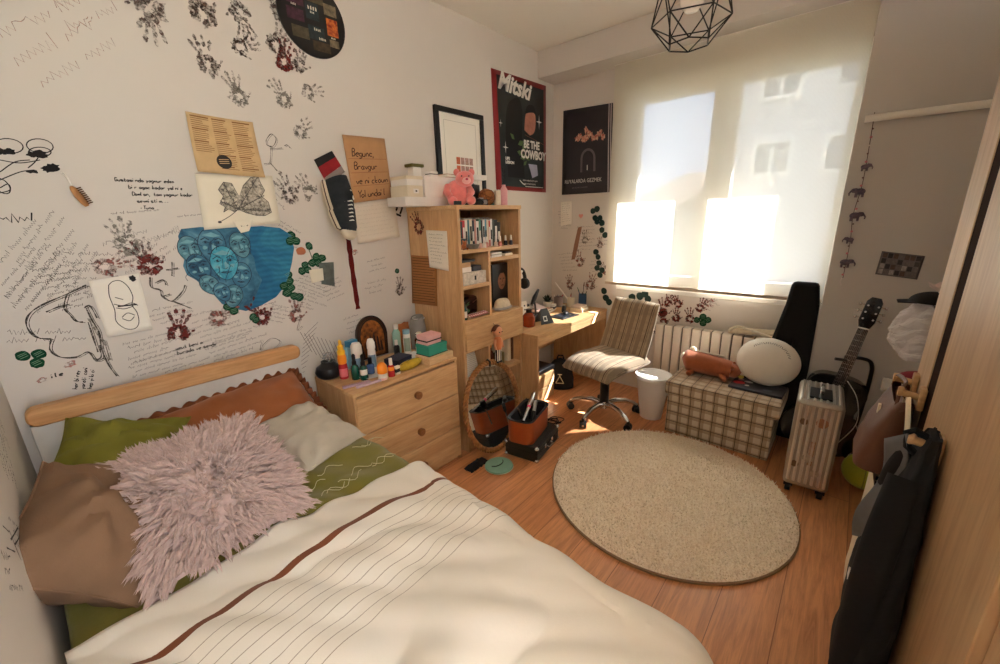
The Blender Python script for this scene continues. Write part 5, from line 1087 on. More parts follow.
# ---- bookcase side and handprint
b = MB()
class SideS:
    def px(s, x, y): p = ox(x, y, SX0); return (-p.y, p.z)
    def to3(s, u, v, e=0): return Vector((SX0-e, -u, v))
SD = SideS()
def hand2(px, py, size, par):
    b = MB(); u0, v0 = SD.px(px, py)
    for k in range(10):
        a = 2*pi*k/10; blob(b, SD, (u0+.034*cos(a), v0+.034*sin(a)), .015, .012, a, .0008+.00003*k, 0, .35, 12, hr)
    for k in range(4):
        a = -.9+.3*k
        for j in range(3): d = .055+.02*j; blob(b, SD, (u0+d*sin(a), v0+d*cos(a)), .006, .011, -a, .0008, 0, .3, 12, hr)
    o = b.build('handprint', P_mar, par, smooth=False); o.matrix_parent_inverse = Matrix.Translation(-par.location)
hand2(419, 227, .09, bc)
def sidepaper(name, label, pxs, m_, e):
    S = Sheet([Vector(SD.to3(*SD.px(x, y), e)) for x, y in pxs], .003, 2); return S, sheet(name, S, m_, label, 'paper')
S, o = sidepaper('printed_page', 'brown page of dark printed lines taped to the bookcase side', [(412, 255), (437, 257), (438, 306), (413, 303)], mat('brown_page', (166, 110, 62), .85, var=.1), .003)
b = MB()
for k in range(17): stroke(b, S, [(.05*S.W, S.H*(.95-.055*k)), (S.W*rr.uniform(.85, .97), S.H*(.95-.055*k))], .0032, .0014)
onto(b, 'print', mat('page_print', (84, 48, 24), .9), o)
S, o = sidepaper('torn_letter', 'torn white handwritten letter taped to the bookcase side', [(427, 230), (448, 231), (450, 271), (431, 267)], M_paper, .007)
b = MB()
for k in range(9): scrib(b, S, (.12*S.W, S.H*(.88-.09*k)), S.W*rr.uniform(.45, .7), .009, 0, .0014, .0016)
onto(b, 'handwriting', M_pencil, o)
# ---- bookcase compartments
ZC = 1.32
bk = [((196, 120, 92), .03, .15), ((40, 40, 44), .018, .16), ((190, 48, 56), .02, .165), ((232, 226, 214), .02, .17), ((60, 110, 120), .016, .168), ((226, 214, 190), .022, .172), ((36, 44, 60), .018, .165), ((206, 150, 140), .016, .17), ((236, 232, 226), .022, .16), ((86, 140, 120), .018, .17), ((40, 40, 44), .014, .165), ((224, 224, 220), .02, .168), ((96, 150, 176), .016, .17), ((220, 206, 180), .018, .165), ((180, 60, 50), .014, .16), ((235, 235, 230), .018, .172), ((70, 80, 70), .02, .168), ((24, 24, 26), .03, .165), ((30, 30, 34), .026, .15)]
names_ = ['wide terracotta spined', 'narrow black spined', 'red spined', 'ivory spined', 'slate teal spined', 'sand spined', 'dark navy spined', 'dusty rose spined', 'wide white spined', 'sea green spined', 'thin black spined', 'pale grey spined', 'sky blue spined', 'light tan spined', 'thin brick red spined', 'bright white spined', 'dark grey green spined', 'thick black spined', 'short black spined']
x = 1.70
for k, (c, th, h) in enumerate(bk):
    t = thing('book', names_[k]+' book standing on the top shelf of the bookcase', 'book', (x+th/2, 1.87, ZC), 0, 'books on the top shelf'); d = .125
    cm = mat('cover_%d' % k if False else 'book_cover_'+names_[k].replace(' ', '_'), c, .55, var=.08, sc=30)
    MB().box(-th/2+.0015, -d/2+.002, .003, th/2-.0015, d/2-.003, h-.003).build('pages', M_cream, t, smooth=False)
    b = MB(); b.box(-th/2, -d/2, 0, -th/2+.0014, d/2, h); b.box(th/2-.0014, -d/2, 0, th/2, d/2, h); b.box(-th/2, -d/2-.001, 0, th/2, -d/2+.0005, h); b.build('cover', cm, t, smooth=False)
    if k % 3 != 1: MB().box(-th*.32, -d/2-.0016, h*.25, th*.32, -d/2-.001, h*(.6+.08*(k % 3))).build('spine_title', M_pwhite if sum(c) < 400 else M_ink, t, smooth=False)
    x += th+.0012
t = thing('paper_garland', 'white scalloped paper strip lying along the tops of the books', 'garland', (1.86, 1.84, ZC+.172)); b = MB(); b.grid(lambda a, c: (-.14+.29*a, -.02+.05*c+.006*sin(a*60), .004*sin(a*45)+.004), 60, 3); b.build('strip', mat('grey_white_paper', (206, 204, 200), .7, var=.4, sc=90, col2=(70, 68, 66)), t, solid=.002)
boxy('jewel_box', 'black small cube box in front of the terracotta book', 'box', 1.716, 1.785, ZC, .055, .04, .062, M_dark, .1)
t = thing('bear_figure', 'tiny amber brown bear figure at the left front of the top shelf', 'figurine', (1.695, 1.745, ZC), -.3); M_amb = mat('amber_resin', (172, 96, 48), .4, var=.2); MB().ball((0, 0, .018), (.016, .018, .018), 14).build('body', M_amb, t); MB().ball((.0, -.012, .038), .013, 12).build('head', M_amb, t)
for sx in (-1, 1): MB().ball((sx*.01, -.01, .05), .005, 8).build('ear', M_amb, t); MB().ball((sx*.014, -.018, .007), (.007, .01, .007), 8).build('leg', M_amb, t)
tag(MB().lathe([(0, .0), (.03, 0), (.04, .018), (.043, .026), (.036, .024), (.028, .008), (0, .007)], 24, (1.78, 1.755, ZC)).build('glass_bowl', mat('smoke_glaze', (120, 112, 104), .3, var=.3, sc=30)), 'low smoky bowl before the books on the top shelf', 'bowl')
for k, (x, y, c, lb_) in enumerate(((1.845, 1.752, (222, 180, 170), 'nude pink'), (1.873, 1.745, (236, 230, 224), 'white'), (1.905, 1.755, (214, 150, 140), 'coral pink'), (1.985, 1.748, (226, 206, 190), 'beige'), (2.018, 1.742, (196, 120, 110), 'terracotta red'), (2.10, 1.765, (52, 50, 58), 'charcoal'), (2.145, 1.755, (70, 66, 80), 'dusky violet'))):
    bottle('nail_polish', '%s nail polish bottle with a tall white cap on the top shelf' % lb_, 'nail polish', x, y, ZC, [(.011, 0), (.012, .003), (.012, .026), (.006, .031)], [(.007, .031), (.0075, .034), (.006, .064), (0, .065)], mat('polish_'+lb_.replace(' ', '_'), c, .15, var=0), C_wh, 'nail polish bottles on the top shelf', 12)
# middle left
ZM = 1.107
t = boxy('photo_box', 'white cloth covered box with a small dark latch on the middle shelf', 'box', 1.775, 1.80, ZM, .20, .12, .075, mat('speckled_cloth', (222, 212, 198), .9, var=.3, sc=60), 0); MB().box(-.006, -.063, .026, .006, -.06, .052).build('latch', M_dark, t)
boxy('photo_box', 'cream shallow carton on the left of the white cloth box', 'box', 1.725, 1.82, ZM+.075, .09, .11, .03, C_wh, 0)
boxy('photo_box', 'dark little case on the right of the white cloth box', 'box', 1.822, 1.80, ZM+.075, .075, .07, .032, mat('dark_slate', (52, 52, 58), .5), 0)
boxy('wooden_case', 'orange brown wooden case above the cream carton', 'box', 1.722, 1.82, ZM+.105, .085, .11, .03, W_oak_x, 0)
boxy('book', 'dark thin book lying on top of the wooden case', 'book', 1.735, 1.825, ZM+.135, .13, .13, .014, M_dark, .05)
# thin compartment
ZT = 1.254
boxy('flat_box', 'white and grey card box in the narrow top slot', 'box', 1.975, 1.775, ZT, .10, .08, .030, C_wh, 0, band=(.4, .7, col('slot_grey', (170, 166, 160))))
boxy('flat_box', 'pale flat sleeve at the right of the narrow top slot', 'box', 2.10, 1.785, ZT, .09, .09, .014, C_cr, .1); boxy('flat_box', 'dark flat sleeve lying on the pale sleeve in the narrow slot', 'box', 2.105, 1.79, ZT+.014, .075, .08, .009, M_dark, .15)
# tall compartment: portrait book and folded cloth
t = thing('portrait_book', 'dark book with a face on its cover standing in the tall compartment', 'book', (2.10, 1.836, .894), R(3)); MB().box(-.085, -.016, 0, .085, .016, .30).build('cover', mat('dark_cover', (30, 26, 24), .4, var=.3, sc=8), t, bevel=.002); MB().box(-.081, -.013, .003, .086, .013, .297).build('pages', M_cream, t)
class LocY:
    def __init__(s, y): s.y = y
    def to3(s, u, v, e=0): return Vector((u, s.y-e, v))
b = MB(); SLb = LocY(-.0165); area(b, SLb, [(.015+.042*cos(a), .185+.062*sin(a)) for a in [2*pi*k/20 for k in range(20)]], .0004); area(b, SLb, [(-.02, .05), (.06, .05), (.04, .13), (0, .13)], .0003, 1)
for sx in (-.018, .018): area(b, SLb, [(.02+sx+.008*cos(a), .197+.004*sin(a)) for a in [2*pi*k/8 for k in range(8)]], .0007, 1)
stroke(b, SLb, [(.02, .195), (.024, .175), (.017, .172)], .003, .0007, 1); stroke(b, SLb, [(.006, .152), (.033, .153)], .004, .0007, 1); area(b, SLb, [(-.03, .2), (-.02, .255), (.02, .266), (.055, .245), (.058, .20), (.04, .236), (0, .236)], .0008, 1)
b.build('cover_portrait', [mat('portrait_skin', (150, 106, 82), .5, var=.3, sc=40), mat('portrait_dark', (20, 17, 16), .5)], t, smooth=False)
t = thing('folded_cap', 'cream knitted cap folded in the tall compartment', 'cap', (2.055, 1.768, .894)); MB().grid(lambda a, c: ((.075-.012*c)*cos(2*pi*a)*max(.001, cos(c*pi/2))**.5, .042*sin(2*pi*a)*max(.001, cos(c*pi/2))**.5, .018+.055*sin(c*pi/2)+.003*sin(a*40)*(1-c)), 40, 10).build('crown', mat('cream_knit', (222, 208, 182), .95, var=.15, sc=50, bump=.4), t, weld=True); MB().tube([(.076*cos(2*pi*k/24), .042*sin(2*pi*k/24), .012) for k in range(24)], .009, 8, closed=True).build('cuff', mat('grey_knit', (176, 170, 164), .95, var=.2, sc=50), t)
# lower left compartment
ZL = .894
t = thing('purse', 'dark maroon patent purse lying in the lower left compartment', 'purse', (1.79, 1.89, ZL+.0)); MB().box(-.085, -.07, .0, .085, .08, .12).build('body', mat('dark_maroon', (42, 14, 18), .25, var=.2), t, bevel=.02); MB().tube([(.03, -.072, .08), (.05, -.09, .10), (.07, -.072, .075)], .003, 6).build('clasp', C_si, t)
bottle('green_bottle', 'dark green bottle with a white label in the lower left compartment', 'bottle', 1.688, 1.765, ZL, [(.02, 0), (.022, .004), (.022, .065), (.01, .085)], [(.011, .085), (.011, .11), (0, .111)], C_gn, M_dark, None, lbl=(.0222, .015, .055, M_paper))
t = thing('ivy_sprig', 'artificial green leaf sprig behind the green bottle', 'plant', (1.725, 1.79, ZL)); MB().tube([(0, 0, 0), (.004, 0, .05), (.01, 0, .085)], .002, 5).build('stem', C_grn, t)
for k in range(7): a = k*.9; MB().prism([(0, 0), (.014, .01), (.018, .024), (0, .034), (-.018, .024), (-.014, .01)], (.004*cos(a), .004*sin(a), .03+.009*k), (cos(a+1.6), sin(a+1.6), 0), (cos(a)*.8, sin(a)*.8, .6), .001).build('leaf', C_grn, t)
t = thing('gingham_cloth', 'red and white gingham cloth on the edge of the lower left compartment', 'cloth', (1.79, 1.765, ZL)); MB().grid(lambda a, c: (-.075+.16*a, -.03+.055*c, .012+.012*sin(c*pi)+.003*nz(a*9, c*3, 1.5)), 24, 6).build('cloth', lines_mat('red_gingham', (226, 214, 206), [('x', .018, .009, 0, (170, 30, 36), .75), ('y', .018, .009, 0, (170, 30, 36), .75)]), t, solid=.004)
# open bay under the drawer
ZB = .493
t = thing('lined_papers', 'sheaf of white lined papers leaning in the lower bay of the bookcase', 'papers', (1.755, 1.79, ZB), rot=(R(-16), 0, 0)); b = MB(); b.box(-.088, -.004, 0, .072, .006, .165); b.build('sheets', M_paper, t)
b = MB()
for k in range(13): b.box(-.084, -.0046, .008+.012*k, .068, -.004, .0092+.012*k)
b.build('print', mat('pale_rule', (150, 150, 158), .8), t)
bottle('tall_bottle', 'amber bottle standing in the right lower bay', 'bottle', 1.985, 1.83, ZB, [(.026, 0), (.028, .005), (.028, .08), (.012, .11), (.012, .13)], [(.013, .13), (.013, .15), (0, .151)], C_br, col('brass_cap', (188, 128, 60), .3, metal=1))
bottle('tall_bottle', 'dark glass bottle at the back of the right lower bay', 'bottle', 1.94, 1.92, ZB, [(.024, 0), (.026, .005), (.026, .1), (.01, .13)], [(.011, .13), (.011, .16), (0, .161)], M_dark, M_dark)
boxy('olive_tin', 'olive green tin in the right lower bay', 'tin', 2.045, 1.80, ZB, .06, .05, .085, mat('olive_tin', (96, 88, 48), .5), 0)
boxy('standing_binder', 'pale cream binder standing at the right end of the lower bay', 'binder', 2.13, 1.86, ZB, .035, .17, .18, C_cr, 0); boxy('notebook', 'brown notebook beside the cream binder', 'notebook', 2.172, 1.86, ZB, .022, .16, .17, mat('brown_cover', (110, 74, 46), .6), 0)
# bottom bay
boxy('paper_stack', 'stack of pale magazines in the bottom bay behind the mirror', 'papers', 1.79, 1.88, .082, .24, .22, .17, mat('magazine_edges', (206, 190, 168), .8, var=.3, sc=60), .05); boxy('shoe_box', 'tan shoe box in the bottom bay behind the mirror', 'box', 2.06, 1.9, .082, .2, .24, .13, M_card, 0, lid=(.03, M_card))
# doll hung on the drawer front
t = thing('doll', 'little brown haired doll in black and white trousers hanging below the drawer', 'doll', (1.885, 1.668, .575))
M_dh = mat('doll_hair', (104, 52, 26), .7, var=.2); M_ds = mat('doll_skin', (222, 160, 124), .5)
MB().ball((0, 0, .215), (.034, .03, .038), 18).build('head', M_ds, t)
b = MB(); b.grid(lambda a, c: (.038*cos(2*pi*a)*cos(c*1.45), .004+.034*sin(2*pi*a)*cos(c*1.45)+.006, .222+.036*sin(c*1.5)-.03*max(0, sin(2*pi*a))*(1-c)), 26, 8); b.build('hair', M_dh, t)
for sx in (-1, 1): MB().ball((sx*.012, -.028, .215), .0045, 8).build('eye', M_dark, t)
MB().tube([(0, 0, .18), (0, 0, .165), (0, 0, .13), (0, 0, .095)], [.012, .024, .026, .024], 12).build('shirt', mat('doll_shirt', (206, 128, 84), .8), t)
for sx in (-1, 1):
    MB().tube([(sx*.024, 0, .165), (sx*.036, -.006, .13), (sx*.034, -.014, .1)], [.009, .008, .007], 8).build('arm', M_ds, t); MB().tube([(sx*.013, 0, .10), (sx*.015, 0, .05), (sx*.015, 0, .012)], [.013, .012, .012], 8).build('leg', lines_mat('striped_trousers', (226, 222, 214), [('x', .012, .006, .002, (24, 24, 26), 1)]), t); MB().ball((sx*.015, -.006, .008), (.011, .016, .008), 10).build('shoe', M_dark, t)
MB().tube([(0, .012, .25), (0, .036, .262)], .0015, 5).build('hook_loop', M_dark, t)
# ---- desk top
Z = TZ
t = thing('headphones', 'black over-ear headphones hanging on a slim white stand on the desk', 'headphones', (2.515, 1.98, Z+.29))
M_hp = mat('headphone_black', (20, 20, 22), .5, var=0)
MB().tube([(.075*cos(a), 0, .095*sin(a)+.03) for a in [pi*k/18 for k in range(19)]], .009, 8, flat=1.6).build('headband', M_hp, t)
for sx in (-1, 1): b = MB(); b.T = Matrix.Translation((sx*.07, 0, .0)) @ Matrix.Rotation(pi/2, 4, 'Y'); b.lathe([(.036, -.018), (.044, -.012), (.044, .012), (.036, .018), (0, .018)], 20); b.build('ear_cup', M_hp, t)
t = thing('headphone_stand', 'slim white stand holding the black headphones', 'stand', (2.515, 1.98, Z)); MB().lathe([(.05, 0), (.052, .008), (.01, .012), (.008, .34), (.008, .39)], 20).build('post', C_wh, t); MB().box(-.02, -.025, .385, .02, .025, .403).build('cradle', C_wh, t, bevel=.006)
t = thing('instant_photo', 'white card with black dots propped under the headphones', 'card', (2.50, 1.92, Z), rot=(R(-10), 0, R(-12))); MB().box(-.045, -.002, 0, .045, .002, .16).build('card', M_paper, t)
for k in range(3): MB().cyl((.018, -.003, .06+.032*k), (.018, -.0018, .06+.032*k), .007, n=12).build('dot', M_dark, t)
t = thing('desk_lamp', 'black tilted desk lamp head on a short arm beside the headphones', 'desk lamp', (2.67, 1.93, Z)); MB().lathe([(.05, 0), (.052, .01), (.02, .018), (0, .02)], 24).build('base', M_dark, t); MB().tube([(0, 0, .015), (-.01, 0, .1), (-.03, 0, .15)], .008, 8).build('arm', M_dark, t); b = MB(); b.tube([(-.06, 0, .11), (-.02, 0, .165), (.035, 0, .225)], [.022, .032, .016], 14, flat=.6); b.build('lamp_head', M_dark, t)
t = bottle('amber_bottle', 'squat amber glass bottle at the near left end of the desk', 'bottle', 2.40, 1.80, Z, [(.042, 0), (.048, .006), (.048, .085), (.03, .105), (.02, .11)], [(.022, .11), (.022, .135), (0, .136)], glassy('amber_clear', (150, 52, 20), .85, .05), M_dark)
t = thing('desk_calendar', 'black tent shaped desk calendar with a pale square emblem', 'calendar', (2.555, 1.775, Z), R(-18)); MB().prism([(-.062, 0), (.062, 0), (.03, .125), (-.03, .125)], (0, -.055, 0), (1, 0, 0), (0, .42, .9), .004).build('front_panel', M_dark, t); MB().prism([(-.062, 0), (.062, 0), (.03, .125), (-.03, .125)], (0, .05, 0), (1, 0, 0), (0, -.42, .9), .004).build('rear_panel', M_dark, t)
b = MB()
for x0, z0, x1, z1 in ((-.03, .022, .006, .03), (-.03, .052, .006, .06), (-.03, .03, -.024, .052), (.0, .03, .006, .052)): b.add([(x0, -.055+.42*z0/.9-.0056, z0), (x1, -.055+.42*z0/.9-.0056, z0), (x1, -.055+.42*z1/.9-.0056, z1), (x0, -.055+.42*z1/.9-.0056, z1)], [(0, 1, 2, 3)])
b.build('emblem', M_pwhite, t, smooth=False)
t = thing('desk_mat', 'thin black mat lying flat at the middle of the desk', 'mat', (2.83, 1.755, Z), R(-6)); MB().box(-.11, -.075, 0, .11, .075, .008).build('mat', M_dark, t, bevel=.003); MB().box(-.07, -.045, .008, .05, .05, .0095).build('screen', mat('dim_screen', (48, 52, 60), .15), t)
t = thing('computer_mouse', 'small black mouse on the flat mat', 'mouse', (2.87, 1.765, Z+.0095), .4); MB().ball((0, 0, .008), (.045, .026, .018), 18).build('shell', M_dark, t); MB().box(-.002, -.002, .022, .03, .002, .0255).build('wheel', C_si, t)
for k, (x, y, z, w_, d_, h_, c, rz, lb_) in enumerate(((2.83, 1.98, 0, .2, .14, .022, (70, 52, 48), .1, 'dark brown book at the bottom of the desk pile'), (2.82, 1.985, .022, .19, .13, .014, (196, 164, 150), -.06, 'pinkish tan book on the dark brown book'), (3.09, 1.76, 0, .16, .11, .03, (226, 206, 178), .15, 'cream cloth notebook at the right of the desk'), (3.09, 1.765, .03, .13, .1, .016, (214, 188, 172), .1, 'pale pink notebook on the cream notebook'))):
    t = thing('desk_book', lb_, 'book', (x, y, Z+z), rz, 'books on the desk'); MB().box(-w_/2+.003, -d_/2+.003, .002, w_/2-.001, d_/2-.003, h_-.002).build('pages', M_cream, t); b = MB(); b.box(-w_/2, -d_/2, 0, w_/2, d_/2, .002); b.box(-w_/2, -d_/2, h_-.002, w_/2, d_/2, h_); b.box(-w_/2, -d_/2, 0, -w_/2+.002, d_/2, h_); b.build('cover', mat('desk_cover_'+lb_.split(' book')[0].split(' note')[0].replace(' ', '_'), c, .6), t, bevel=.001)
bottle('jar', 'short cream jar with a dark lid behind the desk lamp', 'jar', 2.72, 2.07, Z, [(.03, 0), (.034, .005), (.034, .06), (.028, .068)], [(.031, .068), (.031, .082), (0, .083)], C_cr, M_dark)
# pots, cups and their contents
t = thing('potted_plant', 'small dark leafed plant in a white pot at the back of the desk', 'potted plant', (3.03, 2.06, Z)); MB().lathe([(.03, 0), (.04, .05), (.042, .055), (.036, .055), (.03, .045), (0, .044)], 20).build('pot', C_wh, t); rr = random.Random(12)
b = MB()
for k in range(46):
    a, el = rr.uniform(0, 6.3), rr.uniform(.1, 1.4); L = rr.uniform(.04, .075); d = Vector((cos(a)*cos(el), sin(a)*cos(el), sin(el))); sd = d.cross(Vector((0, 0, 1))).normalized(); p0 = Vector((0, 0, .05)); mdl = p0+d*L*.6
    b.add([p0, mdl-sd*.012, p0+d*L, mdl+sd*.012, mdl+Vector((0, 0, .004))], [(0, 1, 4), (1, 2, 4), (2, 3, 4), (3, 0, 4)])
b.build('foliage', mat('dark_leaf', (34, 48, 32), .6, var=.3), t)
def cup(name, label, cat, x, y, r, h, m_):
    t = thing(name, label, cat, (x, y, Z)); MB().lathe([(r*.9, 0), (r, .004), (r, h), (r*.9, h), (r*.86, .008), (0, .008)], 22).build('cup', m_, t); return t
t = cup('pencil_cup', 'grey pencil cup full of dark pens at the back of the desk', 'pencil cup', 3.12, 2.0, .042, .095, mat('grey_mug', (132, 118, 116), .6)); t = cup('pencil_cup', 'cream square pencil cup holding a long white stick', 'pencil cup', 3.175, 1.90, .034, .085, C_cr); t = cup('pencil_cup', 'blue pencil cup at the right end of the desk', 'pencil cup', 3.245, 1.82, .036, .115, C_bl)
rr = random.Random(31); PC = [('black', M_dark), ('brown', C_br), ('white', C_wh), ('blue', C_bl), ('red', C_rd), ('green', C_grn), ('silver', C_si)]
for (cx, cy, r, h, L0_, L1_, which, tl_) in ((3.12, 2.0, .028, .095, .11, .16, (0, 0, 1, 4), 'grey'), (3.175, 1.90, .02, .085, .12, .15, (6, 2), 'cream'), (3.245, 1.82, .024, .115, .14, .2, (0, 3, 5), 'blue')):
    for k, w_ in enumerate(which):
        a = 2*pi*k/len(which)+.5; L = rr.uniform(L0_, L1_); bx, by = cx+.5*r*cos(a+pi), cy+.5*r*sin(a+pi); tx, ty = cx+r*cos(a), cy+r*sin(a)
        q = thing('pen', '%s %s pen standing in the %s pencil cup' % (('thin', 'slim', 'short', 'plain')[k], PC[w_][0], tl_), 'pen', (bx, by, Z+.009)); d = Vector(((tx-bx)*1.25, (ty-by)*1.25, h)).normalized()*L; MB().cyl((0, 0, 0), d*.82, .0038, n=8).build('barrel', PC[w_][1], q); MB().cyl(d*.82, d, .0044, .002, n=8).build('cap', PC[(w_+2) % 7][1], q)
q = thing('thin_stick', 'long white stick leaning far left out of the cream pencil cup', 'stick', (3.185, 1.885, Z+.009)); MB().cyl((0, 0, 0), (-.10, .13, .22), .005, n=8).build('stick', C_wh, q)
q = thing('paintbrush', 'dark paintbrush leaning right out of the blue pencil cup', 'paintbrush', (3.235, 1.825, Z+.009)); MB().cyl((0, 0, 0), (.018, -.01, .18), .003, n=8).build('handle', M_dark, q); MB().cyl((.018, -.01, .18), (.0215, -.012, .215), .006, .002, n=8).build('bristle', C_br, q)
boxy('white_carton', 'small white carton before the potted plant on the desk', 'box', 2.985, 1.965, Z, .06, .04, .05, C_wh, .3, band=(.3, .6, M_dark))
t = thing('tape_dispenser', 'black tape dispenser between the books and the notebook', 'tape dispenser', (2.995, 1.86, Z), .4); MB().prism([(-.06, 0), (.06, 0), (.06, .02), (.03, .045), (-.03, .055), (-.055, .03)], (0, .012, 0), (1, 0, 0), (0, 0, 1), .024).build('body', M_dark, t, bevel=.003); b = MB(); b.T = Matrix.Translation((-.01, 0, .036)) @ Matrix.Rotation(pi/2, 4, 'X'); b.lathe([(.012, -.009), (.024, -.009), (.024, .009), (.012, .009)], 20); b.build('tape_roll', C_cr, t)
t = thing('paper_sheet_pile', 'loose pinkish papers sloping on the desk pile', 'papers', (2.82, 2.0, Z+.037), .3); MB().grid(lambda a, c: (-.07+.14*a, -.05+.1*c, .002+.03*c*c), 8, 8).build('sheets', mat('pinkish_paper', (222, 200, 198), .85), t, solid=.002)
# ================================================================ THINGS ON THE FLOOR, THE OTTOMAN AND THE WARDROBE
# oval wicker mirror
t = thing('mirror', 'oval mirror in a braided wicker frame leaning on the bookcase', 'mirror', (1.785, 1.585, .012), rot=(R(-9), 0, 0))
ew, eh = .248, .292
MB().add([(ew*.93*cos(2*pi*k/64), .006, .30+eh*.93*sin(2*pi*k/64)) for k in range(64)]+[(ew*.93*cos(2*pi*k/64), .016, .30+eh*.93*sin(2*pi*k/64)) for k in range(64)], [tuple(range(64)), tuple(reversed(range(64, 128)))]+[(k, 64+k, 64+(k+1) % 64, (k+1) % 64) for k in range(64)])
b = MB(); pr = [(ew*.95*cos(2*pi*k/64), eh*.95*sin(2*pi*k/64)) for k in range(64)]; b.prism(pr, (0, .008, .30), (1, 0, 0), (0, 0, 1), .0); b = MB(); b.add([(x, .004, .30+z) for x, z in pr]+[(x, .014, .30+z) for x, z in pr], [tuple(range(64)), tuple(reversed(range(64, 128)))]+[(k, 64+k, 64+(k+1) % 64, (k+1) % 64) for k in range(64)])
b.build('mirror_glass', mat('mirror_silver', (228, 230, 230), .02, metal=1, var=0), t, smooth=False, weld=True)
M_wk = mat('wicker', (176, 122, 70), .7, var=.35, sc=60, col2=(118, 74, 38))
for s_ in range(3):
    pts = []
    for k in range(240):
        a = 2*pi*k/240; ph = a*22+s_*2*pi/3; rr_ = .010*cos(ph); pts.append(((ew+rr_)*cos(a), .004+.010*sin(ph), .30+(eh+rr_)*sin(a)))
    MB().tube(pts, .0095, 6, closed=True).build('wicker_strand', M_wk, t)
MB().tube([(.01, -.012, .57), (.012, -.018, .60), (.01, 0, .615), (.008, .016, .60)], .007, 6).build('hanging_loop', M_dark, t)
# black record player case
t = thing('record_player', 'closed black suitcase record player with silver corners on the floor', 'record player', (1.955, 1.44, 0), R(10))
MB().box(-.17, -.115, .006, .17, .115, .108).build('case', mat('black_leatherette', (24, 23, 23), .5, var=.1, bump=.3, bsc=400), t, bevel=.006)
b = MB(); b.box(-.171, -.116, .066, .171, .116, .069); b.build('lid_seam', mat('seam_black', (8, 8, 8), .8), t)
for x in (-.163, .163):
    for y in (-.108, .108):
        for z in (.014, .101): MB().ball((x, y, z), (.015, .015, .013), 10).build('corner_cap', C_si, t)
for q in (-.05, .05): MB().box(q-.013, -.121, .055, q+.013, -.114, .082).build('latch', C_si, t, bevel=.002)
MB().tube([(-.03, -.117, .058), (-.03, -.135, .055), (.03, -.135, .055), (.03, -.117, .058)], .005, 8).build('handle', C_si, t)
for x in (-.14, .14):
    for y in (-.09, .09): MB().cyl((x, y, 0), (x, y, .007), .012, n=12).build('foot', M_dark, t)
# brown vanity tub on top of it
t = thing('vanity_case', 'open brown leather vanity tub holding hair tools on the black case', 'vanity case', (1.945, 1.465, .109), R(14)); rp = rrect(.33, .175, .05, 6); ri = rrect(.306, .151, .042, 6); n = len(rp)
b = MB(); b.add([(x, y, 0) for x, y in rp]+[(x*1.02, y*1.02, .155) for x, y in rp], [(k, (k+1) % n, n+(k+1) % n, n+k) for k in range(n)]+[tuple(reversed(range(n)))]); b.build('tub', mat('saddle_leather', (160, 76, 36), .45, var=.12, bump=.15), t)
b = MB(); b.add([(x*1.02, y*1.02, .155) for x, y in rp]+[(x, y, .155) for x, y in ri]+[(x, y, .05) for x, y in ri], [(k, (k+1) % n, n+(k+1) % n, n+k) for k in range(n)]+[(n+k, n+(k+1) % n, 2*n+(k+1) % n, 2*n+k) for k in range(n)]+[tuple(range(2*n, 3*n))]); b.build('lining', M_dark, t)
MB().tube([(x*1.025, y*1.025, .156) for x, y in rp], .004, 6, closed=True).build('rim', M_dark, t)
def tool(name, label, cat, px0, px1, dd, r0, r1, m1, m2, band=None):
    q = thing(name, label, cat, px0); d = Vector(px1)-Vector(px0); MB().cyl((0, 0, 0), d*.5, r0, n=14).build('barrel', m1, q); MB().tube([d*.5, d*.55, d*.95, d], [r0*.9, r1, r1, r1*.7], 14).build('handle', m2, q)
    if band: MB().cyl(d*.47, d*.54, r0*1.15, n=14).build('band', band, q)
    return q
M_mag = mat('magenta_plastic', (226, 60, 120), .35)
tool('hair_styler', 'silver hair styler with a magenta band lying across the vanity tub', 'hair styler', (1.80, 1.40, .268), (2.02, 1.475, .36), 0, .011, .016, C_si, C_si, M_mag)
tool('hair_brush', 'black handled brush standing in the vanity tub', 'hair brush', (1.90, 1.46, .16), (1.86, 1.49, .31), 0, .012, .009, M_dark, C_si)
tool('curling_iron', 'black curling iron with a pale tip in the vanity tub', 'curling iron', (2.0, 1.475, .16), (2.06, 1.49, .29), 0, .015, .013, M_dark, C_cl)
tool('spray_can', 'dark spray can standing upright in the vanity tub', 'spray can', (2.03, 1.51, .16), (2.03, 1.512, .275), 0, .02, .018, M_dark, M_dark)
t = thing('makeup_brush', 'fan shaped black makeup brush leaning on the mirror', 'brush', (1.83, 1.53, .165)); MB().cyl((0, 0, 0), (-.03, .01, .12), .005, n=8).build('handle', C_si, t); MB().tube([(-.03, .01, .12), (-.036, .012, .14), (-.045, .014, .18)], [.006, .018, .02], 10, flat=.6).build('bristles', M_black, t)
t = thing('compact_case', 'round sea green compact lying on the floor before the black case', 'compact', (1.635, 1.465, 0)); C_sg = mat('sea_green', (132, 182, 158), .3, var=.1)
MB().lathe([(0, 0), (.078, 0), (.088, .006), (.088, .014), (.084, .018), (.07, .016), (0, .020)], 36).build('shell', C_sg, t); MB().tube(smoothp([(-.045, .02, .0205), (-.03, .0, .022), (0, -.01, .0225), (.03, -.006, .022), (.05, .012, .0205)], 5), .003, 6).build('relief', mat('deep_green', (40, 66, 56), .4), t)
MB().lathe([(.086, .005), (.0905, .009), (.086, .013)], 36).build('rim', mat('pale_rim', (190, 200, 180), .3), t)
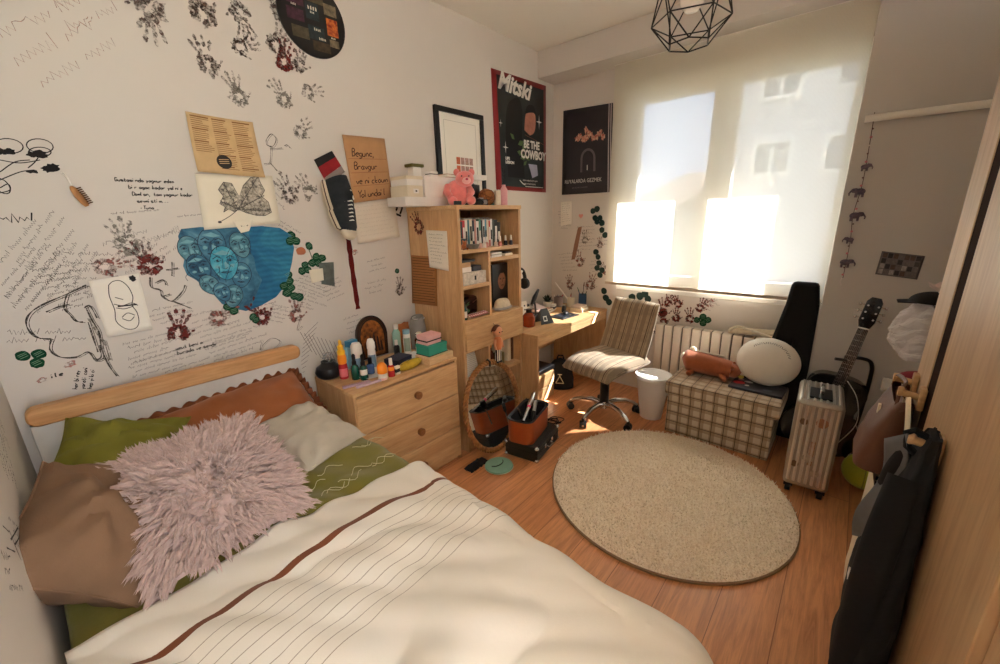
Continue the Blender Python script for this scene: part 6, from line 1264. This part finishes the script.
t = thing('cloth_pouch', 'crumpled black cloth lying beside the sea green compact', 'cloth', (1.56, 1.585, 0)); MB().grid(lambda a, c: (-.08+.16*a+.01*nz(a*4, c*4, 2), -.035+.07*c+.01*nz(a*5, c*3, 2, 4), .006+.028*sin(a*pi)*sin(c*pi)*(1+.5*nz(a*8, c*8, 1))), 24, 14).build('cloth', M_black, t, solid=.004)
t = thing('power_cable', 'tangled dark cable on the floor behind the record player', 'cable', (2.30, 1.52, 0)); rr = random.Random(17)
MB().tube(smoothp([(-.10+.0*k+.10*cos(k*1.7)*rr.uniform(.5, 1)+.008*k, .065*sin(k*1.7)*rr.uniform(.5, 1), .005+.004*(k % 3)) for k in range(22)]+[(-.09, .12, .006), (-.10, .16, .2)], 6), .0036, 6).build('cord', mat('brown_cord', (44, 30, 24), .6), t)
t = thing('backpack', 'black backpack with a white triangle slumped under the desk', 'backpack', (2.92, 1.84, 0), R(-60))
b = MB(); b.grid(lambda a, c: Vector(((.12-.03*c*c)*cos(2*pi*a)*(1+.06*nz(a*6, c*3, 1.5))*max(.02, 1-c**6)**.5, (.085-.02*c)*sin(2*pi*a)*(1+.08*nz(a*5, c*3, 1, 3))*max(.02, 1-c**6)**.5, .004+.27*c)), 28, 14); b.build('bag', M_black, t, weld=True)
b = MB(); tri = [(-.035, -.092, .07), (.035, -.092, .07), (0, -.088, .135)]
for k in range(3): b.tube([tri[k], tri[(k+1) % 3]], .004, 6)
b.tube([(0, -.088, .135), (0, -.086, .15)], .004, 6); b.tube([(-.018, -.086, .15), (.018, -.086, .15)], .004, 6); b.build('emblem', mat('tan_line', (200, 190, 150), .7), t); MB().tube([(-.03, .0, .268), (-.02, 0, .30), (.02, 0, .30), (.03, 0, .268)], .007, 8).build('handle', M_black, t)
# white bin
t = thing('waste_bin', 'translucent white plastic bin between chair and ottoman', 'bin', (2.87, .99, 0)); M_tr = mat('milky_plastic', (246, 244, 240), .4, var=0); M_tr.node_tree.nodes['Principled BSDF'].inputs['Transmission Weight'].default_value = .25
MB().lathe([(.075, .003), (.078, .0), (.122, .33), (.128, .335), (.128, .342), (.118, .336), (.073, .008), (0, .008)], 36).build('shell', M_tr, t); MB().lathe([(.122, .312), (.129, .318), (.129, .326), (.123, .332)], 36).build('rim', M_tr, t)
t = thing('bin_liner', 'crumpled white paper in the plastic bin', 'paper', (2.87, .99, .03)); MB().ball((0, 0, .05), (.06, .06, .05), 12).build('crumple', M_paper, t, smooth=False)
# ---- on the ottoman
Z = .386
t = thing('plush_toy', 'brown plush animal with a green leaf lying on the checked ottoman', 'plush toy', (2.965, .63, Z), R(-84))
M_bp = mat('brown_plush', (164, 92, 58), .95, var=.12, sc=40, bump=.5, bsc=160, sheen=.4); M_cp = mat('cream_plush', (238, 226, 206), .95, var=.08, bump=.4, sheen=.4)
b = MB(); b.tube(smoothp([(-.175, 0, .075), (-.16, 0, .08), (-.10, 0, .088), (0, 0, .08), (.08, 0, .07), (.12, 0, .066)], 4), [.02+.066*min(1, k/5)**.5-.0012*k*(k > 6) for k in range(21)], 20); b.build('body', M_bp, t)
b = MB(); b.ball((.135, 0, .066), (.055, .05, .048), 20); b.build('head', M_bp, t); MB().ball((.185, 0, .056), (.022, .028, .02), 14).build('muzzle', M_cp, t); MB().ball((.205, 0, .062), (.008, .01, .008), 10).build('nose', M_dark, t)
b = MB(); b.grid(lambda a, c: Vector((-.13+.2*a, .0+.078*cos(.5+1.1*c)*(.95-.22*a), .083+.082*sin(.5+1.1*c)*(1-.12*a)+.004)), 14, 8); b.build('pale_back', M_cp, t, solid=.004)
for sy in (-1, 1):
    MB().ball((.13, sy*.045, .1), (.013, .008, .016), 10).build('ear', M_bp, t); MB().tube([(.07, sy*.05, .04), (.09, sy*.08, .024), (.105, sy*.09, .018)], [.022, .02, .014], 10).build('arm', M_bp, t); MB().tube([(-.12, sy*.055, .03), (-.13, sy*.085, .02)], [.026, .018], 10).build('foot', M_bp, t); MB().ball((.165, sy*.03, .085), .005, 8).build('eye', M_dark, t)
for x, y, z, r in ((-.175, -.02, .125, .026), (-.135, .035, .16, .024), (-.19, .03, .10, .022)): MB().ball((x, y, z), r, 12).build('tuft', M_cp, t)
MB().prism([(0, 0), (.022, .012), (.045, .012), (.062, 0), (.045, -.014), (.022, -.014)], (.18, .02, .06), (.3, -.2, .9), (.2, .9, 0), .004).build('leaf', mat('bright_leaf', (96, 150, 48), .7), t); MB().ball((.185, -.02, .04), (.018, .016, .014), 10).build('yellow_flower', mat('pale_yellow', (226, 204, 96), .7), t)
t = thing('cushion', 'big round off-white cushion leaning on the black bag', 'cushion'); t.matrix_basis = orient((3.015, .315, .548), (0, -1, -.12), (-.86, -.05, .5))
b = MB(); b.grid(lambda a, c: Vector((.178*sin(pi*c)**.8*cos(2*pi*a), .158*sin(pi*c)**.8*sin(2*pi*a), -.075*cos(pi*c)+.003*sin(2*pi*a*16)*sin(pi*c)**3)), 64, 24); b.build('cushion_cover', mat('offwhite_velour', (226, 220, 210), .9, var=.05, bump=.25, sheen=.3), t, weld=True)
b = MB()
for k in range(22):
    a = 2.5-k*.1; r = .118; x, y = r*cos(a), r*.92*sin(a); zz = .075*math.cos(math.asin(min(1, (math.hypot(x/.178, y/.158))**1.25)))+.0005; q = (k % 3-1)*.4
    b.tube([(x-.007*cos(a+q), y-.007*sin(a+q), zz+.002), (x+.007*cos(a+q), y+.007*sin(a+q), zz-.003)], .0016, 5)
b.build('stitching', M_dark, t)
t = thing('laptop', 'dark closed laptop with a red sticker lying on the ottoman edge', 'laptop', (2.925, .335, Z), R(-3)); MB().box(-.105, -.15, 0, .095, .15, .016).build('body', mat('graphite', (46, 46, 54), .4, var=.1), t, bevel=.004)
class Flat:
    def to3(s, u, v, e=0): return Vector((v, -u, .0162+e))
FS = Flat(); b = MB(); rr = random.Random(4)
for (x, y, w_, h_, mi) in ((-.105, -.01, .035, .03, 0), (-.06, .03, .025, .018, 1), (-.11, .045, .02, .014, 2), (.085, .02, .045, .022, 3), (-.055, -.04, .014, .012, 1), (.06, -.05, .03, .016, 3)): blob(b, FS, (x, y), w_, h_, .3, .0002+.0001*mi, mi, .2, 12, rr)
b.build('sticker', [mat('sticker_red', (206, 48, 56), .5), M_pwhite, mat('sticker_pink', (232, 170, 170), .5), mat('sticker_grey', (96, 96, 104), .5)], t, smooth=False)
# folded bag with rope handle on the radiator
t = thing('rope_bag', 'folded cream cloth bag with a rope handle on the radiator top', 'bag', (3.235, .455, .641)); MB().grid(lambda a, c: Vector((-.035+.07*c, -.145+.29*a, .012+.03*sin(pi*c)+.025*(a < .85)*(1-a)+.006*nz(a*6, c*4, 1.4))), 30, 8).build('cloth', mat('natural_canvas', (206, 190, 160), .95, var=.2, sc=30, bump=.3), t, solid=.008); MB().tube(smoothp([(-.045, .14, .03), (-.05, .09, .07), (-.048, .0, .055), (-.046, -.08, .035), (-.04, -.145, .02), (.0, -.15, .03)], 5), .009, 8).build('rope', mat('rope', (222, 212, 190), .9, var=.2, sc=120, bump=.5), t)
# tall black gig bag behind the ottoman
t = thing('guitar_bag', 'tall black padded instrument bag standing in the window corner', 'instrument bag', (3.135, .3, 0)); MB().prism([(-.195, .0), (.17, .0), (.20, .12), (.19, .36), (.10, .50), (.035, .62), (-.02, .92), (-.035, 1.06), (-.17, 1.06), (-.19, .92), (-.196, .5)], (.045, 0, .002), (0, 1, 0), (0, 0, 1), -.085).build('bag', M_black, t, bevel=.02); MB().tube([(-.043, -.1, .5), (-.06, -.1, .56), (-.06, -.1, .64), (-.043, -.1, .7)], .009, 8).build('handle', M_black, t)
# ---- suitcase
t = thing('suitcase', 'ribbed silver cabin suitcase with faded stickers standing by the ottoman', 'suitcase', (2.625, .012, 0), R(3))
M_al = mat('brushed_aluminium', (226, 220, 212), .28, .85, var=.04, sc=30); M_al2 = mat('groove_aluminium', (178, 170, 160), .4, .8, var=.06)
b = MB(); b.box(-.17, -.098, .052, .17, .098, .555); b.build('shell', M_al2, t, bevel=.02)
k_ = 0
for y in [-.078+.026*k for k in range(7)]: b = MB(); b.tube([(-.1695, y, .085), (-.1725, y, .11), (-.1725, y, .505), (-.1695, y, .53)], .0085, 8, flat=.7); b.tube([(-.15, y, .553), (-.13, y, .555), (.13, y, .555), (.15, y, .553)], .0075, 8, flat=.7); b.build('rib', M_al, t)
MB().box(-.172, -.1, .3, .172, -.098, .306).build('seam', mat('seam_grey', (120, 116, 110), .4, .6), t); MB().box(-.12, -.045, .553, .03, .05, .565).build('handle_plate', M_dark, t, bevel=.002)
MB().tube([(-.07, .0, .556), (-.07, .0, .585), (-.06, .0, .592), (.0, .0, .592), (.01, .0, .585), (.01, .0, .556)], .009, 8).build('handle', C_si, t)
MB().box(-.178, -.012, .2, -.172, .012, .34).build('lock_plate', C_si, t, bevel=.002)
for z, y, r, c in ((.45, -.02, .026, 0), (.44, .055, .018, 1), (.19, .06, .018, 1), (.24, .01, .024, 2), (.16, -.03, .02, 2)): MB().cyl((-.1725, y, z), (-.1785, y, z), r, n=10).build('sticker', (mat('sticker_rust', (176, 126, 100), .7, var=.3, sc=60), mat('sticker_brown', (130, 104, 82), .7, var=.3, sc=60), mat('sticker_pale', (196, 186, 170), .7, var=.3, sc=60))[c], t)
for x in (-.135, .135):
    for y in (-.07, .07):
        b = MB(); b.cyl((x, y-.012, .024), (x, y+.012, .024), .024, n=16); b.box(x-.02, y-.02, .036, x+.02, y+.02, .056); b.build('wheel', M_dark, t)
# ---- guitar on its stand
t = thing('acoustic_guitar', 'black acoustic guitar standing against the grey wall', 'guitar'); t.matrix_basis = Matrix.Translation((2.93, .015, .075)) @ Matrix.Rotation(R(8.8), 4, 'X') @ Matrix.Rotation(R(4), 4, 'Y')
half = [(0, 0), (.09, .004), (.155, .035), (.188, .10), (.185, .165), (.155, .225), (.125, .275), (.122, .31), (.138, .37), (.142, .41), (.125, .455), (.085, .482), (.03, .49), (0, .49)]
hs_ = smoothp(half, 4); ol = hs_+[(-x, z) for x, z in reversed(hs_[1:-1])]
M_gl = mat('black_gloss', (14, 14, 15), .12, var=0, coat=.5)
MB().prism(ol, (.05, 0, 0), (0, 1, 0), (0, 0, 1), -.095).build('body', M_gl, t, bevel=.004)
MB().cyl((-.0452, 0, .335), (-.0462, 0, .335), .048, n=32).build('sound_hole', mat('hole_black', (4, 4, 4), .9), t); MB().tube([(-.046, .053*cos(2*pi*k/32), .335+.053*sin(2*pi*k/32)) for k in range(32)], .003, 6, closed=True).build('rosette', C_cr, t)
MB().box(-.054, -.075, .12, -.044, .075, .145).build('bridge', M_dark, t, bevel=.003)
b = MB(); b.prism([(-.028, .36), (.028, .36), (.0225, .79), (-.0225, .79)], (-.046, 0, 0), (0, 1, 0), (0, 0, 1), -.008); b.tube([(-.042, 0, .47), (-.038, 0, .52), (-.04, 0, .79)], [.026, .022, .019], 10, flat=.7)
for k in range(17): z = .14+(.79-.14)*(2**(-(k+1)/12)); wq = .0225+.0055*(.79-z)/.43; b.box(-.0555, -wq, z-.001, -.0535, wq, z+.001, 1)
b.build('neck', [mat('rosewood', (52, 36, 30), .5), C_si], t)
MB().box(-.057, -.0235, .788, -.046, .0235, .794).build('nut', C_wh, t)
MB().prism([(-.024, .794), (.024, .794), (.036, .83), (.034, .94), (.02, .965), (-.02, .965), (-.034, .94), (-.036, .83)], (-.036, 0, 0), (0, 1, 0), (0, 0, 1), -.016).build('headstock', M_gl, t, bevel=.002)
for sy in (-1, 1):
    for k in range(3): zz = .845+.037*k; b = MB(); b.cyl((-.058, sy*.022, zz), (-.05, sy*.022, zz), .005, n=10); b.cyl((-.044, sy*.03, zz), (-.044, sy*.05, zz), .003, n=8); b.ball((-.044, sy*.055, zz), (.006, .008, .009), 10); b.build('tuning_peg', C_si, t)
b = MB()
for k in range(6): y = -.0175+.007*k; b.cyl((-.0585, y*1.4, .13), (-.0585, y, .79), .0006, n=4)
b.build('strings', C_si, t)
MB().tube(smoothp([(-.05, -.03, .48), (-.07, -.10, .40), (-.08, -.14, .26), (-.07, -.10, .10), (-.06, -.09, .05)], 6), .0022, 6).build('strap_cord', C_wh, t)
t = thing('guitar_stand', 'black tubular stand with a crook holding the guitar neck', 'guitar stand', (2.985, -.06, 0)); b = MB(); b.tube(smoothp([(.02, -.10, .1), (.03, -.12, .35), (.03, -.125, .55), (.03, -.12, .63), (.02, -.09, .665), (-.0, .0, .67)], 4), .010, 8); b.build('upright', M_dark, t); MB().tube([(0.0, -.0, .67), (-.07, .0, .668), (-.09, .045, .672)], .009, 8).build('yoke', M_dark, t)
b = MB(); b.tube([(.03, -.12, .2), (-.04, -.13, .05), (-.10, -.14, .012)], .009, 8); b.build('leg', M_dark, t); b = MB(); b.tube([(.03, -.12, .2), (-.02, .04, .06), (-.06, .13, .012)], .009, 8); b.build('leg', M_dark, t); MB().tube([(.03, -.12, .2), (.06, -.1, .012)], .009, 8).build('leg', M_dark, t)
# ---- on the grey wall
t = thing('elephant_garland', 'string of little cloth elephants and beads hanging from the wall rail', 'garland', (3.03, .03, 1.115)); b = MB(); b.tube(smoothp([(.01, .006, .86), (0, .0, .7), (0, -.004, .5), (0, .008, .35), (0, -.003, .2), (0, -.004, .0)], 5), .0016, 5); b.build('string', mat('dark_string', (70, 44, 46), .8), t)
M_el = mat('elephant_cloth', (74, 70, 84), .9, var=.4, sc=70, col2=(120, 100, 108)); M_bd = [mat('bead_pink', (200, 120, 130), .4), mat('bead_dark', (86, 40, 44), .4), mat('bead_pearl', (216, 206, 204), .3)]
for k, z in enumerate((.72, .595, .47, .345, .215, .09)[1:]):
    b = MB(); sgn = 1 if k % 2 else -1; q = 1 if k in (1, 2, 4) else .72
    b.ball((0, 0, z), (.014*q, .024*q, .017*q), 12); b.ball((0, sgn*.026*q, z+.006), (.011*q, .013*q, .012*q), 10); b.tube([(0, sgn*.036*q, z+.004), (0, sgn*.044*q, z-.008*q), (0, sgn*.042*q, z-.02*q)], [.005*q, .004*q, .003*q], 6)
    for y in (-.014, .014): b.tube([(0, y*q, z-.01*q), (0, y*q, z-.03*q)], .0058*q, 6)
    b.ball((-.012*q, sgn*.018*q, z+.007), (.004*q, .010*q, .012*q), 8); b.build('elephant', M_el, t)
for k in range(20): z = .02+.04*k; MB().ball((0, 0, z), .0042+.002*(k % 3 == 0), 8).build('bead', M_bd[k % 3], t)
MB().tube([(0, 0, .0), (0, .006, -.02), (0, -.002, -.04)], .003, 5).build('tassel', M_bd[2], t)
S = Sheet(corners(WC, [(882, 251), (925, 256), (917, 279.5), (875, 274)], .004), .004, 2); o = sheet('collage_postcard', S, mat('photo_grey', (104, 98, 100), .5, var=.2), 'dark postcard of many small photos taped to the grey wall', 'postcard')
b = MB(); rr = random.Random(5)
for i in range(7):
    for j in range(4):
        x, y = S.W*(.05+.13*i), S.H*(.06+.23*j); area(b, S, [(x, y), (x+S.W*.11, y), (x+S.W*.11, y+S.H*.2), (x, y+S.H*.2)], .0014, rr.randint(0, 3))
onto(b, 'small_photos', [mat('ph_dark', (44, 40, 44), .5), mat('ph_mid', (120, 108, 108), .5, var=.4, sc=80), mat('ph_light', (176, 164, 160), .5, var=.4, sc=80), mat('ph_brown', (92, 72, 64), .5, var=.4, sc=80)], o)
# ---- small table behind the wardrobe end and what stands or hangs there
t = thing('side_table', 'grey side table half hidden behind the wardrobe end', 'table', (2.42, -.46, 0)); MB().box(-.3, -.3, .63, .42, .17, .65).build('tabletop', mat('grey_board', (128, 124, 122), .6), t, bevel=.003)
for x in (-.27, .39):
    for y in (-.27, .14): MB().box(x-.015, y-.015, 0, x+.015, y+.015, .63).build('leg', M_dark, t)
t = thing('red_pouch', 'dark red pouch with a clear plastic sleeve on the side table', 'pouch', (2.62, -.30, .652)); MB().ball((-.0, -.03, .05), (.07, .085, .048), 20).build('pouch', mat('wine_cloth', (128, 24, 40), .8, var=.2), t); MB().grid(lambda a, c: Vector((-.09+.04*a, .10-.17*c, .004+.06*sin(a*pi)*(1-.5*c)+.008*nz(a*5, c*5, 1))), 12, 12).build('sleeve', glassy('clear_film', (230, 230, 232), .35, .1), t, solid=.002)
t = thing('plastic_bag', 'crinkled clear plastic bag hanging beside the wardrobe end', 'plastic bag', (2.36, -.262, .88)); b = MB(); b.grid(lambda a, c: Vector(((.05-.02*c)*cos(2*pi*a)*(1+.35*nz(a*8, c*6, 1.7)), (.085*sin(pi*min(1, c*.8+.12))+.01)*sin(2*pi*a)*(1+.35*nz(a*8, c*6, 1.4, 3)), .24*c+.012*nz(a*12, c*9, 1))), 40, 24); b.build('film', glassy('bag_film', (232, 232, 236), .62, .12), t, smooth=False, solid=.0015); MB().tube([(0, .03, .225), (.0, .01, .246), (0, -.013, .25), (0, -.03, .24), (0, -.04, .225)], .004, 6).build('handle', glassy('bag_film', (232, 232, 236), .62, .12), t)
t = thing('wall_hook', 'metal hook rod on the wardrobe end carrying the plastic bag', 'hook', (2.076, -.275, 1.115)); MB().box(0, -.02, -.02, .006, .02, .02).build('plate', C_si, t); MB().tube([(.004, 0, 0), (.29, 0, 0), (.31, 0, .02), (.31, 0, .04)], .005, 8).build('rod', C_si, t)
t = thing('baseball_hat', 'black fabric hat with a short brim above the plastic bag', 'hat', (2.36, -.275, 1.122)); MB().grid(lambda a, c: Vector((.06*cos(2*pi*a)*cos(c*1.5), .075*sin(2*pi*a)*cos(c*1.5), .045*sin(c*1.5))), 24, 8).build('crown', M_black, t, weld=True); MB().prism([(-.05, 0), (.05, 0), (.035, .055), (-.035, .055)], (0, .05, 0), (1, 0, 0), (0, 1, -.1), .004).build('brim', M_black, t)
t = thing('paper_flower', 'pale crumpled paper flower on top of the black cap', 'paper flower', (2.35, -.285, 1.17)); 
for k in range(6): a = k*1.05; MB().prism([(0, -.01), (.03, -.024), (.055, 0), (.03, .024), (0, .01)], (0, 0, .0), (cos(a)*.8, sin(a)*.8, .6), (-sin(a), cos(a), 0), .002).build('petal', mat('pinkish_white', (222, 208, 206), .8), t)
MB().box(-.004, -.004, -.02, .004, .004, .01).build('stem', M_white, t)
t = thing('yellow_ball', 'yellow green ball on the floor behind the brown bag', 'ball', (2.76, -.235, 0)); MB().ball((0, 0, .098), .098, 32).build('ball', mat('lime_rubber', (196, 204, 66), .4, var=.1), t); MB().tube([(.098*cos(2*pi*k/32)*.995, 0, .098+.098*sin(2*pi*k/32)*.995) for k in range(32)], .0025, 5, closed=True).build('seam', mat('lime_seam', (150, 160, 50), .5), t)
# ---- hooks and bags on the wardrobe
M_peg = wood('peg_wood', (206, 168, 122), (178, 136, 92), 'y')
HK = 'wooden hooks on the wardrobe'
for x, z, lb_ in ((2.0, .885, 'wooden peg hook on the pale wardrobe edge, behind the brown bag strap'), (1.80, .90, 'wooden peg hook beside the dark wardrobe groove above the brown bag'), (1.41, .905, 'wooden peg hook carrying the black coat')):
    t = thing('peg_hook', lb_, 'hook', (x, WY if x != 1.80 else WY-.0, z), 0, HK); MB().box(-.022, 0, -.04, .022, .016, .035).build('plate', M_peg, t, bevel=.004); MB().tube([(0, .014, .0), (0, .05, .006), (0, .058, .010), (0, .066, .010)], [.011, .011, .017, .015], 12).build('peg', M_peg, t)
t = thing('shoulder_bag', 'brown leather tote bag hanging from the wardrobe pegs', 'bag', (1.90, WY+.012, .615)); M_bl = mat('brown_leather', (104, 66, 48), .5, var=.12, bump=.2, bsc=120)
def bagf(a, c):
    th = 2*pi*a; dpt = .058*(1-.62*c**1.5)+.006; wd2 = .15*(1-.18*c); x = wd2*(abs(cos(th))**.5)*(1 if cos(th) > 0 else -1); y = dpt+dpt*(abs(sin(th))**.6)*(1 if sin(th) > 0 else -1)
    return Vector((x, y*.98+.006*nz(a*4, c*3, 1.5), .255*c+.012*cos(th*2)*c))
b = MB(); b.grid(bagf, 48, 16); b.add([bagf(k/48, 0) for k in range(48)], [tuple(reversed(range(48)))]); b.build('body', M_bl, t); b = MB(); b.grid(lambda a, c: Vector((-.13+.26*a, .012+.03*c, .245-.012*c)), 10, 3); b.build('top_closure', M_bl, t, solid=.003)
MB().tube([(.12, .0245, .253), (0, .0245, .245), (-.12, .0245, .253)], .003, 6).build('zipper', mat('brass', (176, 140, 80), .3, .8), t); MB().box(-.01, .075, .15, .01, .083, .2).build('zip_tag', C_cr, t)
for dy in (.008, .05): MB().tube(smoothp([(-.105, dy, .245), (-.085, .045, .295), (0, .03, .30), (.085, .045, .295), (.105, dy, .245)], 5), .006, 8, flat=.5).build('strap', M_bl, t)
t = thing('tote_bag', 'cream canvas tote with black lettering hanging below the brown bag', 'bag', (1.71, WY+.004, .10)); b = MB()
b.grid(lambda a, c: Vector((-.18+.36*a, .072+.010*sin(pi*a)*sin(pi*min(1, c*1.1))+.004*nz(a*5, c*5, 1.3), .50*c)), 20, 20); b.grid(lambda a, c: Vector((.18-.36*a, .004, .50*c)), 6, 6); b.grid(lambda a, c: Vector((-.18, .004+.068*a, .50*c)), 3, 20); b.grid(lambda a, c: Vector((.18, .072-.068*a, .50*c)), 3, 20); b.grid(lambda a, c: Vector((-.18+.36*a, .004+.068*(1-c), 0)), 20, 3); b.build('body', mat('canvas_cream', (226, 212, 186), .9, var=.06, bump=.25), t)
for k in range(5): b = MB(); z0 = .10+.075*k; b.box(.176, .018, z0, .1815, .05, z0+.014); b.box(.176, .018, z0+.020, .1815, .028, z0+.044); b.box(.176, .034, z0+.022, .1815, .05, z0+.036); b.build('lettering', M_ink, t)
MB().tube(smoothp([(-.1, .03, .49), (-.04, .03, .70), (.10, .035, .80), (.12, .035, .74), (.1, .03, .49)], 5), .008, 8, flat=.4).build('strap', mat('canvas_cream', (226, 212, 186), .9), t)
t = thing('black_coat', 'bulky black coat with a grey lining hanging from the wardrobe hook', 'coat', (1.37, WY+.006, .17)); rr = random.Random(3)
def coat(a, c):
    wd2 = .05+.17*min(1, (1-c)*1.6)**.8; dp = .012+.036*min(1, (1-c)*1.6)**.7; th = 2*pi*a
    x = .04*c+wd2*(abs(cos(th))**.7)*(1 if cos(th) > 0 else -1)+.010*nz(a*7, c*4, 1.6); y = dp+dp*(abs(sin(th))**.8)*(1 if sin(th) > 0 else -1)
    f = 1+.10*sin(th*5+c*3)*(1-c); return Vector((x, max(.002, y*f+.010*nz(a*8, c*6, 1.8, 5)), .77*c))
b = MB(); b.grid(coat, 64, 30); b.add([coat(k/64, 0) for k in range(64)], [tuple(reversed(range(64)))]); b.add([coat(k/64, 1) for k in range(64)], [tuple(range(64))]); b.build('body', M_black, t)
b = MB(); b.tube(smoothp([(.06, .045, .70), (.10, .055, .60), (.13, .055, .46), (.14, .055, .34), (.14, .055, .22)], 5), [.026+.001*min(k, 14) for k in range(21)], 14, flat=.8); b.build('sleeve', M_black, t)
b = MB(); b.tube(smoothp([(-.03, .05, .66), (-.11, .075, .50), (-.16, .085, .30), (-.16, .08, .10)], 5), [.04]*16, 14, flat=.8); b.build('sleeve', M_black, t)
b = MB(); b.grid(lambda a, c: Vector((.03+.075*a+.03*(1-c), .055+.05*a*(1-.4*c)+.012*sin(c*7), .76-.36*(1-c)-.06*a)), 12, 16); b.build('lining', mat('grey_lining', (104, 104, 106), .6, var=.2), t, solid=.006)
b = MB(); b.tube(smoothp([(.10, .05, .50), (.17, .055, .46), (.20, .06, .38), (.17, .065, .29), (.12, .06, .28)], 5), .022, 10, flat=.6); b.build('collar', M_black, t)
MB().tube([(.04, .02, .755), (.04, .05, .77), (.04, .062, .76), (.04, .055, .72), (.03, .03, .70)], .009, 8).build('hanging_loop', M_black, t); MB().box(-.03, .105, .30, -.005, .109, .325).build('label_tag', M_white, t)
